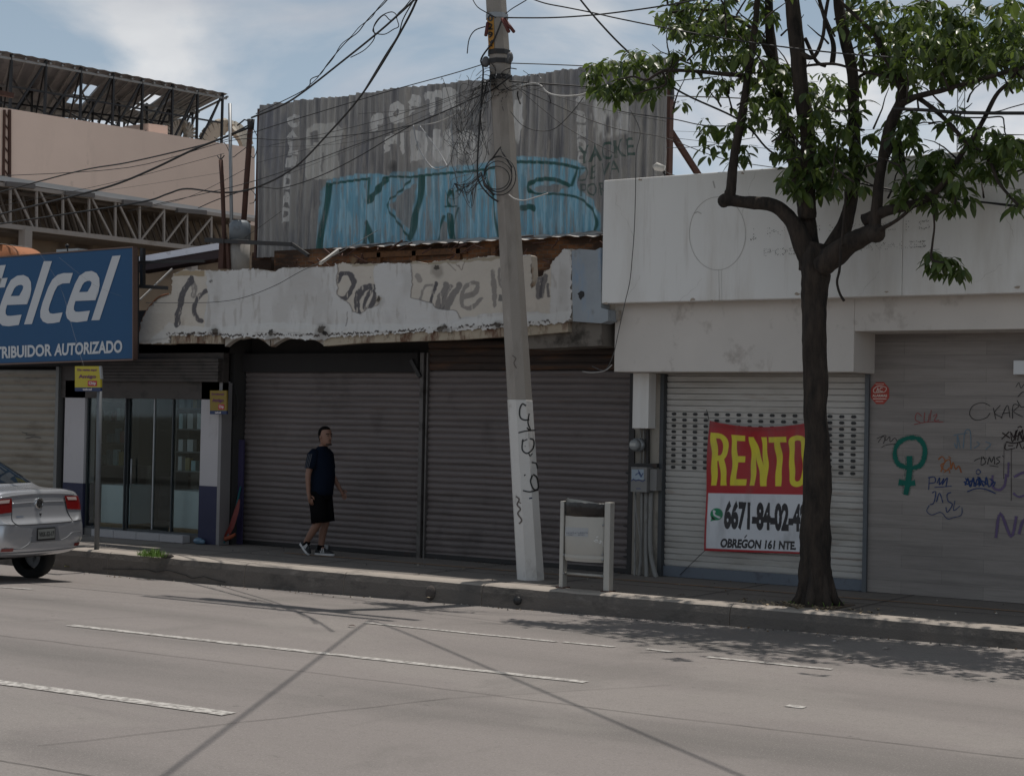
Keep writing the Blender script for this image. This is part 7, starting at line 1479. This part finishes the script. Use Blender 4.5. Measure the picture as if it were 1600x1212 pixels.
# ================= SILVER SEDAN (left edge) =================
rw = G(58, 898, -.07)                  # contact of the right rear wheel
CA = R(180+CAR_YAW) if 'CAR_YAW' in globals() else R(188)
fx = Vector((math.cos(CA), math.sin(CA), 0)); fy = Vector((-math.sin(CA), math.cos(CA), 0))      # forward, left side of the car
zc = rz(rw.x, rw.y)
org = Vector((rw.x, rw.y, zc)) - fx*.93 + fy*.73          # centre of the rear end, on the ground
org.z = zc; org -= Vector((.12, .07, 0))
CR = thing('parked_car', 'silver four-door saloon seen from behind at the left edge beside the kerb', 'car', org)
def Cw(x, y, z): return org+fx*x+fy*y+Vector((0, 0, z))
def Cc(x, y, z): return org+fx*x+fy*y+Vector((0, 0, z*1.07+.08))
t = NT('silver_paint'); t.base((.50, .515, .545)); t.set(Roughness=.27, Metallic=.6); t.b.inputs['Coat Weight'].default_value = .6; t.b.inputs['Coat Roughness'].default_value = .08; mSILV = t.m
mCGL = M('car_glass', (.012, .016, .02), .04, var=.02); mCGL.node_tree.nodes['Principled BSDF'].inputs['Specular IOR Level'].default_value = .9
mTYRE = M('tyre_rubber', (.012, .012, .012), .85); mRIM = M('rim_alloy', (.3, .3, .31), .4, .7); mTRIM = M('black_trim', (.015, .015, .016), .6)
# stations: x from the rear, [ (y, z) half-section points 0..8 ]
def sec(x, zb, wl, wb, zbelt, zsh, wg, zr, wr, zrc):
    return x, [(0, zb), (wl-.10, zb), (wl, zb+.10), (wb, zb+.5*(zbelt-zb)), (wb-.015, zbelt), (wg+.03, zsh), (wg, zsh+.02), ((wg+wr)/2, (zsh+zr)/2), (wr, zr), (wr*.5, zrc), (0, zrc+.004)]
st = [
 sec(.00, .34, .52, .60, .58, .62, .52, .63, .40, .63),
 sec(.025, .30, .66, .74, .60, .66, .66, .67, .50, .67),
 sec(.09, .28, .74, .80, .64, .69, .72, .70, .60, .70),
 sec(.125, .27, .77, .82, .72, .86, .73, .90, .62, .90),
 sec(.145, .27, .78, .83, .80, .96, .72, 1.005, .60, 1.01),
 sec(.20, .27, .79, .84, .86, .985, .71, 1.03, .58, 1.035),
 sec(.40, .27, .80, .848, .89, .995, .70, 1.03, .56, 1.04),
 sec(.62, .27, .80, .85, .91, 1.00, .68, 1.04, .55, 1.05),
 sec(.70, .27, .80, .85, .91, 1.005, .66, 1.085, .55, 1.095),
 sec(1.02, .27, .80, .85, .92, 1.00, .66, 1.26, .53, 1.285),
 sec(1.32, .27, .80, .85, .92, 1.00, .66, 1.385, .52, 1.42),
 sec(1.55, .27, .80, .85, .92, 1.00, .66, 1.42, .52, 1.455),
 sec(2.2, .27, .80, .85, .91, .99, .66, 1.43, .52, 1.47),
 sec(2.6, .27, .80, .85, .90, .98, .66, 1.40, .52, 1.44),
 sec(3.0, .27, .80, .85, .89, .97, .66, 1.22, .52, 1.26),
 sec(3.38, .27, .80, .85, .88, .95, .66, 1.00, .54, 1.03),
 sec(3.6, .27, .80, .845, .84, .93, .64, .96, .55, .98),
 sec(4.05, .27, .77, .81, .74, .84, .60, .87, .52, .90),
 sec(4.28, .24, .70, .74, .60, .70, .56, .73, .48, .75),
 sec(4.38, .32, .52, .56, .50, .60, .42, .62, .34, .63)]
b = MB(); b.smooth = True
rings = []
for x, h_ in st:
    full = [(y, z) for y, z in h_]+[(-y, z) for y, z in h_[-2:0:-1]]
    rings.append([tuple(Cc(x, y, z)) for y, z in full])
b.loft(rings)
me = bpy.data.meshes.new('c'); me.from_pydata(b.v, [], b.f); bm = bmesh.new(); bm.from_mesh(me); bmesh.ops.recalc_face_normals(bm, faces=bm.faces); bm.to_mesh(me); bm.free()
for p in me.polygons: p.use_smooth = True
o = bpy.data.objects.new('c', me); col.objects.link(o); s_ = o.modifiers.new('s', 'SUBSURF'); s_.levels = s_.render_levels = 3
dg = bpy.context.evaluated_depsgraph_get(); dg.update(); me2 = bpy.data.meshes.new_from_object(o.evaluated_get(dg)); bpy.data.objects.remove(o)
bm = bmesh.new(); bm.from_mesh(me2)      # wheel arches: push body faces inside the wheel circles away
for x in (.82, 3.40):
    kill = [f for f in bm.faces if (lambda L_: (L_[0]-x)**2+(L_[1]-.31)**2 < .355**2)(((f.calc_center_median()-org).dot(fx), f.calc_center_median().z-org.z)) and abs((f.calc_center_median()-org).dot(fy)) > .55]
    bmesh.ops.delete(bm, geom=kill, context='FACES')
bm.to_mesh(me2); bm.free()
bvh = BVHTree.FromPolygons([v.co.copy() for v in me2.vertices], [tuple(p.vertices) for p in me2.polygons])
me2.materials.clear(); body_c = mk('car_body', me2, mSILV, CR)
def castx(y, z, off=.005):
    h_ = bvh.ray_cast(Cc(-2, y, z), fx)
    if h_[0] is None: return Cc(.1, y, z)
    return h_[0]+(h_[1] if h_[1].dot(fx) < 0 else -h_[1])*off
def patch(name, poly, mat, par=CR, off=.006, n=10, cast=castx):
    # quad patch in (y, z): bl, br, tr, tl subdivided
    fm = quadmap([(p[0], p[1], 0) for p in poly]); b = MB(); b.smooth = True
    b.add([cast(fm(i/n, j/n).x, fm(i/n, j/n).y, off) for j in range(n+1) for i in range(n+1)], [(j*(n+1)+i, j*(n+1)+i+1, (j+1)*(n+1)+i+1, (j+1)*(n+1)+i) for j in range(n) for i in range(n)])
    return b.build(name, mat, par)
def line(mb, pts, w_, off=.004, cast=castx):
    pts = smooth(pts, 6); mb.tube([cast(p[0], p[1], off) for p in pts], w_, 5)
# y>0 is the left side of the car (left in the picture)
patch('rear_window', [(.60, 1.085), (-.60, 1.085), (-.50, 1.375), (.50, 1.375)], mCGL, off=.008, n=16)
mLR = M('lamp_red', (.16, .006, .006), .25, var=.1); mLR.node_tree.nodes['Principled BSDF'].inputs['Coat Weight'].default_value = 1; mLC = M('lamp_clear', (.42, .33, .31), .12, var=.05)
for s_ in (1, -1):
    lp = patch('tail_light', [(s_*.50, .79), (s_*.765, .775), (s_*.765, .935), (s_*.475, .945)], mLR, off=.010, n=12)
    patch('reversing_lamp', [(s_*.53, .895), (s_*.70, .89), (s_*.69, .925), (s_*.51, .932)], mLC, lp, off=.014)
    patch('bumper_reflector', [(s_*.55, .36), (s_*.70, .36), (s_*.70, .395), (s_*.55, .395)], mLR, off=.008)
b = MB(); line(b, [(.47, .93), (.49, .80), (.52, .70), (.50, .655), (.40, .645), (0, .642), (-.40, .645), (-.50, .655), (-.52, .70), (-.49, .80), (-.47, .93)], .005); line(b, [(.76, .66), (.60, .655), (.52, .65)], .004); line(b, [(-.76, .66), (-.60, .655), (-.52, .65)], .004); b.build('panel_gap', mTRIM, CR)
b = MB(); line(b, [(.66, .955), (.4, .975), (0, .985), (-.4, .975), (-.66, .955)], .012, .002); b.build('boot_lip', mSILV, CR)
b = MB(); line(b, [(.47, .885), (.2, .89), (0, .89), (-.2, .89), (-.47, .885)], .008, .002); b.build('boot_crease', mSILV, CR)
patch('number_plate_recess', [(.27, .44), (-.27, .44), (-.22, .60), (.22, .60)], M('recess_silver', (.22, .23, .25), .5, .5), off=.004)
pl = patch('number_plate', [(.165, .455), (-.165, .455), (-.165, .60), (.165, .60)], mTRIM, off=.012)
patch('plate_face', [(.150, .475), (-.150, .475), (-.150, .585), (.150, .585)], M('plate_grey', (.20, .21, .20), .5), pl, off=.016)
b = MB(); v, t3 = text_tris('VKK-52-17', .02); b.add([castx(.135-.27*a, .50+.055*c_, .019) for a, c_ in v], t3); b.build('plate_lettering', mTRIM, pl)
b = MB(); b.smooth = True; n = 24; c_ = castx(0, .875, .0); ey = fy; ez = Vector((0, 0, 1))
b.loft([[tuple(c_+ey*.068*k*math.cos(2*math.pi*i/n)+ez*.068*k*math.sin(2*math.pi*i/n)-fx*d_) for i in range(n)] for k, d_ in ((1.03, .0), (1.0, .016), (.80, .018), (.76, .010))]); em = b.build('badge_ring', M('chrome', (.6, .6, .6), .12, 1.), CR)
b = MB(); b.smooth = False; b.add([tuple(c_+ey*.058*math.cos(2*math.pi*i/n)+ez*.058*math.sin(2*math.pi*i/n)-fx*.0145) for i in range(n)], [tuple(range(n))]); b.build('badge_field', mTRIM, em)
b = MB()
def bs(y, z): return c_-ey*y*.058+ez*z*.058-fx*.0165
for a, e_ in (((-.45, .85), (-.05, .12)), ((.45, .85), (.05, .12)), ((-.85, .45), (-.40, -.80)), ((-.40, -.80), (0, -.05)), ((0, -.05), (.40, -.80)), ((.40, -.80), (.85, .45))): b.bar(bs(*a), bs(*e_), .020, .005, tuple(-fx))
b.build('badge_monogram', M('chrome2', (.6, .6, .6), .2, 1.), em)
b = MB(); v, t3 = text_tris('VENTO', .02); b.add([castx(.44-.13*a, .725+.020*c2_, .006) for a, c2_ in v], t3); b.build('model_script', M('blue_chrome', (.10, .16, .26), .3, .5), CR)
b = MB(); b.ell(castx(0, .75, .003), (.016, .016, .016), 10, 6); b.build('boot_lock', mTRIM, CR)
b = MB(); line(b, [(.68, .40), (.45, .38), (.28, .44), (.24, .52)], .006, .002); line(b, [(-.68, .52), (-.5, .52), (-.40, .47), (-.28, .44)], .005, .002); line(b, [(.72, .345), (.3, .335), (0, .333), (-.3, .335), (-.72, .345)], .008, .001); b.build('bumper_crease', mTRIM if 0 else M('crease_grey', (.16, .17, .18), .5, .4), CR)
# side glass and door lines by casting from the sides
for s_ in (1, -1):
    def casty(x, z, off=.006):
        h_ = bvh.ray_cast(Cc(x, s_*2, z), -fy*s_); return (h_[0]+(h_[1] if h_[1].dot(fy)*s_ > 0 else -h_[1])*off) if h_[0] is not None else Cc(x, s_*.8, z)
    patch('side_window', [(1.12, 1.03), (1.95, 1.02), (1.95, 1.37), (1.45, 1.34)], mCGL, cast=casty, off=.008)
    patch('side_window', [(2.0, 1.02), (3.02, 1.00), (2.62, 1.34), (2.0, 1.37)], mCGL, cast=casty, off=.008)
    b = MB()
    for pts in ([(1.30, .98), (1.28, .7), (1.45, .35), (2.0, .32), (1.98, .98)], [(2.0, .32), (3.0, .32), (3.05, .95)]): line(b, pts, .005, .003, casty)
    b.build('door_gap', mTRIM, CR)
    b = MB()
    for x in (1.42, 2.2): b.bar(casty(x, .88, .03), casty(x+.17, .88, .03), .03)
    b.build('door_handle', mSILV, CR)
    b = MB(); b.ell(Cc(2.85, s_*.92, 1.02), (.09, .09, .07), 12, 8); b.build('wing_mirror', mSILV, CR)
    for x in (.82, 3.40):
        c_ = Cw(x, s_*.72, .305); b = MB(); b.smooth = True; n = 32; prof = ((.19, -.07), (.27, -.095), (.295, -.085), (.305, -.05), (.305, .05), (.295, .085), (.27, .095), (.19, .08))
        rg = [[tuple(c_+fy*o_+fx*r_q*math.cos(2*math.pi*i/n)+Vector((0, 0, 1))*r_q*math.sin(2*math.pi*i/n)) for i in range(n)] for r_q, o_ in prof]; b.loft(rg, False); wh = b.build('wheel', mTYRE, CR)
        b = MB(); b.smooth = False
        b.loft([[tuple(c_+fy*s_*o_+fx*r_q*math.cos(2*math.pi*i/n)+Vector((0, 0, 1))*r_q*math.sin(2*math.pi*i/n)) for i in range(n)] for r_q, o_ in ((.195, .085), (.18, .07), (.17, .03), (.06, .05), (.02, .055))])
        for k in range(5):
            a = k*2*math.pi/5; b.bar(c_+fy*s_*.06, c_+fy*s_*.07+fx*.18*math.cos(a)+Vector((0, 0, .18*math.sin(a))), .05, .03)
        b.build('rim', mRIM, wh)
b = MB(); b.smooth = True
b.loft([[tuple(Cc(x, y, z)) for y, z in ((-.60, .22), (.60, .22), (.60, .40), (-.60, .40))] for x in (.5, 4.0)]); b.build('underbody', mTRIM, CR)
b = MB()
for x in (.82, 3.40): b.loft([[tuple(Cc(x+.36*math.cos(a), s2, .31+.36*math.sin(a))) for a in [math.pi*i/12 for i in range(13)]] for s2 in (-.80, .80)], False)
b.build('wheel_arch', mTRIM, CR)
